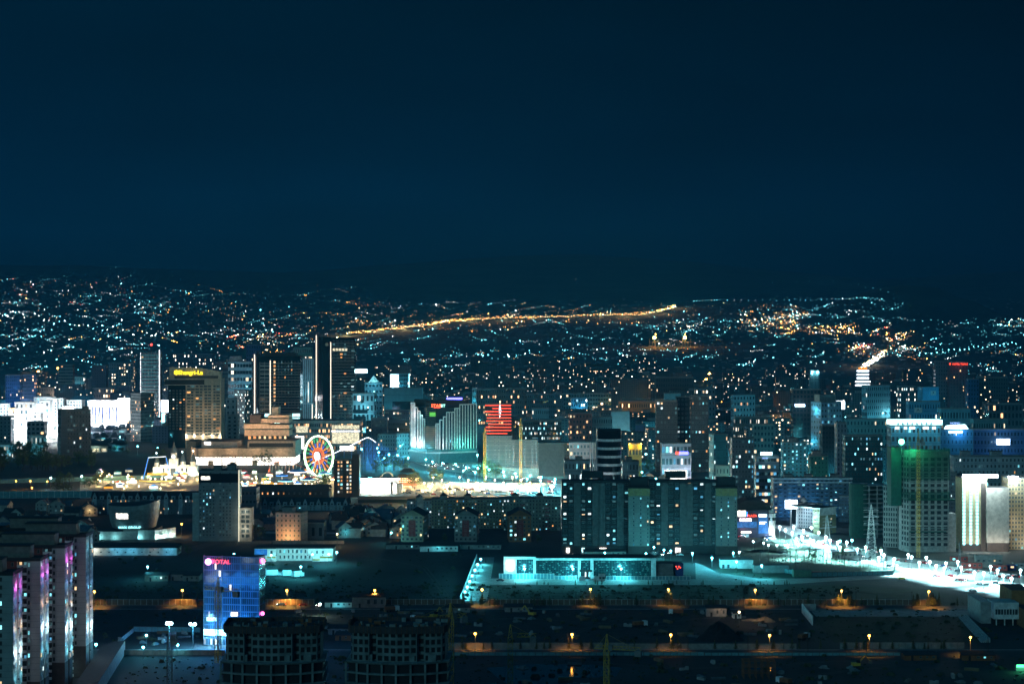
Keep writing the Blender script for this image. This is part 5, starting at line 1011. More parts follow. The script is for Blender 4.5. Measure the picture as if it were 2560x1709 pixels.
light(r, (0, -6, zc), 3500, (.8, 1, .8), 2); light(r, (0, -6, 4), 3500, (.7, 1, 1), 1)
# roller coasters
def track(name, label, pts, m, rail, posts, pm, cat='roller coaster', light_m=None):
    r = thing(name, label, cat); P = [(X(p, d), d, Zp(q, d)) for p, q, d in pts]; b = MB(); sm = []
    for i in range(len(P) - 1):
        p0, p1, p2, p3 = (Vector(P[max(0, i - 1)]), Vector(P[i]), Vector(P[i + 1]), Vector(P[min(len(P) - 1, i + 2)]))
        for k in range(6): t = k / 6; sm.append(.5 * (2 * p1 + (p2 - p0) * t + (2 * p0 - 5 * p1 + 4 * p2 - p3) * t * t + (3 * p1 - p0 - 3 * p2 + p3) * t ** 3))
    sm.append(Vector(P[-1]))
    for a, c in zip(sm, sm[1:]):
        for o in (-.7, .7): b.bar(a + Vector((0, o, 0)), c + Vector((0, o, 0)), rail, m)
        b.bar(a + Vector((0, -.8, -.2)), a + Vector((0, .8, -.2)), rail * .7, m)
    b.obj('track', r); b = MB()
    for k in range(0, len(sm), posts):
        p = sm[k]
        if p.z > 1: b = MB(); b.bar((p.x, p.y - .6, 0), p, .16, pm); b.bar((p.x - 1.5, p.y + .6, 0), p, .12, pm); b.obj('support', r)
    if light_m:
        b = MB()
        for a, c in zip(sm, sm[1:]): b.bar(a + Vector((0, -.9, .25)), c + Vector((0, -.9, .25)), .24, light_m)
        b.obj('train_light_streak', r)  # glowing bar added for the streak of the moving train's lights
    return r, sm

r, sm = track('roller_coaster', 'orange red roller coaster hill with pale struts left of the ferris wheel', [(672, 1178, 1880), (676, 1163, 1885), (690, 1155, 1890), (706, 1152, 1895), (724, 1154, 1900), (742, 1161, 1905), (760, 1168, 1910)], 'track_red', .26, 3, 'white_paint')
for k in (4, 16, 26): light(r, (sm[k].x, sm[k].y - 4, max(3, sm[k].z - 3)), 1500, (1, .35, .15), .5)
track('roller_coaster', 'yellow green coaster loop behind the orange one', [(696, 1163, 1930), (712, 1150, 1935), (728, 1148, 1940), (742, 1156, 1945)], 'glow_yg', .18, 4, 'steel')
r, sm = track('roller_coaster', 'tall blue framed roller coaster with a white train light streak over the dark tower', [(770, 1163, 1880), (800, 1148, 1890), (840, 1131, 1900), (880, 1112, 1910), (908, 1098, 1915), (920, 1094, 1920), (929, 1098, 1925), (940, 1106, 1930)], 'steel_blue', .2, 3, 'steel_blue', light_m='led_white')
b = MB()
for i in range(13):
    for j in range(3):
        px = 900 + i * 9; D = 1925 + j * 12; x = X(px, D); zt = max(6, 30 - abs(i - 3) * 2.2); b.bar((x, D, 0), (x, D, zt), .13, 'steel_blue')
        for z in (6, 13, 20):
            if z < zt and i < 12: b.bar((x, D, z), (X(px + 9, D), D, z), .09, 'steel_blue'); b.bar((x, D, z), (X(px + 9, D), D, min(z + 7, zt)), .07, 'steel_blue')
b.obj('lattice_frame', r)
for x_, P in ((930, 4000), (975, 4000)): light(r, (X(x_, 1915), 1915, 6), P, (.12, .5, 1), .8)
# castle
D = 1860; r = thing('fairground_castle', 'white fairground castle with dark pointed turrets and a clock tower', 'castle', (X(437, D), D, 0)); k = D / F
b = MB(); b.box(-14, 14, 0, 12, 0, 10, 'white_paint', 'roof').box(-20, -13, -2, 6, 0, 8, 'white_paint', 'roof').box(13, 21, -2, 6, 0, 9, 'white_paint', 'roof').box(-5, 3, -3, 5, 0, 16, 'white_paint', 'roof'); b.obj('wall', r)
for x, y, z, rd, ch in ((-17, 1, 12, 2.0, 8), (-1, 1, 21, 2.8, 11), (7, 3, 13, 2.6, 8), (17, 1, 13, 2.8, 9), (-8.5, 3, 11, 1.6, 6)):
    q = MB(); q.cyl(x, y, 0, z, rd, rd, 'white_paint', 14); q.cyl(x, y, z, z + ch, rd * 1.25, 0, 'roof_blue', 14); q.bar((x, y, z + ch - .3), (x, y, z + ch + 1.6), .08, 'steel'); q.obj('turret', r)
b = MB(); b.bar((-1, -1.9, 17.8), (-1, -2.1, 17.8), 1.5, 'led_white', 18); b.obj('clock', r)
b = MB(); 
for x in (-11, -7, 6, 10): b.box(x, x + 1.6, -.1, -.02, 3, 7, 'dark')
b.box(-3.5, 1.5, -3.1, -3.02, 0, 7, 'dark'); b.obj('opening', r)
for x in (-16, -8, 0, 8, 16): flood(r, (x, -7, 1.5), 3600, (1, 1, .82))
for x, z in ((-17, 21), (17, 23), (7, 22)): b = MB(); b.ball((x, 0, z), .55, 'glow_white'); b.obj('turret_lamp', r)
# other rides and stalls
D = 1800; r = thing('swing_ride', 'pirate swing ride outlined with blue and white lights before the castle', 'ride', (X(393, D), D, 0)); b = MB()
for s in (-1, 1): b.bar((s * 13, 0, 0), (s * 8, 0, 21), .16, 'led_blue'); b.bar((s * 13, 3, 0), (s * 8, 3, 21), .2, 'steel')
b.bar((-8, 0, 21), (8, 0, 22), .16, 'led_white'); b.obj('support', r); b = MB(); b.bar((-9, 1.5, 6), (9, 1.5, 6), 1.2, 'panel_yellow', 8); b.bar((0, 1.5, 21), (-7, 1.5, 6), .12, 'steel'); b.bar((0, 1.5, 21), (7, 1.5, 6), .12, 'steel'); b.obj('boat', r)
b = MB(); b.cyl(0, 0, .3, 1.4, 16, 16, 'led_ring', 32, 'dark'); b.obj('platform_light', r); light(r, (0, -5, 9), 5000, (.9, 1, .9), 1)
for i, (px, py, rd, m, lb) in enumerate(((745, 1192, 15, 'led_white', 'spinning ride with white lit ring left of the ferris wheel foot'), (772, 1212, 12, 'led_cyan', 'round ride with cyan ring below the ferris wheel'), (715, 1216, 11, 'led_cyan', 'flat round ride with pale ring before the dark hall'), (812, 1196, 10, 'led_cyan', 'round ride with cyan ring right of the ferris wheel foot'), (705, 1202, 8, 'led_blue', 'small blue lit carousel between the warm lamps'))):
    D = DG(py); r = thing('carousel', lb, 'carousel', (X(px, D), D, 0)); b = MB(); b.cyl(0, 0, 0, .6, rd * .6, rd * .6, 'grey_panel', 24); b.cyl(0, 0, .6, 6, .5, .5, 'white_paint', 8); b.obj('base', r); b = MB(); b.cyl(0, 0, 5, 7.2, rd * .62, .3, 'panel_blue', 24); b.obj('canopy', r); b = MB()
    for q in range(32): a, a2 = 2 * math.pi * q / 32, 2 * math.pi * (q + 1) / 32; b.bar((rd * .62 * math.cos(a), rd * .62 * math.sin(a), 5), (rd * .62 * math.cos(a2), rd * .62 * math.sin(a2), 5), .22, m)
    b.obj('light_ring', r); light(r, (0, 0, 4), 1700, (.6, .95, 1), .5)

for i in range(46):
    px, py = (R.uniform(600, 835), R.uniform(1178, 1232)) if i < 30 else (R.uniform(240, 480), R.uniform(1180, 1226)); D = DG(py); c = R.choice(('panel_blue', 'panel_yellow', 'stall_red', 'white_paint', 'green_net')); cn = dict(panel_blue='blue', panel_yellow='yellow', stall_red='red', white_paint='white', green_net='green')[c]
    r = thing('fairground_stall', '%s roofed fairground stall %s, %s of its side' % (cn, 'near the castle' if i >= 30 else 'near the ferris wheel', nth(i if i < 30 else i - 30)), 'stall', (X(px, D), D, 0), R.uniform(-.5, .5)); w = R.uniform(2, 4); b = MB(); b.box(-w, w, 0, 3, 0, 2.8, 'house_wall'); b.obj('wall', r); b = MB(); b.face([(-w - .4, -.6, 2.8), (w + .4, -.6, 2.8), (0, 1.5, 4.6)], c); b.face([(w + .4, -.6, 2.8), (w + .4, 3.6, 2.8), (0, 1.5, 4.6)], c); b.face([(w + .4, 3.6, 2.8), (-w - .4, 3.6, 2.8), (0, 1.5, 4.6)], c); b.face([(-w - .4, 3.6, 2.8), (-w - .4, -.6, 2.8), (0, 1.5, 4.6)], c); b.obj('roof', r)
    m = R.choice(('shop_white', 'shop_cyan', 'glow_warm', 'shop_dimw', 'shop_white', 'led_orange')); b = MB(); b.box(-w + .2, w - .2, -.08, -.02, 1, 2.4, m); b.obj('lit_counter', r)
    if i % 2 == 0: light(r, (0, -2.5, 3), 900, R.choice((CYAN, WARM, (.5, .8, 1), (1, .6, .8), (.6, 1, .7))), .4)
# long white lit pavilion, arch, pagoda roofed pavilion
D = 1670; k = D / F; r = thing('fairground_hall', 'long glaring white hall with lit front beside the dark tower', 'hall', (X(893, D), D, 0)); b = MB(); b.box(0, 100 * k, 0, 18, 0, 13, 'white_paint', 'roof').box(100 * k, 112 * k, 4, 14, 0, 8, 'white_paint', 'roof'); b.obj('wall', r); b = MB(); b.box(0, 98 * k, -.3, -.05, .5, 8.4, 'shop_white'); b.obj('lit_front', r); b = MB(); b.box(-.3, 106 * k, -1.2, -.5, 12, 13.2, 'led_white'); b.obj('eave_light', r); b = MB(); b.box(84 * k, 89 * k, -.8, -.35, 0, 10, 'dark_brown'); b.obj('pier', r); light(r, (16, -8, 6), 9000, (1, .9, .7), 1)
D = 1760; r = thing('stage_arch', 'arched stage canopy of pale ribs behind the white hall', 'stage', (X(968, D), D, 0)); b = MB()
for q in range(5):
    for i in range(18): a, a2 = math.pi * i / 18, math.pi * (i + 1) / 18; b.bar((6.5 * math.cos(a), q * 1.4, 11 * math.sin(a)), (6.5 * math.cos(a2), q * 1.4, 11 * math.sin(a2)), .3, 'pale_concrete')
b.obj('arch', r); light(r, (4, -3, 5), 700, WARM)
D = 1750; r = thing('pavilion', 'pavilion with curved eaves and rows of amber bulbs', 'pavilion', (X(1018, D), D, 0)); b = MB(); b.box(-8, 8, 0, 10, 0, 7, 'red_brick'); b.obj('wall', r); b = MB()
for z, e_ in ((7, 11), (12, 7)): b.face([(-e_, -3, z), (e_, -3, z), (e_ * .5, 4, z + 3), (-e_ * .5, 4, z + 3)], 'roof'); b.face([(e_, 13, z), (-e_, 13, z), (-e_ * .5, 6, z + 3), (e_ * .5, 6, z + 3)], 'roof')
b.obj('roof', r); b = MB()
for z in (6.6, 5, 3.4):
    for i in range(14): b.octa((-10 + i * 1.5, -2.8, z), .28, 'glow_warm')
b.obj('bulb_string', r); light(r, (0, -5, 4), 3000, (1, .6, .2), .6)
for i, (px, py, c) in enumerate(((925, 1196, CYAN), (1118, 1212, (1, .6, .25)), (1165, 1214, (1, .6, .25)), (1210, 1210, (1, .6, .25)), (1075, 1216, (.7, 1, .3)), (1300, 1216, (1, .95, .85)), (1345, 1214, (1, .98, .92)), (1380, 1216, (.9, 1, 1)))):
    mast(px, py, 14, (20000, 90000, 90000, 90000, 30000, 140000, 180000, 180000)[i], c, 'glow_white' if i > 4 else 'glow_warm' if i else 'glow_cyan', 'floodlight mast over the fairground street, %s from the left' % nth(i), 2)
mat('tan_stone', (.40, .33, .25), .85); mat('grey_band', (.16, .17, .17), .6); glowmat('shop_dimw', (1, .88, .6), .8); mat('teal_glass', (.01, .05, .06), .15, noise=0); glowmat('shop_dimc', (.2, .75, .85), .25); mat('tan_light', (.45, .34, .25), .85); mat('pilaster', (.55, .53, .53), .7); glowmat('led_redy', (1, .10, .03), 5); glowmat('led_mint', (.4, 1, .85), 2.5); glowmat('led_green2', (.2, .9, .1), .6); mat('podium_glass', (.05, .16, .17), .3); mat('net_grey', (.04, .055, .055), .9); mat('marble', (.75, .75, .74), .7); mat('blue_recess', (.06, .10, .35), .6); glowmat('shop_amber', (1, .6, .25), 3); glowmat('screen_bw', (.45, .68, 1), 6); glowmat('led_blue2', (.12, .12, 1), 5)
# ------------------------------------------------------------------ hotel and glass towers
D = 2240; k = D / F; xc = X(464, D); S = lambda px: (px - 464) * k; hz = Zp(946, D)
r = thing('hotel_tower', 'tan hotel tower with warm lit piers and a yellow rooftop sign', 'hotel', (xc, D, 0))

b = MB(); b.wall((0, 0), (S(553), 0), 0, hz, 4, 22).wall((S(553), 0), (S(553), 26), 0, hz, 4, 22).wall((0, 26), (0, 0), 0, hz, 4, 22); look(b.obj('wall', r), (.40, .33, .25))
b = MB(); b.box(S(420), -.1, 1, 24, 0, hz - 4, 'black_glass', 'roof'); b.obj('dark_wing', r)
b = MB()
for i in range(5): x = S(553) * i / 4; b.box(x - 1.2 + (i == 0) * 1.2, x + 1.2 - (i == 4) * 1.2, -.6, 0, 0, hz - 14 if i < 3 else hz, 'tan_stone')
b.obj('pier', r)
b = MB(); b.box(S(412), S(511), -1.6, 2, hz - 7, hz - .6, 'dark').box(S(412), S(511), -1.8, -1.6, hz - 1.1, hz - .4, 'pale_concrete').box(S(412), S(511), -1.8, -1.6, hz - 7.3, hz - 6.7, 'pale_concrete'); b.obj('sky_lounge', r)
b = MB(); zt = Zp(917, D); b.face([(S(423), 1, hz), (S(551), 1, hz), (S(551), 1, zt - 5), (S(500), 1, zt - 1), (S(423), 1, zt)], 'tan_stone'); b.box(S(423), S(551), 1.3, 14, hz, zt - 6, 'tan_stone', 'roof'); b.box(S(436), S(545), .2, 1, hz + .2, hz + 3.2, 'dark_brown'); b.obj('roof_crown', r)
text('Shangri-La', r, (S(476), .6, hz + 6.6), 6.6, 'glow_yellow', 0, .2)
b = MB(); b.bar((S(440.5), .8, hz + 6.8), (S(440.5), .5, hz + 6.8), 2.7, 'glow_yellow', 6); b.bar((S(440.5), .5, hz + 6.8), (S(440.5), .35, hz + 6.8), 1.3, 'tan_stone', 6); b.bar((S(440.5), .35, hz + 6.8), (S(440.5), .3, hz + 6.8), .6, 'glow_yellow', 6); b.obj('sign_emblem', r)
windows(r, [((1.2, 0), (S(553) - 1.2, 0), 14, hz - 7, 8, 17, .88, .5, 0.05, .85), ((1.2, 0), (S(553) - 1.2, 0), 6, 10, 8, 1, .6, .5, .7, .9)])
windows(r, [((S(420), 1), (0, 1), 20, hz - 12, 5, 14, .5, .45, .07, .95)], 100, 'wing_window')
for i in range(5): flood(r, (S(553) * i / 4 + (1 if i == 0 else -1 if i == 4 else 0), -2.4, 13.5), 2600, (1, .85, .6), .5)
light(r, (S(480), -6, hz + 7), 700, (1, .8, .1), 1, 'sign_glow')
for i in range(5): light(r, (S(553) * i / 4, -16, 38), 1500, (1, .74, .42), 2)
# office tower
D = 2419; k = D / F; x0 = X(646, D); S = lambda px: (px - 646) * k; hz = Zp(890, D)
r = thing('office_tower', 'dark banded office tower with two white light strips and bright lower floors', 'office tower', (x0, D, 0))
b = MB(); b.wall((0, 0), (S(750), 0), 0, hz, 10, 27, 'black_glass').wall((S(750), 0), (S(750), 30), 0, hz, 4, 27, 'black_glass').wall((S(631), 12), (0, 0), 0, hz, 4, 27, 'black_glass').wall((S(740), 40), (S(631), 12), 0, hz, 4, 27, 'black_glass'); b.face([(0, 0, hz), (S(750), 0, hz), (S(750), 30, hz), (S(631), 12, hz)], 'roof'); b.obj('wall', r)

b = MB()
for j in range(26): z = 6 + j * (hz - 12) / 26; b.box(S(652), S(752), -.5, 0, z, z + .8 + .5 * (j % 2), 'grey_band')
b.obj('floor_band', r)
b = MB()
for j in range(13): z = hz * .3 + j * hz * .048; b.box(S(650), S(674), -1.4, 0, z, z + 1.2, 'pale_concrete')
for px in (650, 662, 674): b.box(S(px) - .2, S(px) + .2, -1.4, -1, hz * .28, hz * .93, 'pale_concrete')
b.obj('balcony_grid', r)
b = MB(); b.box(0, S(640), 2, 12, hz, hz + 6, 'dark').box(S(660), S(740), 3, 20, hz, hz + 4, 'dark', 'roof'); b.obj('lift_house', r)
q = MB(); q.box(S(676) - .45, S(676) + .45, -1.8, -1.2, 8, hz - 5, 'led_warm'); q.obj('light_strip', r); q = MB(); x, y = S(634), 9.5; q.box(x - .5, x + .5, y - 1.4, y - .6, 4, hz + 2, 'led_warm'); q.obj('light_strip', r)
windows(r, [((S(684), -.55), (S(750), -.55), hz * .35, hz * .95, 8, 13, .3, .5, .06, .85, lambda i, j: i == 0), ((S(683), -.55), (S(690), -.55), hz * .35, hz * .95, 1, 13, .7, .55, .9, .95)])
for z, a, c, m in ((.30, 640, 750, 'shop_cyan'), (.25, 640, 700, 'shop_cyan'), (.25, 714, 750, 'shop_cyan'), (.20, 686, 700, 'shop_cyan'), (.15, 700, 735, 'shop_cyan'), (.10, 700, 735, 'shop_cyan'), (.05, 700, 716, 'shop_cyan')):
    q = MB(); q.box(S(a) if a > 646 else .2, S(c), -.75, -.55, hz * z - 3.6, hz * z, m); q.obj('lit_floor', r)
# residence tower
D = 2381; k = D / F; x0 = X(827, D); S = lambda px: (px - 827) * k; hz = Zp(842, D)
r = thing('residence_tower', 'tallest black tower with two thin white light lines down its corners', 'tower', (x0, D, 0))
b = MB(); b.wall((S(806), 5), (0, 0), 0, hz, 3, 30, 'black_glass').wall((0, 0), (S(887), 0), 0, hz - 1, 8, 30, 'black_glass').wall((S(887), 0), (S(887), 30), 0, hz - 1, 5, 30, 'black_glass').wall((S(784), 16), (S(806), 5), 0, hz, 3, 30, 'black_glass').wall((S(800), 34), (S(784), 16), 0, hz, 3, 30, 'black_glass'); b.face([(0, 0, hz - 1), (S(887), 0, hz - 1), (S(887), 30, hz - 1), (S(800), 34, hz - 1), (S(784), 16, hz - 1), (S(806), 5, hz - 1)], 'roof'); b.obj('wall', r)
b = MB()
for j in range(31): z = 6 + j * (hz - 10) / 31; b.box(S(829), S(887) + .3, -.4, 0, z, z + .7, 'grey_band')
b.obj('floor_band', r)
q = MB(); q.box(-.45, .4, -.9, -.2, 6, hz - 6, 'led_warm'); q.obj('light_strip', r); q = MB(); q.box(S(788) - .4, S(788) + .4, 12.2, 13.2, 0, hz + 2, 'led_warm'); q.obj('light_strip', r)
windows(r, [((S(830), -.45), (S(886), -.45), 8, hz - 3, 6, 29, .7, .45, .09, .8)], 100)
q = MB()
for i in range(5): q.box(S(832) + i * 3.6, S(832) + i * 3.6 + 2.9, -.7, -.46, hz - 16.5, hz - 13.6, 'shop_dimw')
q.obj('lit_floor', r)
q = MB(); q.bar((S(817), .4, hz - 9), (S(817), .0, hz - 9), 2.2, 'tan_stone', 6); q.obj('emblem', r)
# curved top glass tower
D = 2700; k = D / F; x0 = X(375, D); w = 46 * k; hz = Zp(880, D)
r = thing('glass_tower', 'green glass tower with a concave top, white edge lights and a red beacon', 'tower', (x0, D, 0)); b = MB(); b.wall((-w / 2, 0), (w / 2, 0), 0, hz, 5, 30, 'teal_glass').wall((w / 2, 0), (w / 2, 24), 0, hz, 5, 30, 'teal_glass').wall((-w / 2, 24), (-w / 2, 0), 0, hz, 5, 30, 'teal_glass')
n = 12; C = [(-w / 2 + w * i / n, hz + 5 * (2 * i / n - 1) ** 2) for i in range(n + 1)]; b.face([(-w / 2, 0, hz), (w / 2, 0, hz)] + [(x, 0, z) for x, z in C[::-1]], 'teal_glass'); b.obj('wall', r)
b = MB()
for (xa, za), (xb, zb) in zip(C, C[1:]): b.face([(xa, 0, za), (xb, 0, zb), (xb, 24, zb), (xa, 24, za)], 'roof')
b.obj('roof', r); b = MB()
for j in range(20): z = 8 + j * (hz - 8) / 20; b.box(-w / 2, w / 2, -.4, 0, z, z + .5, 'shop_dimc')
b.obj('floor_line', r)
q = MB()
for j in range(40): z = hz * j / 40; q.box(-w / 2 - .5, -w / 2, -.5, .3, z, z + R.uniform(.5, 2), 'led_white')
q.obj('edge_light', r); q = MB(); q.box(w / 2, w / 2 + .6, -.5, .3, 4, hz + 3, 'led_white'); q.obj('edge_light', r)
windows(r, [((-w / 2, -.5), (w / 2, -.5), 10, hz, 6, 20, .7, .5, .06, .3)], 100)
b = MB(); b.bar((0, 10, hz), (0, 10, hz + 9), .4, 'steel'); b.ball((0, 10, hz + 10), 1.5, 'glow_red', 8, 5); b.obj('beacon', r)
# mall at the foot of the hotel
D = 1985; k = D / F; r = thing('shopping_mall', 'sprawling mall with a glowing glass ground floor and stepped tan stone block', 'shopping mall', (X(450, D), D, 0)); S = lambda px: (px - 450) * k

b = MB(); b.prism([(S(470), 18), (S(496), 0), (S(738), 0), (S(738), 60), (S(470), 60)], 8, 17, 'tan_stone', 'roof'); b.prism([(S(450), 40), (S(480), 24), (S(480), 60), (S(450), 60)], 0, 22, 'tan_light', 'roof'); b.obj('wall', r)
b = MB(); b.prism([(S(474), 20), (S(498), 1.5), (S(734), 1.5), (S(734), 58), (S(474), 58)], .3, 8, 'shop_white'); b.obj('lit_front', r)
b = MB()
for i in range(26): x = S(498) + i * (S(734) - S(498)) / 26; b.box(x, x + .3, .9, 1.4, 0, 8, 'tan_stone')
for i in range(4): x = S(520) + i * S(505); b.box(x, x + 5, .4, 1, 0, R.uniform(3, 5), 'tan_stone')
b.obj('column', r)
b = MB(); b.box(S(500), S(590), 8, 60, 17, 23, 'grey_panel', 'roof').box(S(618), S(738), 3, 60, 17, 24, 'tan_stone', 'roof').box(S(622), S(732), 2.8, 3, 18, 22, 'dark'); b.obj('upper_storey', r)
b = MB()
for i, (a, c, z0, z1) in enumerate(((598, 712, 27, 33), (596, 660, 34, 39), (652, 712, 34, 38), (640, 712, 40, 44), (658, 712, 45, 48), (612, 640, 40, 48))): b.box(S(a), S(c), 40 - i * .3, 70, z0, z1, 'tan_light' if i < 5 else 'dark_brown', 'roof')
b.box(S(667), S(684), 42, 60, 48, 56, 'tan_light', 'roof').box(S(598), S(712), 41, 70, 24, 27, 'dark'); b.obj('stone_block', r)
windows(r, [((S(604), 40.6), (S(708), 40.6), 23.2, 27, 8, 1, .5, .8, .9, .95)])
b = MB(); b.box(S(508), S(524), 7.2, 7.6, 20, 23, 'shop_white'); b.obj('lit_sign', r)
for px, y, z, P in ((600, 28, 34, 6000), (640, 26, 40, 6000), (690, 26, 38, 6500), (520, -8, 14, 2500), (580, -8, 14, 2500), (640, -8, 14, 2500), (700, -8, 14, 2500), (468, 10, 12, 2200)): light(r, (S(px), y, z), P, (1, .62, .36), 1)
D = 2200; k = D / F; r = thing('mall_wing', 'glass mall wing with lit warm floors behind the ferris wheel', 'shopping mall', (X(712, D), D, 0)); S = lambda px: (px - 712) * k
b = MB(); b.wall((0, 0), (S(900), 0), 0, 31, 40, 5).wall((S(900), 0), (S(900), 40), 0, 31, 8, 5).wall((0, 40), (0, 0), 0, 31, 8, 5); look(b.obj('wall', r), (.22, .24, .24), .9, .55, .25, .9)
b = MB(); b.box(-.5, S(900) + .5, -.5, 40, 31, 33, 'grey_panel', 'roof'); b.obj('roof', r)
for a, c, z0, z1, m in ((830, 898, 24, 28, 'shop_dimw'), (828, 900, 21, 22, 'led_white'), (740, 770, 20, 27, 'shop_dimw'), (830, 898, 8, 20, 'shop_dimw'), (738, 760, 2, 16, 'shop_white'), (850, 885, 0, 5, 'shop_white')): q = MB(); q.box(S(a), S(c), -.6, -.2, z0, z1, m); q.obj('lit_floor', r)
# fan hotel of white pilasters
D = 2016; k = D / F; r = thing('fan_hotel', 'hotel of tall white pilasters stepping down to a dark glass centre', 'hotel', (X(1023, D), D, 0)); S = lambda px: (px - 1023) * k; zb = 14

def py_at(px): return interp(px, [(1023, 36), (1066, 10), (1070, 0), (1092, 0), (1110, -5), (1190, 20)])
def blk(a, c, pyt, nm, nP):
    z = Zp(pyt, D); ya, yc = py_at(a), py_at(c); q = MB(); q.prism([(S(a), ya), (S(c), yc), (S(c), yc + 24), (S(a), ya + 24)], zb, z, 'black_glass', 'roof'); q.obj('glass_bay', r)
    for i in range(nP + 1): t = i / nP; x, y = S(a + (c - a) * t), ya + (yc - ya) * t; q = MB(); q.box(x - .55, x + .55, y - 1.2, y + .6, zb, z, 'pilaster'); q.obj('pilaster', r)
    q = MB(); q.prism([(S(a) - .5, ya - 1.1), (S(c) + .5, yc - 1.1), (S(c) + .5, yc), (S(a) - .5, ya)], z, z + 1, 'pilaster'); q.obj('cap', r)
for a, c, t, n in ((1024, 1033, 1011, 2), (1034, 1041, 1022, 1), (1042, 1048, 1031, 1), (1049, 1054, 1041, 1), (1055, 1060, 1050, 1), (1090, 1099, 1060, 2), (1100, 1108, 1050, 1), (1109, 1116, 1042, 1), (1117, 1136, 1031, 3), (1137, 1148, 1022, 2), (1149, 1190, 1013, 6)): blk(a, c, t, '', n)
b = MB(); b.prism([(S(1061), 4), (S(1090), 3), (S(1090), 26), (S(1061), 26)], zb, Zp(1066, D), 'teal_glass', 'roof'); b.prism([(S(1034), 40), (S(1066), 14), (S(1092), 8), (S(1148), 12), (S(1148), 34), (S(1034), 50)], zb, Zp(1020, D), 'black_glass', 'roof'); b.prism([(S(1030), 44), (S(1170), 14), (S(1170), 40), (S(1030), 60)], zb, Zp(1003, D), 'dark', 'roof'); b.obj('centre_glass', r)
b = MB()
for i in range(24): z = zb + 2 + i * 1.9; b.box(S(1062), S(1089), 2.6, 3, z, z + .25, 'steel')
b.obj('mullion', r)
text('STAR', r, (S(1090), 8, Zp(1015, D)), 4.4, 'led_redy', 0, .2); text('BT', r, (S(1107), 8, Zp(1015, D)), 4, 'led_mint', 0, .2)
b = MB(); b.box(S(1084), S(1100), 7.4, 7.8, Zp(1020.5, D), Zp(1019.2, D), 'led_red'); b.obj('neon_panel', r); b = MB(); b.box(S(1073), S(1088), 7, 7.4, Zp(1041, D), Zp(1031, D), 'led_green2'); b.obj('neon_panel', r)

b = MB(); b.prism([(S(1018), 30), (S(1066), -4), (S(1100), -6), (S(1192), 14), (S(1192), 50), (S(1018), 60)], 0, 10, 'podium_glass', 'roof'); b.prism([(S(1016), 29), (S(1066), -5.5), (S(1100), -7.5), (S(1193), 13), (S(1193), 50), (S(1016), 60)], 10, 11.6, 'pilaster', 'roof'); b.prism([(S(1022), 31), (S(1066), -2), (S(1100), -4), (S(1190), 15), (S(1190), 50), (S(1022), 60)], 11.6, 14, 'podium_glass', 'roof'); b.obj('podium', r)
for px, P, c in ((1027, 5000, WHITE), (1036, 5500, (1, .95, .92)), (1046, 5000, (1, .96, .95)), (1057, 3500, WHITE), (1150, 3500, (.1, 1, .75)), (1175, 3500, (.1, 1, .75)), (1105, 1800, (.8, .85, .9))): light(r, (S(px), py_at(px) - 7, 18), P, c, .8)
for px, P, c in ((1030, 2600, (1, .9, .95)), (1044, 1500, WHITE)): light(r, (S(px), py_at(px) - 9, 48), P, c, .8)
# temple compound with upturned roofs below the palace
for i in range(20):
    px = 226 + (i % 7) * 15.5 + R.uniform(-3, 3); D = 2500 - (i // 7) * 150 + R.uniform(-30, 30); w = R.uniform(7, 12); h = R.uniform(4, 7)
    if px > 318: continue
    r = thing('temple_hall', 'dark roofed temple hall below the palace, %s of the compound' % nth(i), 'temple', (X(px, D), D, 0), R.uniform(-.3, .3), 'temple halls'); b = MB(); b.box(-w / 2, w / 2, 0, 8, 0, h, 'terrace_wall'); b.obj('wall', r); b = MB()
    for z, e_ in ((h, w * .72), (h + 3, w * .45)): b.face([(-e_, -2, z + .6), (e_, -2, z + .6), (e_ * .55, 4, z + 3.2), (-e_ * .55, 4, z + 3.2)], 'roof_blue'); b.face([(e_, -2, z + .6), (e_, 10, z + .6), (e_ * .55, 4, z + 3.2)], 'roof_blue'); b.face([(-e_, 10, z + .6), (-e_, -2, z + .6), (-e_ * .55, 4, z + 3.2)], 'roof_blue'); b.face([(e_, 10, z + .6), (-e_, 10, z + .6), (-e_ * .55, 4, z + 3.2), (e_ * .55, 4, z + 3.2)], 'roof_blue')
    b.obj('roof', r); q = MB(); q.box(-w * .3, w * .3, -.1, -.02, .8, h * .6, R.choice(('shop_dim', 'dark', 'shop_dimw', 'dark'))); q.obj('doorway', r)
    if i % 3 == 0: light(r, (0, -5, 4), 1200, R.choice((CYAN, (.8, 1, .7), (.6, .6, 1))), .5)
# green lit unfinished slab

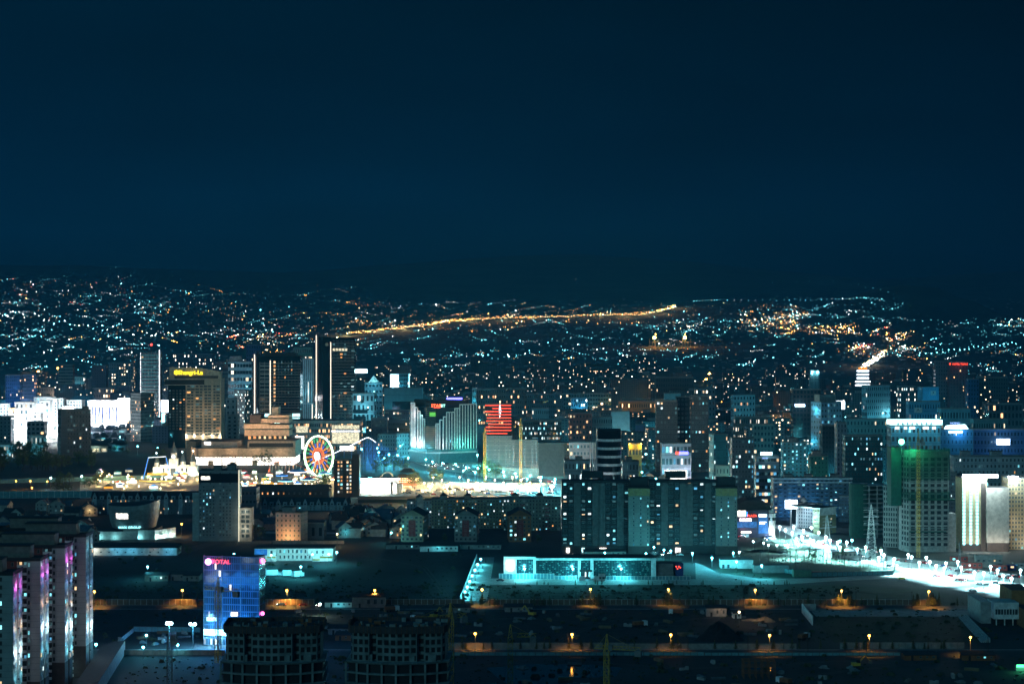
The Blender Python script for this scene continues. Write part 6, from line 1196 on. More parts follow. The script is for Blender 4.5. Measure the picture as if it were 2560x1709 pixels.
for i, (a, c, pt, D, lb) in enumerate(((1214, 1280, 1089, 1838, 'green lit unfinished slab with vertical strips, nearest the red banded tower'), (1279, 1345, 1099, 1832, 'grey unfinished slab with vertical strips behind the second brown crane'), (1344, 1412, 1106, 1828, 'netted end of the unfinished slab row'))):
    B = building('unfinished_slab', lb, 'building', a, c, pt, D, 9, 7, depth=16, col=(.085, .10, .10), ww=.42, wh=.8, lit=0, obj=i < 2, parapet=0, wz=9, skip=lambda i_, j: i_ in (1, 4))
    q = MB()
    for j in range(1, 10): q.box(-B.w / 2, B.w / 2, -.14, -.01, B.h * j / 9 - .3, B.h * j / 9, 'concrete')
    q.box(-B.w / 2, B.w / 2, -.3, -.05, 0, 9, 'podium_glass'); q.obj('floor_band', B.root)
    if i == 2: q = MB(); q.box(-B.w / 2 + 1, B.w / 2, -.6, -.3, 2, B.h, 'net_grey'); q.obj('net', B.root)
    if i == 0: flood(B.root, (-B.w / 2 + 1, -10, 10), 9000, (.1, 1, .55), .6); q = MB(); q.ball((-B.w / 2 + 1, -10.6, 10.4), .9, 'glow_greenw', 8, 5); q.bar((-B.w / 2 + 1, -10, 0), (-B.w / 2 + 1, -10, 10), .2, 'steel'); q.obj('site_lamp', B.root); flood(B.root, (4, -12, 6), 2500, (.2, .95, .7))
    else: flood(B.root, (0, -14, 6), 300, (.45, .95, 1))
# red banded tower
B = building('banded_tower', 'tower outlined by glowing red horizontal bands', 'tower', 1213, 1278, 1010, 2150, 12, 10, depth=18, col=(.05, .04, .05), ww=.7, wh=.5, lit=.06, warm=.4)
for i, (a, c) in enumerate(((0, 1), (.28, 1), (0, 1), (.13, 1), (.07, 1), (.05, 1), (.12, 1), (.03, 1), (0, 1), (0, .85))):
    z = B.h - 1.2 - i * 3.35; q = MB(); q.box(-B.w / 2 + a * B.w, -B.w / 2 + c * B.w, -.6, -.2, z - .35, z + .35, 'led_red'); q.obj('red_band', B.root)
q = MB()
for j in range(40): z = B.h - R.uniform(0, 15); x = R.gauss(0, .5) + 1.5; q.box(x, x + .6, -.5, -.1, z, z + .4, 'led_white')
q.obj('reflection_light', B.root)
# ------------------------------------------------------------------ palace, square and its bright surroundings
D = 2650; k = D / F; r = thing('palace', 'blazing white palace with a long colonnade at the far side of the square', 'palace', (X(222, D), D, 0)); S = lambda px: (px - 222) * k; hz = 34

b = MB(); b.box(0, S(326), 2, 30, 0, hz, 'marble', 'roof').box(-1, S(327), -3, 2, hz - 6, hz + 2, 'marble', 'roof').box(-2, S(328), -6, 2, 0, 4, 'marble', 'pale_concrete').box(S(296), S(326), -4, 30, 0, hz + 5, 'marble', 'roof'); b.obj('wall', r)
for i in range(9): q = MB(); x = S(226) + i * 4.6; q.cyl(x, -1.2, 4, hz - 6, 1.15, 1.0, 'marble', 12); q.obj('column', r)
b = MB(); 
for i in range(8): x = S(226) + i * 4.6 + 1.5; b.box(x, x + 1.7, 1.8, 1.98, 5, hz - 8, 'blue_recess')
b.obj('tall_window', r)
for i in range(7): light(r, (4 + i * 8, -14, 6), 22000, (.92, .96, 1), 1.5)
for i in range(4): light(r, (6 + i * 14, -12, hz + 6), 16000, (.9, .95, 1), 1.5)
for i, (px, pt, D, w_, c, em, lb) in enumerate(((112, 1003, 2500, 24, 'marble', 0, 'white lit palace wing with tall steps beside the square'), (60, 1007, 2480, 46, 'marble', 0, 'long white lit building along the square'), (92, 1035, 2380, 18, 'marble', 0, 'floodlit white pavilion low by the square'), (30, 1022, 2420, 16, 'marble', 0, 'white building with an amber topped edge by the square'))):
    D_ = D; kk = D_ / F; rr_ = thing('lit_building', lb, 'building', (X(px, D_), D_, 0)); b = MB(); ww = w_ * kk; hz2 = Zp(pt, D_); b.box(-ww / 2, ww / 2, 0, 16, 0, hz2, c, 'roof'); b.obj('wall', rr_); b = MB(); b.box(-ww / 2 - .6, ww / 2 + .6, -.8, 16.6, hz2, hz2 + 1.2, 'marble', 'roof'); b.obj('cornice', rr_); windows(rr_, [((-ww / 2, 0), (ww / 2, 0), 2, hz2, max(2, int(ww / 5)), 5, .4, .5, .4, .3)])
    for q in range(3): light(rr_, (-ww / 3 + q * ww / 3, -12, 5), 16000, (.93, .97, 1), 1.5)
    if i == 3: b = MB(); b.box(-ww / 2, ww / 2, -1.4, -.9, hz2 - 3, hz2 + .8, 'shop_amber'); b.obj('amber_sign', rr_)
for i in range(13):  # added lit surfaces that build up the white glare of this corner
    px = 8 + i * 16.5 + R.uniform(-5, 5); D = R.uniform(2480, 2950); w = R.uniform(16, 30); h = R.uniform(12, 34); rr_ = thing('lit_building', 'added white facade to whiten the blazing corner, %s from the left' % nth(i), 'building', (X(px, D), D, 0), R.uniform(-.2, .2), 'added white facades whitening the blazing corner'); b = MB(); b.box(-w / 2, w / 2, 0, 14, 0, h, 'marble', 'roof'); b.obj('wall', rr_); b = MB(); b.box(-w / 2 - .5, w / 2 + .5, -.6, 14.5, h, h + .9, 'marble', 'roof'); b.obj('cornice', rr_)
    windows(rr_, [((-w / 2, 0), (w / 2, 0), 2, h, max(3, int(w / 4)), max(2, int(h / 4)), .4, .5, .5, .2)], 30); light(rr_, (-w / 4, -13, 6), 13000, (.75, .92, 1), 1.5); light(rr_, (w / 4, -13, h), 9000, (.75, .92, 1), 1.5)
sq = [(R.uniform(5, 210), R.uniform(1040, 1092)) for _ in range(44)]
for i, (px, py) in enumerate(sorted(sq)): D = DG(py, 10); lamp((X(px, D), D, 0), 10, 'glow_white', 40000, (.92, .97, 1), 'white lamp on the blazing square, %s from the left' % nth(i), 'white lamps on the square', name='square_lamp')
for i, (px, py, w_, h_, m, lb) in enumerate(((205, 1046, 12, 8, 'screen_white', 'blazing wide screen behind the dark grey tower'), (100, 1020, 9, 10, 'screen_white', 'blazing tall screen among the white buildings'), (170, 1022, 14, 6, 'screen_white', 'long blazing sign on the corner of the square'), (416, 1015, 13, 15, 'screen_white', 'white screen glowing between glass tower and hotel'), (408, 1055, 4, 22, 'led_cyan', 'narrow vertical light panel left of the hotel'), (905, 927, 13, 5, 'sign_ice', 'floating cyan rooftop sign right of the tallest tower'), (950, 1050, 13, 3.2, 'screen_bw', 'blue white rooftop sign below the cyan ministry'), (1136, 996, 17, 2, 'led_blue2', 'long blue neon line behind the fan hotel'), (2508, 1104, 11, 5, 'screen_bw', 'blue white glowing sign on the dark blue block'), (2000, 1013, 11, 3, 'screen_bw', 'cyan shop sign above the red lettering'), (2098, 1012, 12, 9, 'screen_white', 'glaring white sign left of the gridded block'))):
    D = DG(py + 12) if py > 900 else 2500; D = min(D, 2450) if i < 7 else (1640 if i == 8 else 2150); z = Zp(py, D); rr_ = thing('lit_sign', lb, 'sign', (X(px, D), D, 0)); b = MB(); b.box(-w_ / 2, w_ / 2, 0, .6, z - h_ / 2, z + h_ / 2, m); b.obj('panel', rr_); b = MB(); b.bar((0, .4, 0), (0, .4, z - h_ / 2), .3, 'steel'); b.obj('post', rr_)
    light(rr_, (0, -6, z), (14000, 12000, 10000, 14000, 1500, 2500, 4000, 500, 6500, 2500, 7000)[i], ((.95, .97, 1), (.95, .97, 1), (.95, .97, 1), (1, .95, .98), CYAN, CYAN, (.2, .5, 1), (.1, .15, 1), (.1, .4, 1), (.4, .8, 1), (.6, 1, 1))[i], 1.5)

glowmat('crown_white', (.6, .95, 1), 5); glowmat('led_bluew', (.35, .5, 1), 1.2); mat('ger_wall', (.25, .25, .25), .9)
# ------------------------------------------------------------------ the rest of the city, block by block
g_, t_, d_, b_, c_ = (.28, .29, .29), (.14, .30, .33), (.05, .055, .06), (.08, .16, .30), (.30, .50, .55)
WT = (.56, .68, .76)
MID = [  # label, category, x0, x1, top, distance, rows, columns, wall, lit share, warmth, extra
 ('dark grey slab with square windows standing against the blazing square', 'office building', 131, 222, 1026, 2090, 11, 10, (.20, .19, .20), .05, .4, dict(pxc=152, side='l', ang=20, ww=.5, wh=.5, obj=True, boxes=((.8, .15, 3),), skip=lambda i, j: i < 2)),
 ('light grey tower with rows of tall windows left of the green glass tower', 'office tower', 322, 379, 984, 2350, 14, 9, (.33, .33, .31), .06, .7, dict(pxc=352, ang=40, ww=.55, wh=.5)),
 ('grey block at the picture edge below the white buildings', 'office building', -30, 27, 1042, 2260, 8, 6, (.24, .28, .29), .04, .1, dict(ww=.4, wh=.4)),
 ('small grey office with framed windows before the blazing street', 'office building', 67, 111, 1055, 2230, 6, 4, (.34, .33, .36), .06, .6, dict(ww=.7, wh=.55)),
 ('pale block with a poster and four tall lit windows', 'office building', 72, 109, 1088, 2120, 2, 7, (.48, .47, .44), .25, .1, dict(ww=.5, wh=.5)),
 ('low lit pavilion with white eaves at the picture edge behind the wood', 'hall', -30, 48, 1112, 2080, 2, 12, (.40, .40, .40), .5, .2, dict(ww=.6, wh=.5)),
 ('blue lit tower with a white edge panel near the picture edge', 'office tower', 14, 50, 938, 2900, 12, 7, b_, .05, .2, {}),
 ('blue grey apartment tower beside the blue lit one', 'apartment tower', 50, 90, 936, 2920, 12, 8, (.18, .24, .38), .12, .5, {}),
 ('grey striped tower above the orange lamp avenue', 'office tower', 146, 182, 912, 3400, 12, 6, (.26, .24, .24), .05, .8, dict(ww=1, wh=.4)),
 ('purple brown blank tower at the end of the orange avenue', 'apartment tower', 229, 265, 914, 3300, 14, 6, (.16, .12, .17), .04, .5, dict(ww=.3, wh=.3)),
 ('wide grey apartment tower behind the light grey tower', 'apartment tower', 272, 333, 908, 3200, 14, 10, (.20, .24, .28), .2, .3, {}),
 ('pink brown block with three rows of bright windows over the palace', 'apartment block', 234, 282, 970, 3000, 5, 8, (.34, .27, .26), .4, .55, {}),
 ('blue grey block with vertical stripes behind the palace', 'office building', 281, 326, 966, 3060, 5, 14, (.16, .18, .32), .03, .3, dict(ww=.4, wh=.9)),
 ('low pinkish hall with a gable by the orange avenue', 'hall', 98, 178, 969, 3450, 3, 14, (.45, .36, .32), .05, .7, dict(ww=.35, wh=.4)),
 ('white low block with bright eaves at the head of the avenue', 'office building', 182, 212, 942, 3650, 4, 7, (.45, .47, .47), .2, .2, {}),
 ('teal striped office with white ribbon bands behind the tan hotel', 'office building', 570, 629, 905, 2740, 9, 8, (.40, .52, .56), .08, .2, dict(ww=1, wh=.5, boxes=((.05, .5, 8),))),
 ('dark teal glass block between tan hotel and striped office', 'office building', 553, 582, 930, 2800, 14, 8, (.04, .10, .11), .1, .1, dict(ww=.8, wh=.5)),
 ('grey tower with cyan lit lower windows behind the stone mall', 'office tower', 582, 627, 976, 2500, 15, 9, (.28, .29, .27), .22, .0, dict(pxc=612, ang=35, ww=.35, wh=.5)),
 ('narrow grey block with paired windows right of the tan hotel', 'apartment block', 564, 589, 996, 2420, 7, 2, (.32, .36, .36), .0, .4, dict(ww=.45, wh=.45)),
 ('narrow balconied block rising behind the mall roof', 'apartment block', 567, 594, 1039, 2330, 7, 2, (.28, .34, .34), .02, .2, dict(ww=.5, wh=.45)),
 ('cyan and white vertically striped tower between the two glass towers', 'office tower', 749, 783, 897, 2700, 3, 7, (.50, .62, .66), .02, .1, dict(ww=.4, wh=.92)),
 ('green lit gridded tower peeping over the striped one', 'apartment tower', 735, 780, 868, 3900, 6, 10, (.30, .50, .38), .12, .2, {}),
 ('deep blue tower behind the banded office tower', 'office tower', 616, 652, 862, 3700, 12, 6, (.05, .12, .30), .02, .2, {}),
 ('broad blue grey apartment block behind the tan hotel crown', 'apartment block', 432, 534, 885, 3500, 12, 22, (.10, .15, .22), .22, .15, {}),
 ('cyan lit ministry with white portico and a dark star emblem', 'office building', 880, 941, 984, 2370, 5, 5, (.45, .58, .62), .05, .1, dict(pxc=935, ang=20, ww=.6, wh=.55, depth=20)),
 ('grey tower with a pale pyramid cap behind the cyan ministry', 'office tower', 912, 956, 957, 2650, 8, 5, (.22, .34, .40), .06, .2, dict(ww=.6, wh=.4)),
 ('teal framed box with a large dark glass front', 'office building', 960, 1056, 970, 2600, 6, 10, (.22, .40, .44), .0, .1, dict(ww=.0, wh=.0)),
 ('glowing cyan tower with a blazing screen corner', 'office tower', 976, 1024, 934, 3200, 9, 10, (.15, .42, .50), .2, .0, dict(ww=.7, wh=.6)),
 ('blue office with two rows of white windows left of the fan hotel', 'office building', 962, 1023, 1026, 2330, 6, 12, (.06, .14, .22), .2, .15, dict(ww=.55, wh=.4)),
 ('brown grey block below the blue white rooftop sign', 'office building', 927, 968, 1046, 2280, 6, 4, (.20, .17, .18), .02, .3, dict(ww=.2, wh=.4)),
 ('low grey blocks with flat roofs behind the coaster lattice', 'apartment block', 944, 1000, 1086, 2200, 4, 9, (.26, .32, .32), .08, .4, {}),
 ('pale block left of the fan hotel with small square windows', 'apartment block', 992, 1024, 1084, 2130, 5, 5, (.34, .38, .36), .1, .2, {}),
 ('narrow cyan lit slab with a lettered edge', 'office building', 1181, 1190, 970, 2500, 8, 2, (.30, .65, .72), .2, .0, {}),
 ('long dim block with scattered windows behind the red banded tower', 'apartment block', 1190, 1316, 972, 2700, 7, 22, (.12, .13, .13), .14, .45, {}),
 ('long teal block with small windows right of the dim one', 'apartment block', 1314, 1409, 985, 2850, 5, 20, (.10, .22, .26), .04, .3, dict(boxes=((.8, .15, 4),))),
 ('dark office with rows of mint windows behind the unfinished slab', 'office building', 1294, 1404, 1052, 2200, 6, 24, (.05, .11, .11), .42, .0, dict(ww=.6, wh=.45)),
 ('dark block with scattered lights between red banded tower and mint office', 'apartment block', 1278, 1296, 1040, 2250, 8, 4, d_, .2, .4, {}),
 ('cyan low block on the roofline behind the mint office', 'office building', 1330, 1372, 1021, 2420, 4, 9, (.22, .45, .50), .1, .1, {}),
 ('brick red block with arched top windows and warm lights', 'apartment block', 1423, 1480, 1034, 2200, 7, 7, (.26, .10, .08), .38, .62, {}),
 ('grey low block with square windows right of the brick red one', 'office building', 1479, 1531, 1043, 2230, 4, 9, (.26, .30, .29), .06, .2, {}),
 ('blank teal hall lit from lamps at its foot', 'hall', 1529, 1574, 1029, 2300, 1, 2, (.30, .55, .60), .0, .1, dict(ww=0, wh=0, boxes=((.4, .18, 4),))),
 ('small bright blue cyan block with white windows', 'office building', 1428, 1469, 995, 2800, 5, 7, (.20, .45, .62), .3, .1, {}),
 ('teal banded long block behind the bright blue one', 'apartment block', 1408, 1528, 984, 2900, 6, 18, (.10, .22, .24), .15, .3, dict(ww=.8, wh=.5)),
 ('long orange lit facade behind the teal hall', 'office building', 1548, 1657, 1004, 2700, 3, 20, (.42, .24, .10), .12, .7, {}),
 ('pinkish apartment block with dark balconies left of the striped tower', 'apartment block', 1424, 1492, 1107, 1760, 6, 8, (.40, .29, .27), .2, .5, dict(obj=True, ww=.6, wh=.42)),
 ('pale teal apartment block with a bay left of the striped tower foot', 'apartment block', 1411, 1492, 1152, 1500, 5, 9, (.34, .38, .38), .16, .5, dict(obj=True, boxes=((.35, .2, 3),))),
 ('pale apartment block with a bay right of the striped tower foot', 'apartment block', 1556, 1597, 1154, 1500, 5, 5, (.36, .38, .38), .2, .45, dict(obj=True, boxes=((.2, .4, 3),))),
 ('yellow lit box house with lamps on its upper corners', 'house', 1572, 1604, 1110, 1850, 2, 4, (.55, .38, .10), .0, .9, dict(obj=True, ww=.6, wh=.3)),
 ('wide dark brown hall behind the yellow lit box house', 'hall', 1540, 1625, 1082, 2050, 3, 8, (.16, .11, .07), .02, .8, dict(ww=.2, wh=.3)),
 ('dark brown twin tower apartment block, left half', 'apartment tower', 1641, 1694, 1002, 1900, 15, 6, (.12, .10, .10), .09, .55, dict(obj=True, ww=.5, wh=.4)),
 ('black recessed centre between the dark brown twin halves', 'apartment tower', 1692, 1730, 993, 1920, 16, 4, (.03, .03, .032), .14, .45, dict(obj=True, ww=.5, wh=.4)),
 ('dark brown twin tower apartment block, right half', 'apartment tower', 1728, 1771, 990, 1895, 16, 5, (.12, .10, .10), .09, .6, dict(obj=True, ww=.5, wh=.4)),
 ('white shop block with neon and glaring entrance below the twin towers', 'shop building', 1654, 1728, 1109, 1820, 3, 8, (.48, .40, .42), .25, .2, dict(obj=True, ww=.7, wh=.5)),
 ('teal blank tower with a window column at either edge', 'apartment tower', 1774, 1822, 1087, 1640, 8, 6, (.14, .32, .34), .22, .5, dict(obj=True, pxc=1784, side='l', ang=30, ww=.42, wh=.42, skip=lambda i, j: i in (1, 2, 3, 4))),
 ('small pale green block before the teal blank tower', 'house', 1789, 1823, 1164, 1640, 3, 4, (.40, .50, .44), .1, .3, dict(ww=.3, wh=.4)),
 ('grey tower with a tall stair window strip and lit flats', 'apartment tower', 1830, 1885, 1097, 1540, 14, 7, (.22, .20, .20), .3, .3, dict(obj=True, ww=.5, wh=.5)),
 ('banded office with lit shop floors and a white roof sign', 'office building', 1890, 1948, 1141, 1580, 7, 8, (.36, .34, .37), .5, .4, dict(obj=True, ww=1, wh=.45)),
 ('teal tower with bright windows between office and green blank block', 'apartment tower', 1957, 2017, 1106, 1800, 11, 6, (.15, .36, .40), .34, .25, dict(obj=True, boxes=((.3, .3, 4),))),
 ('plain dark green tower end wall with lit slots at its edges', 'apartment tower', 2026, 2070, 1140, 1650, 9, 5, (.05, .20, .17), .1, .2, dict(ww=.3, wh=.4, boxes=((.15, .5, 4),))),
 ('dark narrow tower between green end wall and pale strip tower', 'apartment tower', 2056, 2094, 1064, 1740, 13, 5, (.03, .05, .055), .03, .4, {}),
 ('narrow pale strip tower lit violet at its foot', 'apartment tower', 2093, 2117, 1058, 1700, 14, 3, (.30, .32, .34), .04, .2, dict(ww=.4, wh=.6)),
 ('broad dark green apartment tower with many lit windows', 'apartment tower', 2113, 2207, 1090, 1600, 13, 13, (.04, .13, .13), .2, .4, dict(obj=True, ww=.42, wh=.45)),
 ('grey tower with cyan lit left flank above the green end wall', 'apartment tower', 2032, 2110, 1006, 1800, 14, 7, (.36, .40, .46), .08, .1, dict(pxc=2053, side='l', ang=32, ww=.5, wh=.42, obj=True, boxes=((.05, .8, 7),))),
 ('teal long block behind the broad green tower', 'apartment block', 2116, 2236, 1048, 2000, 6, 14, (.14, .30, .30), .03, .3, dict(ww=.4, wh=.45)),
 ('dark brown unfinished tower of open floors', 'apartment tower', 1982, 2052, 974, 2150, 14, 8, (.07, .05, .05), .0, .4, dict(ww=.7, wh=.6)),
 ('gridded cyan white office glowing from below', 'office building', 2158, 2231, 964, 2350, 9, 11, (.34, .55, .58), .05, .1, dict(pxc=2168, side='l', ang=25, ww=.45, wh=.5, depth=16)),
 ('blue lit blank tower with a letter panel at its top', 'office tower', 2297, 2353, 968, 2300, 14, 7, (.16, .42, .55), .0, .1, dict(pxc=2307, side='l', ang=30, ww=.12, wh=.3)),
 ('dark lit glass block left of the blue blank tower', 'office building', 2248, 2290, 966, 2500, 9, 8, (.05, .12, .14), .28, .1, {}),
 ('blue block with a letter panel before the blank tower', 'office building', 2272, 2350, 1004, 2050, 6, 12, (.12, .34, .46), .03, .1, dict(ww=.4, wh=.4)),
 ('teal block with white windows under the bright street', 'apartment block', 2352, 2426, 1022, 1900, 5, 10, (.14, .36, .42), .14, .2, {}),
 ('white crowned hotel with glowing arches along its roof', 'hotel', 2228, 2352, 1064, 1570, 9, 12, (.20, .42, .50), .04, .1, dict(ww=.52, wh=.5, obj=True, depth=20)),
 ('blue wing of the crowned hotel with a rooftop sign', 'hotel', 2348, 2433, 1074, 1600, 9, 9, (.10, .28, .38), .02, .1, dict(ww=.25, wh=.4)),
 ('dark blue office with a glowing sign at the picture edge', 'office building', 2434, 2600, 1074, 1650, 8, 20, (.05, .14, .24), .05, .1, dict(ww=.5, wh=.4)),
 ('low apartment block with square windows above the dark blue office', 'apartment block', 2434, 2520, 1049, 1850, 4, 14, (.16, .26, .27), .16, .3, {}),
 ('unfinished concrete block with dark openings at the picture edge', 'building', 2472, 2556, 1010, 2100, 7, 9, (.09, .10, .11), .02, .4, dict(ww=.6, wh=.6)),
 ('pair tower with dark balconies, left of the red roof lettering', 'apartment tower', 2339, 2376, 903, 3000, 14, 6, (.20, .16, .18), .05, .4, {}),
 ('dark red tower carrying red roof lettering', 'hotel', 2374, 2420, 906, 2980, 16, 6, (.16, .08, .09), .03, .5, dict(ww=.3, wh=.4)),
 ('deep blue narrow tower right of the red lettered tower', 'apartment tower', 2420, 2447, 948, 2780, 10, 4, (.04, .12, .26), .06, .2, {}),
 ('dark grey apartment pair near the picture edge', 'apartment tower', 2447, 2520, 944, 2820, 11, 12, (.08, .11, .12), .07, .2, {}),
 ('striped neon tower of glowing white floors at the road junction', 'office tower', 2142, 2172, 924, 3300, 9, 3, (.30, .40, .42), .0, .1, dict(ww=0, wh=0)),
 ('dark tower with two white lamps washing down its ribs', 'office tower', 2026, 2048, 926, 3100, 4, 6, (.20, .30, .32), .0, .1, dict(ww=.3, wh=.9)),
 ('broad black gridded block behind the twin towers', 'office building', 1640, 1734, 944, 2900, 8, 16, (.03, .045, .05), .01, .2, dict(ww=.5, wh=.5)),
 ('pale teal block with a central bay above the lit offices', 'apartment block', 1828, 1891, 988, 2350, 8, 7, (.28, .50, .54), .1, .6, dict(ww=.5, wh=.45, pxc=1834, side='l', ang=25, depth=16)),
 ('long office with rows of cyan windows below the pale teal block', 'office building', 1838, 1920, 1043, 2100, 5, 16, (.07, .12, .12), .36, .2, {}),
 ('dark green block with square bays right of the cyan windows', 'apartment block', 1884, 1935, 1062, 1900, 8, 6, (.08, .16, .16), .05, .3, dict(ww=.6, wh=.5)),
 ('white arcade roof storey between black grid and twin towers', 'office building', 1662, 1702, 984, 2250, 2, 3, (.32, .48, .50), .0, .2, dict(ww=.5, wh=.6)),
 ('grey block with two lit columns left of the pale teal block', 'apartment block', 1738, 1788, 972, 2500, 8, 6, (.14, .22, .26), .16, .25, {}),
 ('violet lit small hall beside the big orange street lamp', 'hall', 1568, 1612, 1062, 2380, 1, 6, (.22, .18, .30), .0, .4, dict(ww=.2, wh=.3)),
]
MB_ = {}
for lb, cat, x0, x1, pt, D, rows, cols, wc, lit, warm, o in MID:
    o = dict(o); o.setdefault('depth', None if 'pxc' in o else 15); o.setdefault('ww', .45); o.setdefault('wh', .45)
    MB_[lb] = building({'hall': 'hall', 'house': 'house', 'hotel': 'hotel'}.get(cat, cat.replace(' ', '_')), lb, cat, x0, x1, pt, D, rows, cols, col=wc, lit=lit, warm=warm, far=D > 2300, **o)
def M_(s): return next(b for k, b in MB_.items() if k.startswith(s))
def fl(s, pts):
    b = M_(s)
    for x, y, z, P, c in pts: flood(b.root, (x * b.w, y, z * b.h), P, c, .6)
fl('cyan lit ministry', [(-.3, -12, .1, 16000, (.2, .85, 1)), (.3, -12, .1, 16000, (.2, .85, 1)), (0, -14, .7, 9000, (.3, .9, 1))])
fl('grey tower with a pale pyramid', [(0, -12, .8, 5000, (.25, .85, 1))]); fl('teal framed box', [(-.3, -20, .3, 6000, (.1, .7, .8)), (.3, -20, .3, 6000, (.1, .7, .8))])
fl('blank teal hall', [(-.25, -8, .1, 5000, (.4, .95, 1)), (.25, -8, .1, 5000, (.4, .95, 1))]); fl('yellow lit box', [(-.45, -2.5, .95, 2600, (1, .6, .05)), (.45, -2.5, .95, 2600, (1, .6, .05))])
fl('white shop block', [(-.3, -6, .12, 3500, (1, .8, .8)), (.2, -6, .12, 3500, (1, .85, .85)), (.4, -6, .2, 2500, (.6, .75, 1))]); fl('gridded cyan white', [(-.2, -10, .3, 5500, CYAN), (.35, -8, .5, 5500, WHITE)])
fl('small bright blue', [(-.2, -12, .3, 7000, (.15, .75, 1)), (.3, -12, .3, 7000, (.15, .75, 1))]); fl('long orange lit', [(-.4, -10, .2, 5000, ORANGE), (0, -10, .2, 4000, ORANGE), (.4, -10, .2, 4000, ORANGE)])
fl('grey tower with cyan lit left', [(-.62, 6, .9, 3000, (.1, .8, 1)), (-.62, 10, .5, 2000, (.1, .8, 1)), (0, -25, .6, 3500, (.25, .7, .9))]); fl('blue lit blank', [(0, -25, .3, 9000, (.05, .55, .9)), (0, -25, .8, 7000, (.05, .55, .9))])
fl('blue block with a letter', [(-.3, -20, .2, 6000, (.05, .55, .9)), (.3, -20, .2, 6000, (.05, .55, .9))]); fl('blue lit tower', [(0, -18, .2, 9000, (.05, .3, 1)), (0, -18, .7, 4000, (.05, .3, 1))]); fl('blue grey apartment tower', [(.2, -22, .3, 5000, (.15, .35, 1))])
fl('blue wing', [(.1, -5, .97, 3500, (.1, .4, 1)), (-.2, -22, .4, 3000, (.05, .45, .9))]); fl('narrow cyan', [(0, -8, .7, 2500, CYAN)]); fl('glowing cyan tower', [(-.35, -9, .6, 9000, (.3, .9, 1))]); fl('pale block with a poster', [(.2, -8, .1, 2500, CYAN)])
fl('pinkish apartment', [(-.1, -14, .3, 2200, (1, .6, .4)), (.3, -14, .3, 1600, (1, .6, .4))]); fl('low lit pavilion', [(-.2, -6, .5, 1500, WHITE), (.2, -6, .5, 1500, CYAN)]); fl('pale teal block', [(0, -18, .3, 4200, (.3, .9, 1))]); fl('teal tower with bright', [(0, -20, .4, 2800, (.15, .85, .9))])
fl('teal blank tower', [(0, -20, .4, 2200, (.15, .85, .85))]); fl('small pale green', [(.3, -6, .3, 1500, (.7, 1, .5))]); fl('low pinkish hall', [(0, -12, .5, 6000, (1, .7, .5))]); fl('white low block', [(0, -12, .4, 7000, CYAN)]); fl('pink brown block', [(0, -16, .4, 3500, (1, .75, .65))])
fl('narrow pale strip', [(0, -5, .08, 900, (.8, .7, 1))]); fl('plain dark green', [(0, -18, .4, 1700, (.05, .8, .6))]); fl('teal striped office', [(.2, -22, .6, 7000, (.2, .8, 1))]); fl('cyan and white vertically', [(0, -22, .5, 8000, (.35, .9, 1))]); fl('wide dark brown', [(0, -8, .3, 1500, (1, .6, .15))])
# signs and crowns on those blocks
b = M_('white crowned'); q = MB(); q.box(-b.w / 2 - 1, b.w / 2 + 1, -1.5, 14, b.h + .8, b.h + 4.6, 'shop_cyan'); q.obj('roof_crown', b.root)
q = MB(); q.box(-b.w / 2 - .8, b.w / 2 + .8, -1.9, -1.5, b.h + 2.4, b.h + 4.4, 'crown_white'); q.obj('crown_light', b.root)
for i in range(8): q = MB(); q.cyl(-b.w / 2 + 5 + i * 3.7, -2, b.h + 1, b.h + 3, .8, .5, 'steel', 8); q.obj('crown_urn', b.root)
q = MB()
for i, (u, v) in enumerate(((-.42, 3.2), (-.24, 2.2), (-.13, 4.2), (.14, 4.4), (.33, 2.6))): q.box(u * b.w, u * b.w + v, -.2, -.05, b.h - 2.6, b.h - .7, 'shop_white')
q.obj('lit_window', b.root); 
for i in range(4): light(b.root, (-b.w * .38 + i * b.w * .25, -7, b.h + 5), 3000, (.25, .85, 1), 1)
b = M_('blue wing'); q = MB(); q.face([(-b.w * .36, 0, b.h + .8), (b.w * .36, 0, b.h + .8), (b.w * .26, 0, b.h + 4.4), (-b.w * .3, 0, b.h + 3.4)], 'crown_white'); q.box(-b.w * .36, b.w * .36, 0, 8, b.h, b.h + .8, 'steel'); q.obj('roof_crown', b.root); q = MB(); q.box(-b.w * .22, b.w * .18, -.5, -.1, b.h - 2.6, b.h - .8, 'crown_white'); q.obj('lit_sign', b.root); text('NOINU', b.root, (-1, -.3, b.h + 5.2), 2.4, 'led_bluew', 0, .1); light(b.root, (0, -6, b.h + 4), 3500, (.25, .8, 1), 1)
b = M_('dark red tower'); text('HOTEL TOPAZ', b.root, (2, -.6, b.h - 2.4), 3.6, 'led_red', 0, .2, sx_=.95); q = MB(); q.ball((-b.w * .48, -.6, b.h - 2), 1.4, 'led_red'); q.obj('sign_emblem', b.root); light(b.root, (0, -7, b.h - 2), 1500, (1, .1, .1), 1)
b = M_('banded office'); q = MB(); q.box(-b.w * .3, b.w * .2, 0, .5, b.h + 1.2, b.h + 3.6, 'sign_ice'); q.obj('roof_sign', b.root); text('BRHA', b.root, (-2, -.4, b.h - 1.2), 1.7, 'led_bluew', 0, .05); light(b.root, (0, -5, b.h + 3), 1600, (.4, .9, 1))
b = M_('striped neon')
for i in range(9): q = MB(); e_ = 1.0 if i < 3 else 2.6; q.box(-b.w / 2 - (e_ - 1) * 1.6, b.w / 2 + (e_ - 1) * 1.6, -.8, -.1, b.h - 3 - i * b.h * .1, b.h - .9 - i * b.h * .1, 'led_white'); q.obj('light_band', b.root)
q = MB(); q.box(-b.w * .35, b.w * .35, 0, 1, b.h + 1, b.h + 4, 'led_orange'); q.obj('roof_sign', b.root)
b = M_('dark tower with two white')
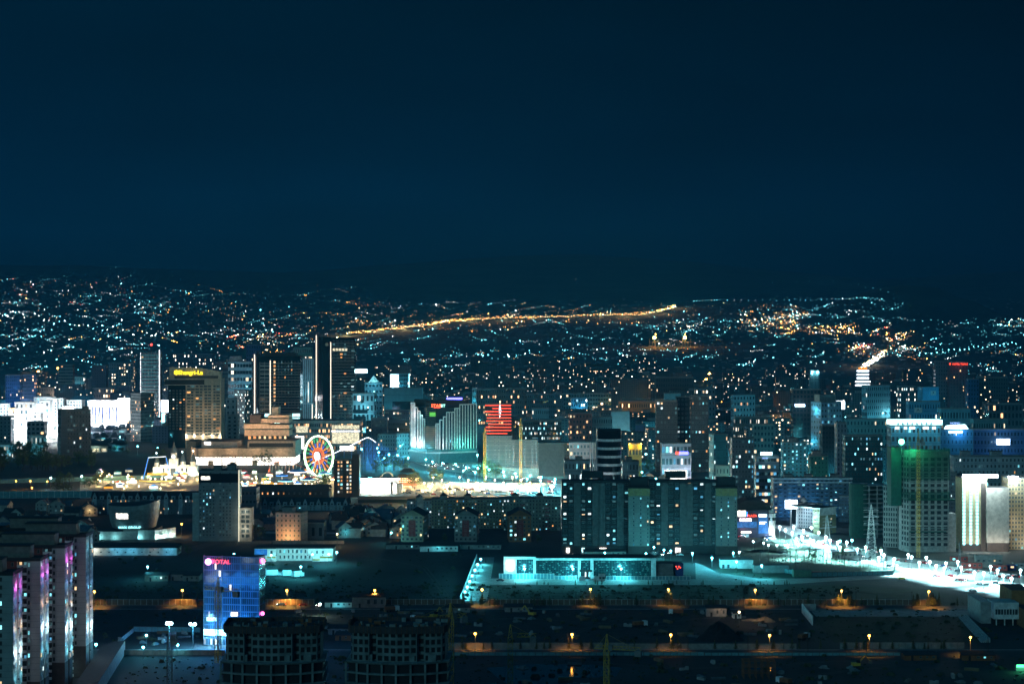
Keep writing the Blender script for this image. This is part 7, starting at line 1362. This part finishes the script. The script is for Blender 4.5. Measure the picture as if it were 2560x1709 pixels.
for s in (-.3, .3): flood(b.root, (s * b.w, -2, b.h - 3), 9000, (.5, 1, 1), .8); q = MB(); q.ball((s * b.w, -2.2, b.h - 2), 1.3, 'glow_cyan'); q.obj('wash_lamp', b.root)
b = M_('white shop'); q = MB(); q.box(b.w * .1, b.w * .4, -.5, -.1, b.h * .7, b.h * .78, 'led_blue2').box(-b.w * .02, b.w * .1, -.5, -.1, b.h * .7, b.h * .78, 'led_red'); q.obj('neon_sign', b.root); q = MB(); q.box(-b.w * .4, b.w * .35, -.4, -.05, .3, b.h * .25, 'shop_white'); q.obj('lit_entrance', b.root)
b = M_('yellow lit box')
for s in (-.45, .45): q = MB(); q.ball((s * b.w, -2, b.h + .4), .7, 'glow_orange'); q.obj('corner_lamp', b.root)
b = M_('glowing cyan tower'); q = MB(); q.box(-b.w / 2, -b.w * .08, -.6, -.1, b.h * .35, b.h - 1, 'sign_ice'); q.obj('lit_screen', b.root); q = MB(); q.box(b.w / 2 - 1.2, b.w / 2, -.6, -.1, 0, b.h, 'led_cyan'); q.obj('edge_light', b.root)
b = M_('grey tower with a pale pyramid'); q = MB(); q.face([(-7, 0, b.h + 1), (7, 0, b.h + 1), (0, 6, b.h + 10)], 'marble'); q.face([(7, 0, b.h + 1), (7, 12, b.h + 1), (0, 6, b.h + 10)], 'marble'); q.face([(7, 12, b.h + 1), (-7, 12, b.h + 1), (0, 6, b.h + 10)], 'marble'); q.face([(-7, 12, b.h + 1), (-7, 0, b.h + 1), (0, 6, b.h + 10)], 'marble'); q.obj('pyramid_cap', b.root); light(b.root, (0, -9, b.h + 5), 6000, (.25, .9, 1), 1)
b = M_('cyan lit ministry'); q = MB(); q.bar((-b.w * .05, -.3, b.h * .84), (-b.w * .05, -.05, b.h * .84), 2.4, 'dark', 5); q.obj('star_emblem', b.root); q = MB(); q.box(-b.w * .45, b.w * .1, -3, -.1, b.h * .1, b.h * .28, 'marble').box(-b.w * .4, -b.w * .32, -3, -2, 0, b.h * .1, 'marble').box(0, b.w * .08, -3, -2, 0, b.h * .1, 'marble'); q.obj('portico', b.root); q = MB(); q.box(-b.w * .42, b.w * .12, -.15, -.04, b.h * .3, b.h * .52, 'black_glass').box(-b.w * .48, b.w * .2, -.15, -.04, b.h * .58, b.h * .66, 'black_glass'); q.obj('dark_glass', b.root)
b = M_('teal framed box'); q = MB(); q.box(-b.w * .28, b.w * .24, -.2, -.05, 0, b.h * .68, 'black_glass'); q.obj('glass_front', b.root)
for s, (u, z) in (('blue lit blank', (.15, .9)), ('blue block with a letter', (-.2, .86))): b = M_(s); q = MB(); q.box(u * b.w - 4, u * b.w + 4, -.25, -.1, z * b.h - 2.6, z * b.h + 2.4, 'pale_concrete'); q.obj('sign_panel', b.root); text('A', b.root, (u * b.w, -.3, z * b.h), 4, 'dark', 0, .05)
b = M_('narrow cyan'); text('HOTEL', b.root, (0, -.6, b.h * .6), 3, 'dark', 0, .05)
# striped round tower
D = 1400; k = D / F; r = thing('striped_tower', 'tower with a curved bay of white and black stripes', 'apartment tower', (X(1524, D), D + 9, 0)); hz = Zp(1076, D); b = MB(); b.cyl(0, 0, 0, hz, 8.4, 8.4, 'black_glass', 28, 'roof'); b.box(-8.4, 8.8, 2, 18, 0, hz, 'taupe', 'roof').box(-9.2, -8.2, -1, 3, 0, hz - 8, 'marble'); b.obj('wall', r)
for j in range(11): q = MB(); z = 3 + j * (hz - 5) / 11; q.cyl(0, 0, z, z + 1.7, 8.7, 8.7, 'marble', 28, 'marble'); q.obj('white_band', r)
q = MB()
for i in range(4): q.box(-9.4 + i * .0 - i * 1.2, -9.0 - i * 1.2, -2 + i, 4 + i, 0, hz - 9, 'marble')
q.obj('side_fin', r); windows(r, [((8.9, 2), (8.9, 18), 3, hz, 3, 14, .5, .5, .06, .5)]); light(r, (-3, -16, 30), 1800, (.85, .9, 1), 1); light(r, (-3, -16, 12), 1800, (.85, .9, 1), 1)
# ------------------------------------------------------------------ filler blocks farther back
fill = []
def zone(n, u0, u1, D0, D1, h0, h1, w0, w1, lit, warm, where, cols):
    k_ = 0
    while k_ < n:
        px = R.uniform(u0, u1); D = R.uniform(D0, D1); w = R.uniform(w0, w1); x = X(px, D)
        fill.append((where, px, D, w, R.uniform(h0, h1), R.uniform(*lit), R.uniform(*warm), R.choice(cols))); k_ += 1
DK = [(.05, .06, .065), (.08, .09, .09), (.10, .08, .075), (.06, .09, .10), (.14, .14, .14)]; BL = [(.08, .12, .18), (.12, .15, .22), (.16, .17, .22), (.10, .10, .16)]
zone(34, -20, 330, 2950, 4300, 14, 40, 25, 60, (.03, .11), (.0, .35), 'behind the blazing square', BL)
zone(26, 380, 620, 2900, 4400, 15, 42, 25, 55, (.03, .11), (.0, .35), 'behind the tan hotel', BL)
zone(24, 880, 1200, 2900, 4600, 14, 44, 25, 60, (.03, .11), (.0, .35), 'behind the cyan ministry', DK)
zone(44, 1180, 1660, 2900, 4800, 16, 52, 25, 65, (.03, .11), (.0, .35), 'behind the red banded tower', DK)
zone(34, 1640, 2040, 2700, 4600, 16, 50, 25, 60, (.03, .11), (.0, .35), 'behind the dark twin towers', DK)
zone(20, 2040, 2350, 2700, 4300, 14, 40, 25, 60, (.03, .11), (.0, .35), 'behind the gridded cyan office', DK)
zone(16, 2400, 2600, 2400, 4000, 14, 42, 25, 55, (.05, .18), (.1, .5), 'beside the red lettered tower', DK)
zone(12, 1380, 1640, 2350, 2700, 12, 24, 30, 60, (.1, .25), (.3, .8), 'around the blank teal hall', DK)
zone(12, 1780, 2030, 1950, 2600, 14, 26, 25, 50, (.1, .25), (.2, .6), 'around the pale teal block', DK)
zone(8, 2200, 2440, 1950, 2300, 12, 22, 25, 50, (.08, .2), (.1, .4), 'behind the crowned hotel', DK)
TL = [(.07, .15, .16), (.10, .20, .22), (.05, .10, .11), (.12, .16, .17), (.10, .08, .075), (.20, .24, .25)]
zone(30, 1280, 1660, 2000, 2900, 13, 30, 22, 50, (.10, .28), (.1, .6), 'around the mint office', TL)
zone(34, 1640, 2060, 1900, 2800, 13, 34, 22, 50, (.10, .28), (.1, .6), 'around the dark twin towers', TL)
zone(26, 2060, 2560, 1750, 2700, 13, 32, 22, 50, (.08, .24), (.0, .4), 'around the crowned hotel', TL)
zone(14, 880, 1200, 2250, 2900, 12, 26, 22, 50, (.08, .2), (.0, .4), 'around the cyan ministry', TL)
zone(12, 330, 420, 2300, 2900, 10, 20, 20, 40, (.1, .2), (.2, .6), 'below the glass tower', BL)
by = {}
for f in fill: by.setdefault(f[0], []).append(f)
for where, L_ in by.items():
    for i, (_, px, D, w, h, lit, warm, c) in enumerate(sorted(L_, key=lambda f: f[1])):
        rows = max(3, round(h / 3.1)); cols = max(4, round(w / 3.4)); dk = w * F / D / 2
        building('apartment_block', '%s %s block, %s windows lit, %s, %s from left' % ('dark' if max(c) < .09 else 'bluish' if c[2] > c[0] * 1.25 else 'grey', 'tall' if h > 30 else 'mid-height' if h > 20 else 'low', 'few' if lit < .12 else 'many', where, nth(i)), 'apartment block', px - dk, px + dk, 0, D, rows, cols, depth=R.uniform(12, 20), col=c, ww=.45, wh=.45, lit=lit, warm=warm, far=True, zt=h + (terrain(X(px, D), D) if D > 4300 else 0), parapet=0, boxes=((R.uniform(.1, .6), .2, 3.5),) if R.random() < .6 else (), group='apartment blocks ' + where)
# trees of the city parks
def park(n, u0, u1, y0, y1, h0, h1, where):
    trees([(R.uniform(u0, u1), R.uniform(y0, y1), R.uniform(h0, h1)) for _ in range(n)], 'leaf', 'dark tree ' + where + ', %s from the left', 'trees ' + where)
park(30, 100, 240, 985, 1004, 9, 14, 'along the orange avenue'); park(18, 1345, 1420, 1018, 1035, 10, 15, 'below the long teal block'); park(14, 1130, 1180, 1000, 1030, 8, 12, 'behind the fan hotel'); park(14, 2310, 2400, 975, 1000, 12, 20, 'beside the blue blank tower'); park(24, 130, 330, 1110, 1135, 5, 8, 'below the palace'); park(10, 880, 940, 1075, 1100, 8, 14, 'below the ministry'); park(14, 1600, 1800, 1165, 1190, 7, 11, 'among the houses behind the slab')
lamp_row([(131 + (225 - 131) * t + s, 1008 - 50 * t) for t in [i / 15 for i in range(16)] for s in (-4, 4)], 9, 'glow_orange', 2600, (1, .55, .2), 'orange lamp on the straight avenue behind the square, %s from the left', 'orange lamps on the straight avenue')
lamp_row([(95, 925, 2), (108, 921, 2), (145, 917, 2), (70, 897), (1553, 1039), (1580, 920), (1639, 919), (1691, 921), (1613, 922), (1690, 945), (1774, 930, 2), (1768, 945, 2), (2086, 955, 2), (1393, 976, 2), (1405, 968), (1804, 1004), (1814, 1008), (1822, 1010), (1512, 1048, 1.5), (1436, 1046)], 9, 'glow_orange', 3000, ORANGE, 'orange lamp shining between the far city blocks, %s from the left', 'orange lamps between the far blocks')
lamp_row([(150, 976), (215, 970), (196, 1006), (330, 1068), (300, 1092, .6), (344, 1115, .6), (394, 1119), (63, 1120), (60, 1108), (1045, 955), (1130, 970), (1540, 1024, .7), (1562, 1025, .7), (1470, 1043), (1660, 1038), (1737, 980), (1605, 1180), (1640, 1196), (1828, 1180), (2310, 1000), (2380, 1020), (2430, 1012), (2376, 991), (2390, 994), (2400, 996), (2410, 1000), (2525, 1110, .6), (2162, 1016, 2.5), (2130, 1350, .6), (2100, 1352, .6)], 9, 'glow_cyan', 3600, CYAN, 'cyan lamp shining between city blocks, %s from the left', 'cyan lamps between city blocks')
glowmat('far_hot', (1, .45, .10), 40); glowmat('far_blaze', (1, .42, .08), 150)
for i, (px, py, P, n_, lb) in enumerate(((1607, 1052, 60000, 4, 'blazing orange floodlight mast beside the dark twin towers'), (96, 928, 90000, 4, 'blazing orange floodlight mast above the straight avenue'), (145, 920, 60000, 3, 'orange floodlight mast at the end of the straight avenue'), (1774, 934, 60000, 3, 'orange floodlight mast behind the black gridded block'), (1765, 948, 40000, 3, 'lower orange floodlight mast behind the black gridded block'), (2086, 957, 40000, 3, 'orange floodlight mast among the dark far blocks'), (1365, 963, 40000, 3, 'amber floodlight mast behind the long teal block'))):
    D = min(DG(py, 14), 4200); r = thing('floodlight_mast', lb, 'floodlight mast', (X(px, D), D, 0)); h = Zp(py, D); b = MB(); b.bar((0, 0, 0), (0, 0, h), .25, 'steel', 6); b.obj('pole', r)
    for k in range(n_): q = MB(); q.ball((-1.5 + 3 * k / (n_ - 1), -.4, h + .6 * (k % 2)), .9, 'far_hot'); q.obj('floodlight', r)
    light(r, (0, -3, h), P, ORANGE, 1)
lamp_row([(2230 + 18 * i, 954) for i in range(5)], 12, 'glow_orange', 5000, ORANGE, 'orange lamp on the elevated road behind the gridded office, %s from the left', 'orange lamps on the elevated road')
lamp_row([(2245 + 20 * i, 930 + 3 * (i % 2)) for i in range(6)], 10, 'glow_orange', 2500, ORANGE, 'orange lamp on the far junction road, %s from the left', 'orange lamps on the far junction')
band('road', 971, 974.5, 'pale_concrete', .05, 2185, 2340); band('road', 941, 943.5, 'pale_concrete', .05, 2180, 2345)

def fill_street_lamps(n, u0, u1, D0, D1, mix, where):  # lamps added at random spots to tint the walls around them
    L_ = sorted((R.uniform(u0, u1), R.uniform(D0, D1)) for _ in range(n))
    for i, (px, D) in enumerate(L_):
        c = R.choice(mix); lamp((X(px, D), D, terrain(X(px, D), D)), 10, 'glow_cyan' if c == 'c' else 'glow_orange', R.uniform(14000, 45000), CYAN if c == 'c' else ORANGE, 'added %s street lamp %s, %s from the left' % ('cyan' if c == 'c' else 'orange', where, nth(i)), 'added street lamps ' + where)
fill_street_lamps(34, 1290, 1650, 1950, 3300, 'ccco', 'between the blocks around the mint office'); fill_street_lamps(40, 1650, 2050, 1750, 3300, 'cccco', 'between the blocks around the twin towers'); fill_street_lamps(40, 2050, 2560, 1700, 3000, 'ccccc', 'between the blocks around the crowned hotel'); fill_street_lamps(18, 880, 1200, 2250, 3200, 'ccco', 'between the blocks around the ministry'); fill_street_lamps(16, 0, 330, 2900, 3900, 'cco', 'between the blocks behind the square')
# ------------------------------------------------------------------ hillside districts: houses and their lamps

hm = {}
for i, rf in enumerate(('roof_tile', 'roof_blue', 'roof')):
    b = MB(); b.box(-4, 4, 0, 6, -.8, 3, 'ger_wall', bottom=False); b.face([(-4, 0, 3), (4, 0, 3), (0, 0, 5)], 'ger_wall'); hm[i, 'wall'] = b.mesh('wall')
    b = MB(); b.face([(-4.5, -.4, 2.8), (0, -.4, 5.1), (0, 6.4, 5.1), (-4.5, 6.4, 2.8)], rf); b.face([(0, -.4, 5.1), (4.5, -.4, 2.8), (4.5, 6.4, 2.8), (0, 6.4, 5.1)], rf); hm[i, 'roof'] = b.mesh('roof')
hp = []
while len(hp) < 1900:
    D = 4400 + 5200 * R.random() ** 1.2; px = R.uniform(-60, 2620)
    if ((X(px, D) - 1390) / 330) ** 2 + ((D - 7000) / 750) ** 2 < 1.6: continue
    hp.append((D, px))
hp.sort(); b = MB()
wnd = MB(); wnd.box(-1, 1, -.15, -.02, 1, 2.2, 'shop_dimw'); wnd = wnd.mesh('window')
near = sorted(enumerate(hp[:260]), key=lambda t: t[1][1])
for n_, (i, (D, px)) in enumerate(near):
    x = X(px, D); k = R.randrange(3); r = thing('small_house', '%s roofed small house below the lamp covered slopes, %s from left' % (('brown', 'blue grey', 'black')[k], nth(n_)), 'house', (x, D, terrain(x, D)), R.uniform(-.6, .6), 'small houses on the hillside'); link('wall', hm[k, 'wall'], r); link('roof', hm[k, 'roof'], r)
    if R.random() < .4: link('window', wnd, r)
for D, px in hp[260:]:
    x = X(px, D); z = terrain(x, D); w, d = R.uniform(3, 6), R.uniform(5, 9); b.box(x - w, x + w, D, D + d, z - 2, z + 3, 'ger_wall', bottom=False); rf = R.choice(('roof_tile', 'roof_blue', 'roof')); b.face([(x - w - .4, D - .3, z + 3), (x + w + .4, D - .3, z + 3), (x + w + .4, D + d / 2, z + 5), (x - w - .4, D + d / 2, z + 5)], rf)
struct('hillside_houses', b, 'stuff')
FM = .62   # share of the lamps kept
FL = {'c': (.16, .85, 1), 'w': (.85, .97, .95), 'o': (1, .42, .08), 'y': (1, .70, .30), 'r': (1, .10, .05), 'g': (.2, 1, .6)}
for k_, c in FL.items():
    for s_, es in (('d', 2.6), ('a', 8), ('b', 26), ('c', 100)): glowmat('far_' + k_ + s_, c, es)
pts = []
def cluster(n, x0, x1, y0, y1, mix, big=.12, bias=1.0):
    n = int(n * FM * 2.0); big *= .32; k = 0
    while k < n:
        px = R.uniform(x0, x1); py = R.uniform(y0, y1); c = R.choice(mix); m_ = R.randint(3, 9) if R.random() < .16 else 1; sl_ = R.uniform(-.35, .35); st = R.uniform(3, 8)
        if math.sin(px * .021 + 1.7 * math.sin(py * .09)) * math.sin(py * .13 + px * .008) < -.45 and R.random() < .75: continue
        for i in range(m_):
            pts.append((px + i * st, py + i * st * sl_ + R.uniform(-.6, .6), c if R.random() < .75 else R.choice(mix), R.choices('dab', (.62 - big, .29, .09 + big))[0] if R.random() > big * .5 else 'c')); k += 1
def lit_line(P, n, mix, size, jit=1.5):
    for i in range(n):
        t = i / max(1, n - 1) * (len(P) - 1); j = min(int(t), len(P) - 2); f = t - j; pts.append((P[j][0] + (P[j + 1][0] - P[j][0]) * f, P[j][1] + (P[j + 1][1] - P[j][1]) * f + R.uniform(-jit, jit), R.choice(mix), R.choice(size)))
cluster(150, 0, 330, 690, 765, 'cccwwor', .05); cluster(260, 0, 620, 735, 800, 'cccwwoc', .08); cluster(430, 0, 760, 775, 880, 'ccccwwo', .14); cluster(200, 0, 620, 840, 935, 'cccwwo', .12)
cluster(110, 250, 900, 715, 790, 'cccwoo', .04); cluster(150, 600, 900, 790, 870, 'wooyc', .10); cluster(70, 560, 700, 820, 900, 'wyor', .3)
lit_line([(0, 792), (40, 785), (100, 800), (180, 812), (250, 826), (330, 835), (400, 838), (460, 838)], 44, 'wwwyc', 'abbc', 8)
cluster(240, 860, 1320, 758, 830, 'ooywwc', .10); cluster(330, 860, 1700, 805, 905, 'cccccw', .14); cluster(120, 1250, 1700, 765, 812, 'ccoowy', .08); cluster(70, 1840, 2010, 784, 824, 'oooy', .6); cluster(50, 2010, 2130, 818, 842, 'ooyw', .6); cluster(150, 1000, 1660, 880, 960, 'ccwo', .06)
cluster(300, 1620, 2010, 762, 835, 'cccwyyo', .12); cluster(110, 1850, 2000, 790, 822, 'ooyw', .2); cluster(140, 1620, 2010, 800, 850, 'ccccw', .10); cluster(130, 1990, 2260, 762, 812, 'ccccw', .08); cluster(70, 1900, 2150, 818, 840, 'oooyw', .2)
cluster(150, 1660, 2140, 850, 925, 'cccwo', .08); cluster(120, 2120, 2310, 868, 900, 'ooycw', .15); cluster(130, 2300, 2560, 800, 890, 'ccccw', .07); cluster(40, 2480, 2560, 800, 822, 'wyc', .15); cluster(90, 2320, 2560, 880, 950, 'ccwo', .08)
lit_line([(1735, 757), (1800, 753), (1960, 754), (2080, 752), (2160, 750), (2210, 757)], 46, 'ccccw', 'ab', .6); lit_line([(2300, 890), (2400, 880), (2480, 870), (2550, 862)], 22, 'ccc', 'bb', 2)
HW = [(868, 838), (940, 831), (1010, 823), (1080, 813), (1110, 808), (1180, 803), (1260, 798), (1330, 797), (1420, 795), (1500, 791), (1560, 790), (1610, 788), (1650, 781), (1675, 773), (1688, 769)]
lit_line([(x, y - 3) for x, y in HW], 90, 'yooyo', 'abb', 1.0); lit_line(HW[4:9], 64, 'yooy', 'bb', 1.0); lit_line(HW[8:], 60, 'yyo', 'bbc', .6); lit_line(HW[:6], 64, 'yoo', 'bbc', 1.2); cluster(90, 900, 1280, 790, 832, 'ooyo', .2)
lit_line([(2148, 926), (2215, 882)], 46, 'wyyo', 'abb', 3); lit_line([(2156, 926), (2210, 892)], 18, 'wwy', 'bc', 3)
lit_line([(1390, 808), (1480, 812), (1580, 812)], 8, 'o', 'bb', 1); cluster(20, 2165, 2195, 832, 842, 'wroc', .4); cluster(40, 2215, 2265, 838, 856, 'oywo', .3); cluster(16, 2140, 2160, 864, 874, 'wrw', .5)
lit_line([(1900, 712), (2100, 705), (2220, 735)], 14, 'c', 'a', 3); pts += [(1639, 842, 'o', 'c'), (1712, 843, 'o', 'c'), (1648, 864, 'w', 'c'), (1571, 866, 'w', 'c'), (1439, 700, 'w', 'a'), (300, 669, 'c', 'a'), (290, 670, 'c', 'a')]
P3 = []
for px, py, c, s in pts:
    D = hit(px, py)
    if D: P3.append((X(px, D), D, terrain(X(px, D), D) + R.uniform(4, 8), c, s))
P3.sort(key=lambda p: ('cbad'.index(p[4]), p[1]))
lm = {}
for i, (x, y, z, c, s) in enumerate(sorted(P3[:300])):
    if (c, s) not in lm:
        b = MB(); b.octa((0, 0, 6), 1.15, 'far_' + c + s); q = MB(); q.bar((0, 0, -3), (0, 0, 6), .12, 'steel', 4); lm[c, s] = (q.mesh('pole'), b.mesh('lamp_head'))
    r = thing('hillside_lamp', '%s lamp on the far slopes, %s from the left' % (dict(c='cyan', w='white', o='orange', y='pale yellow', r='red', g='green')[c], nth(i)), 'street lamp', (x, y, z - 6), 0, 'brightest lamps on the far slopes'); link('pole', lm[c, s][0], r); link('lamp_head', lm[c, s][1], r)
b = MB()
for x, y, z, c, s in P3[300:]: b.octa((x, y, z), dict(d=.8, a=.8, b=.95, c=1.05)[s], 'far_' + c + s)
struct('distant_lamps', b, 'stuff')
# lit highway climbing the slope
b = MB(); pr = None
for x, y in HW:
    D = hit(x, y); p = Vector((X(x, D), D, terrain(X(x, D), D) + 2.5)); 
    if pr: d = (p - pr); n_ = Vector((d.y, -d.x, 0)).normalized() * 9; b.face([pr - n_, pr + n_, p + n_, p - n_], 'pale_concrete')
    pr = p
struct('highway', b)
for x, y in HW[::1]:
    D = hit(x, y); light(None, (X(x, D), D - 6, terrain(X(x, D), D) + 14), 140000, (1, .66, .28), 1.5, 'highway_lamp_light')
for x, y, P in ((2160, 918, 60000), (2185, 900, 60000), (640, 850, 50000), (615, 870, 50000), (620, 885, 60000), (1060, 962, 15000), (1050, 950, 12000)): D = min(hit(x, y) or 4200, 5200); light(None, (X(x, D), D, terrain(X(x, D), D) + 14), P, (1, .72, .5), 1.5, 'street_lamp_light')
# far substation on the slope
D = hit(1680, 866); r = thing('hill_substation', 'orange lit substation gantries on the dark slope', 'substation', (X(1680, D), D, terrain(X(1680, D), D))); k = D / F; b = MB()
for i in range(17): x = (-62 + i * 7.6) * k * .9; b.bar((x, 0, 0), (x, 0, 16 + 8 * (i % 3 == 0)), .5, 'steel'); b.bar((x, 0, 14), (x + 7, 0, 14), .35, 'steel')
for x in (-44, 32): b.bar((x * k, 0, 0), (x * k, 0, 26), .6, 'steel')
b.obj('gantry', r)
for x in (-44, 32): light(r, (x * k, -8, 26), 160000, ORANGE, 1); q = MB(); q.ball((x * k, -3, 27), 4.2, 'far_blaze'); q.obj('flood_lamp', r)  # ball far larger than a lamp, its size stands in for glare
mat('scrub', (.045, .06, .03), .95, ns=.8, noise=.5)
# ------------------------------------------------------------------ rough ground: scrub, tracks, clutter, poles
b = MB()
for _ in range(5200):
    px, py = R.uniform(-40, 2600), R.choice((R.uniform(1386, 1512), R.uniform(1522, 1604), R.uniform(1640, 1760), R.uniform(1462, 1506)))
    D = DG(py); x = X(px, D)
    if x < -160 and D < 900: continue
    if 1140 < px < 1800 and 1390 < py < 1463: continue
    if px > 1940 and py < 1465: continue
    if px > 2060 + (1520 - py) * 2 and py < 1500: continue
    h = R.uniform(.15, .6) if R.random() < .85 else R.uniform(.6, 1.5); w = h * R.uniform(.8, 1.8)
    for k in range(3): a = R.uniform(0, 3.14); dx, dy = math.cos(a) * w, math.sin(a) * w; b.face([(x - dx, D - dy, 0), (x + dx, D + dy, 0), (x + dx * .6 + R.uniform(-.2, .2), D + dy * .6, h), (x - dx * .7, D - dy * .7, h * R.uniform(.6, 1))], 'scrub')
struct('scrub', b, 'stuff')
mat('track_dirt', (.06, .062, .058), .95, ns=.2, noise=.4)
for pts in ([(1060, 1560), (1300, 1548), (1560, 1556), (1800, 1540), (1990, 1530)], [(560, 1600), (760, 1560), (900, 1530), (960, 1522)], [(1400, 1602), (1480, 1570), (1700, 1556)], [(1080, 1690), (1350, 1650), (1700, 1664), (2100, 1650), (2500, 1690)], [(900, 1388), (1060, 1420), (1130, 1500)], [(240, 1450), (420, 1462), (700, 1450), (900, 1430)], [(2000, 1750), (2060, 1690), (2300, 1650), (2500, 1640)]):
    P = [Vector((*G(*p), .035)) for p in pts]
    for off in (-1.1, 1.1):
        b = MB(); sm = []
        for i in range(len(P) - 1):
            for k in range(8): t = k / 8; sm.append(P[i].lerp(P[i + 1], t) + Vector((0, 6 * math.sin((i + t) * 2.1), 0)))
        for p, q in zip(sm, sm[1:]): d = (q - p).normalized(); n_ = Vector((-d.y, d.x, 0)); b.face([p + n_ * (off - .5), q + n_ * (off - .5), q + n_ * (off + .5), p + n_ * (off + .5)], 'track_dirt')
        struct('dirt_track', b)
mat('timber', (.22, .15, .08), .9); mat('block_grey', (.30, .30, .29), .9)
sp = sorted([(R.uniform(1080, 1990), R.uniform(1528, 1600)) for _ in range(46)] + [(R.uniform(700, 1060), R.uniform(1525, 1600)) for _ in range(16)] + [(R.uniform(1300, 2500), R.uniform(1645, 1735)) for _ in range(34)] + [(R.uniform(300, 500), R.uniform(1583, 1612)) for _ in range(14)])
for i, (px, py) in enumerate(sp):
    D = DG(py); k = R.randrange(4); b = MB(); r = thing(('timber_stack', 'block_pallet', 'pipe_stack', 'rubble_pile')[k], '%s on the dark building site, %s from the left' % (('stack of timber', 'pallet of grey blocks', 'stack of steel pipes', 'low pile of rubble')[k], nth(i)), 'building material', (X(px, D), D, 0), R.uniform(0, 3.1), 'building materials on the site')
    if k == 0:
        for j in range(12): b.box(-3, 3, (j % 4) * .5, (j % 4) * .5 + .4, (j // 4) * .4, (j // 4) * .4 + .33, 'timber')
    elif k == 1:
        for j in range(3): b.box(j * 1.4, j * 1.4 + 1.2, 0, 1.2, 0, R.uniform(.8, 1.8), 'block_grey')
    elif k == 2:
        for j in range(7): b.bar((-3, (j % 4) * .5 + (j // 4) * .25, .25 + (j // 4) * .43), (3, (j % 4) * .5 + (j // 4) * .25, .25 + (j // 4) * .43), .24, 'steel', 8)
    else:
        for j in range(16): a, q = R.uniform(0, 6.28), R.uniform(0, 2); x, y = q * math.cos(a), q * math.sin(a); s_ = R.uniform(.3, .8); b.box(x - s_, x + s_, y - s_, y + s_, 0, max(.2, 1.5 - q * .6) * R.uniform(.5, 1), 'raw')
    b.obj('material', r)
def machine(px, py, rz, label, kind):
    D = DG(py); r = thing(kind, label, kind.replace('_', ' '), (X(px, D), D, 0), rz); b = MB()
    if kind == 'excavator':
        for y in (-1.1, 1.1): b.box(-2, 2, y - .35, y + .35, 0, .9, 'tyre')
        b.obj('crawler', r); b = MB(); b.box(-1.8, 1.6, -1.2, 1.2, 1, 2.2, 'crane_yellow').box(.2, 1.5, -1.1, .1, 2.2, 3.4, 'black_glass'); b.obj('body', r)
        b = MB(); b.bar((1.4, .4, 2), (4.2, .4, 5.2), .3, 'crane_yellow'); b.bar((4.2, .4, 5.2), (6.6, .4, 2.6), .24, 'crane_yellow'); b.box(6.1, 7.1, -.2, 1, 1.6, 2.7, 'steel'); b.obj('boom', r)
    else:
        b.box(-3.6, 1.4, -1.25, 1.25, 1.2, 2.8, 'rust').box(-3.6, 1.4, -1.25, 1.25, .8, 1.1, 'dark'); b.obj('tipper', r); b = MB(); b.box(1.6, 3.6, -1.2, 1.2, .7, 2.9, 'lorry_white').box(3.3, 3.63, -1.1, 1.1, 1.7, 2.7, 'black_glass'); b.obj('cab', r)
        for x in (-2.6, -1.2, 2.6):
            for y in (-1.15, 1.15): link('wheel', car_parts('car_white')[1], r, (x, y, .5)).scale = (1.5, 2, 1.5)
for a in ((980, 1528, .3, 'white tipper lorry parked by the site office', 'tipper_lorry'), (1045, 1552, 2.8, 'tipper lorry nearest the yellow crane', 'tipper_lorry'), (1085, 1545, .8, 'yellow excavator beside the crane mast', 'excavator'), (1330, 1540, 2.5, 'yellow excavator in the middle of the dark site', 'excavator'), (1600, 1566, .4, 'tipper lorry alone on the dark site', 'tipper_lorry'), (1690, 1536, 3.0, 'tipper lorry near the site hut', 'tipper_lorry'), (2010, 1598, .9, 'tipper lorry behind the nearer road below the stepped wall', 'tipper_lorry'), (2140, 1668, .2, 'yellow excavator on the rough ground', 'excavator'), (1960, 1710, 2.2, 'tipper lorry beside the timber frame', 'tipper_lorry')): machine(*a)
for row, (y0, xs, wh) in enumerate(((1520.5, range(180, 2420, 140), 'farther'), (1630, range(1120, 2500, 150), 'nearer'))):
    pv = None
    for i, px in enumerate(xs):
        D = DG(y0); x = X(px, D); r = thing('utility_pole', 'wooden utility pole along the %s road, %s from the left' % (wh, nth(i)), 'utility pole', (x, D, 0), 0, 'utility poles along the %s road' % wh); b = MB(); b.bar((0, 0, 0), (0, 0, 9), .14, 'bark', 6, .1); b.obj('pole', r); b = MB(); b.box(-.1, .1, -1.1, 1.1, 8.3, 8.5, 'bark'); b.obj('cross_arm', r)
        if pv is not None:
            b = MB(); dx = pv - x
            for y in (-1, 1):
                for k in range(8): f = lambda t: (dx * t, y, 8.5 - 3.2 * t * (1 - t)); b.bar(f(k / 8), f((k + 1) / 8), .03, 'dark', 3)
            b.obj('wire', r)
        pv = x
# ------------------------------------------------------------------ haze over the city
m = bpy.data.materials.new('haze_air'); m.use_nodes = True; t = m.node_tree; t.nodes.clear(); o = t.nodes.new('ShaderNodeOutputMaterial'); v = t.nodes.new('ShaderNodeVolumePrincipled')
v.inputs['Color'].default_value = (.03, .34, .60, 1); v.inputs['Density'].default_value = HAZE; v.inputs['Anisotropy'].default_value = .2; t.links.new(v.outputs[0], o.inputs['Volume']); MC['haze_air'] = m
b = MB(); b.box(-15000, 15000, -900, 14400, -2, 620, 'haze_air'); o = b.obj('haze'); o['kind'] = 'stuff'
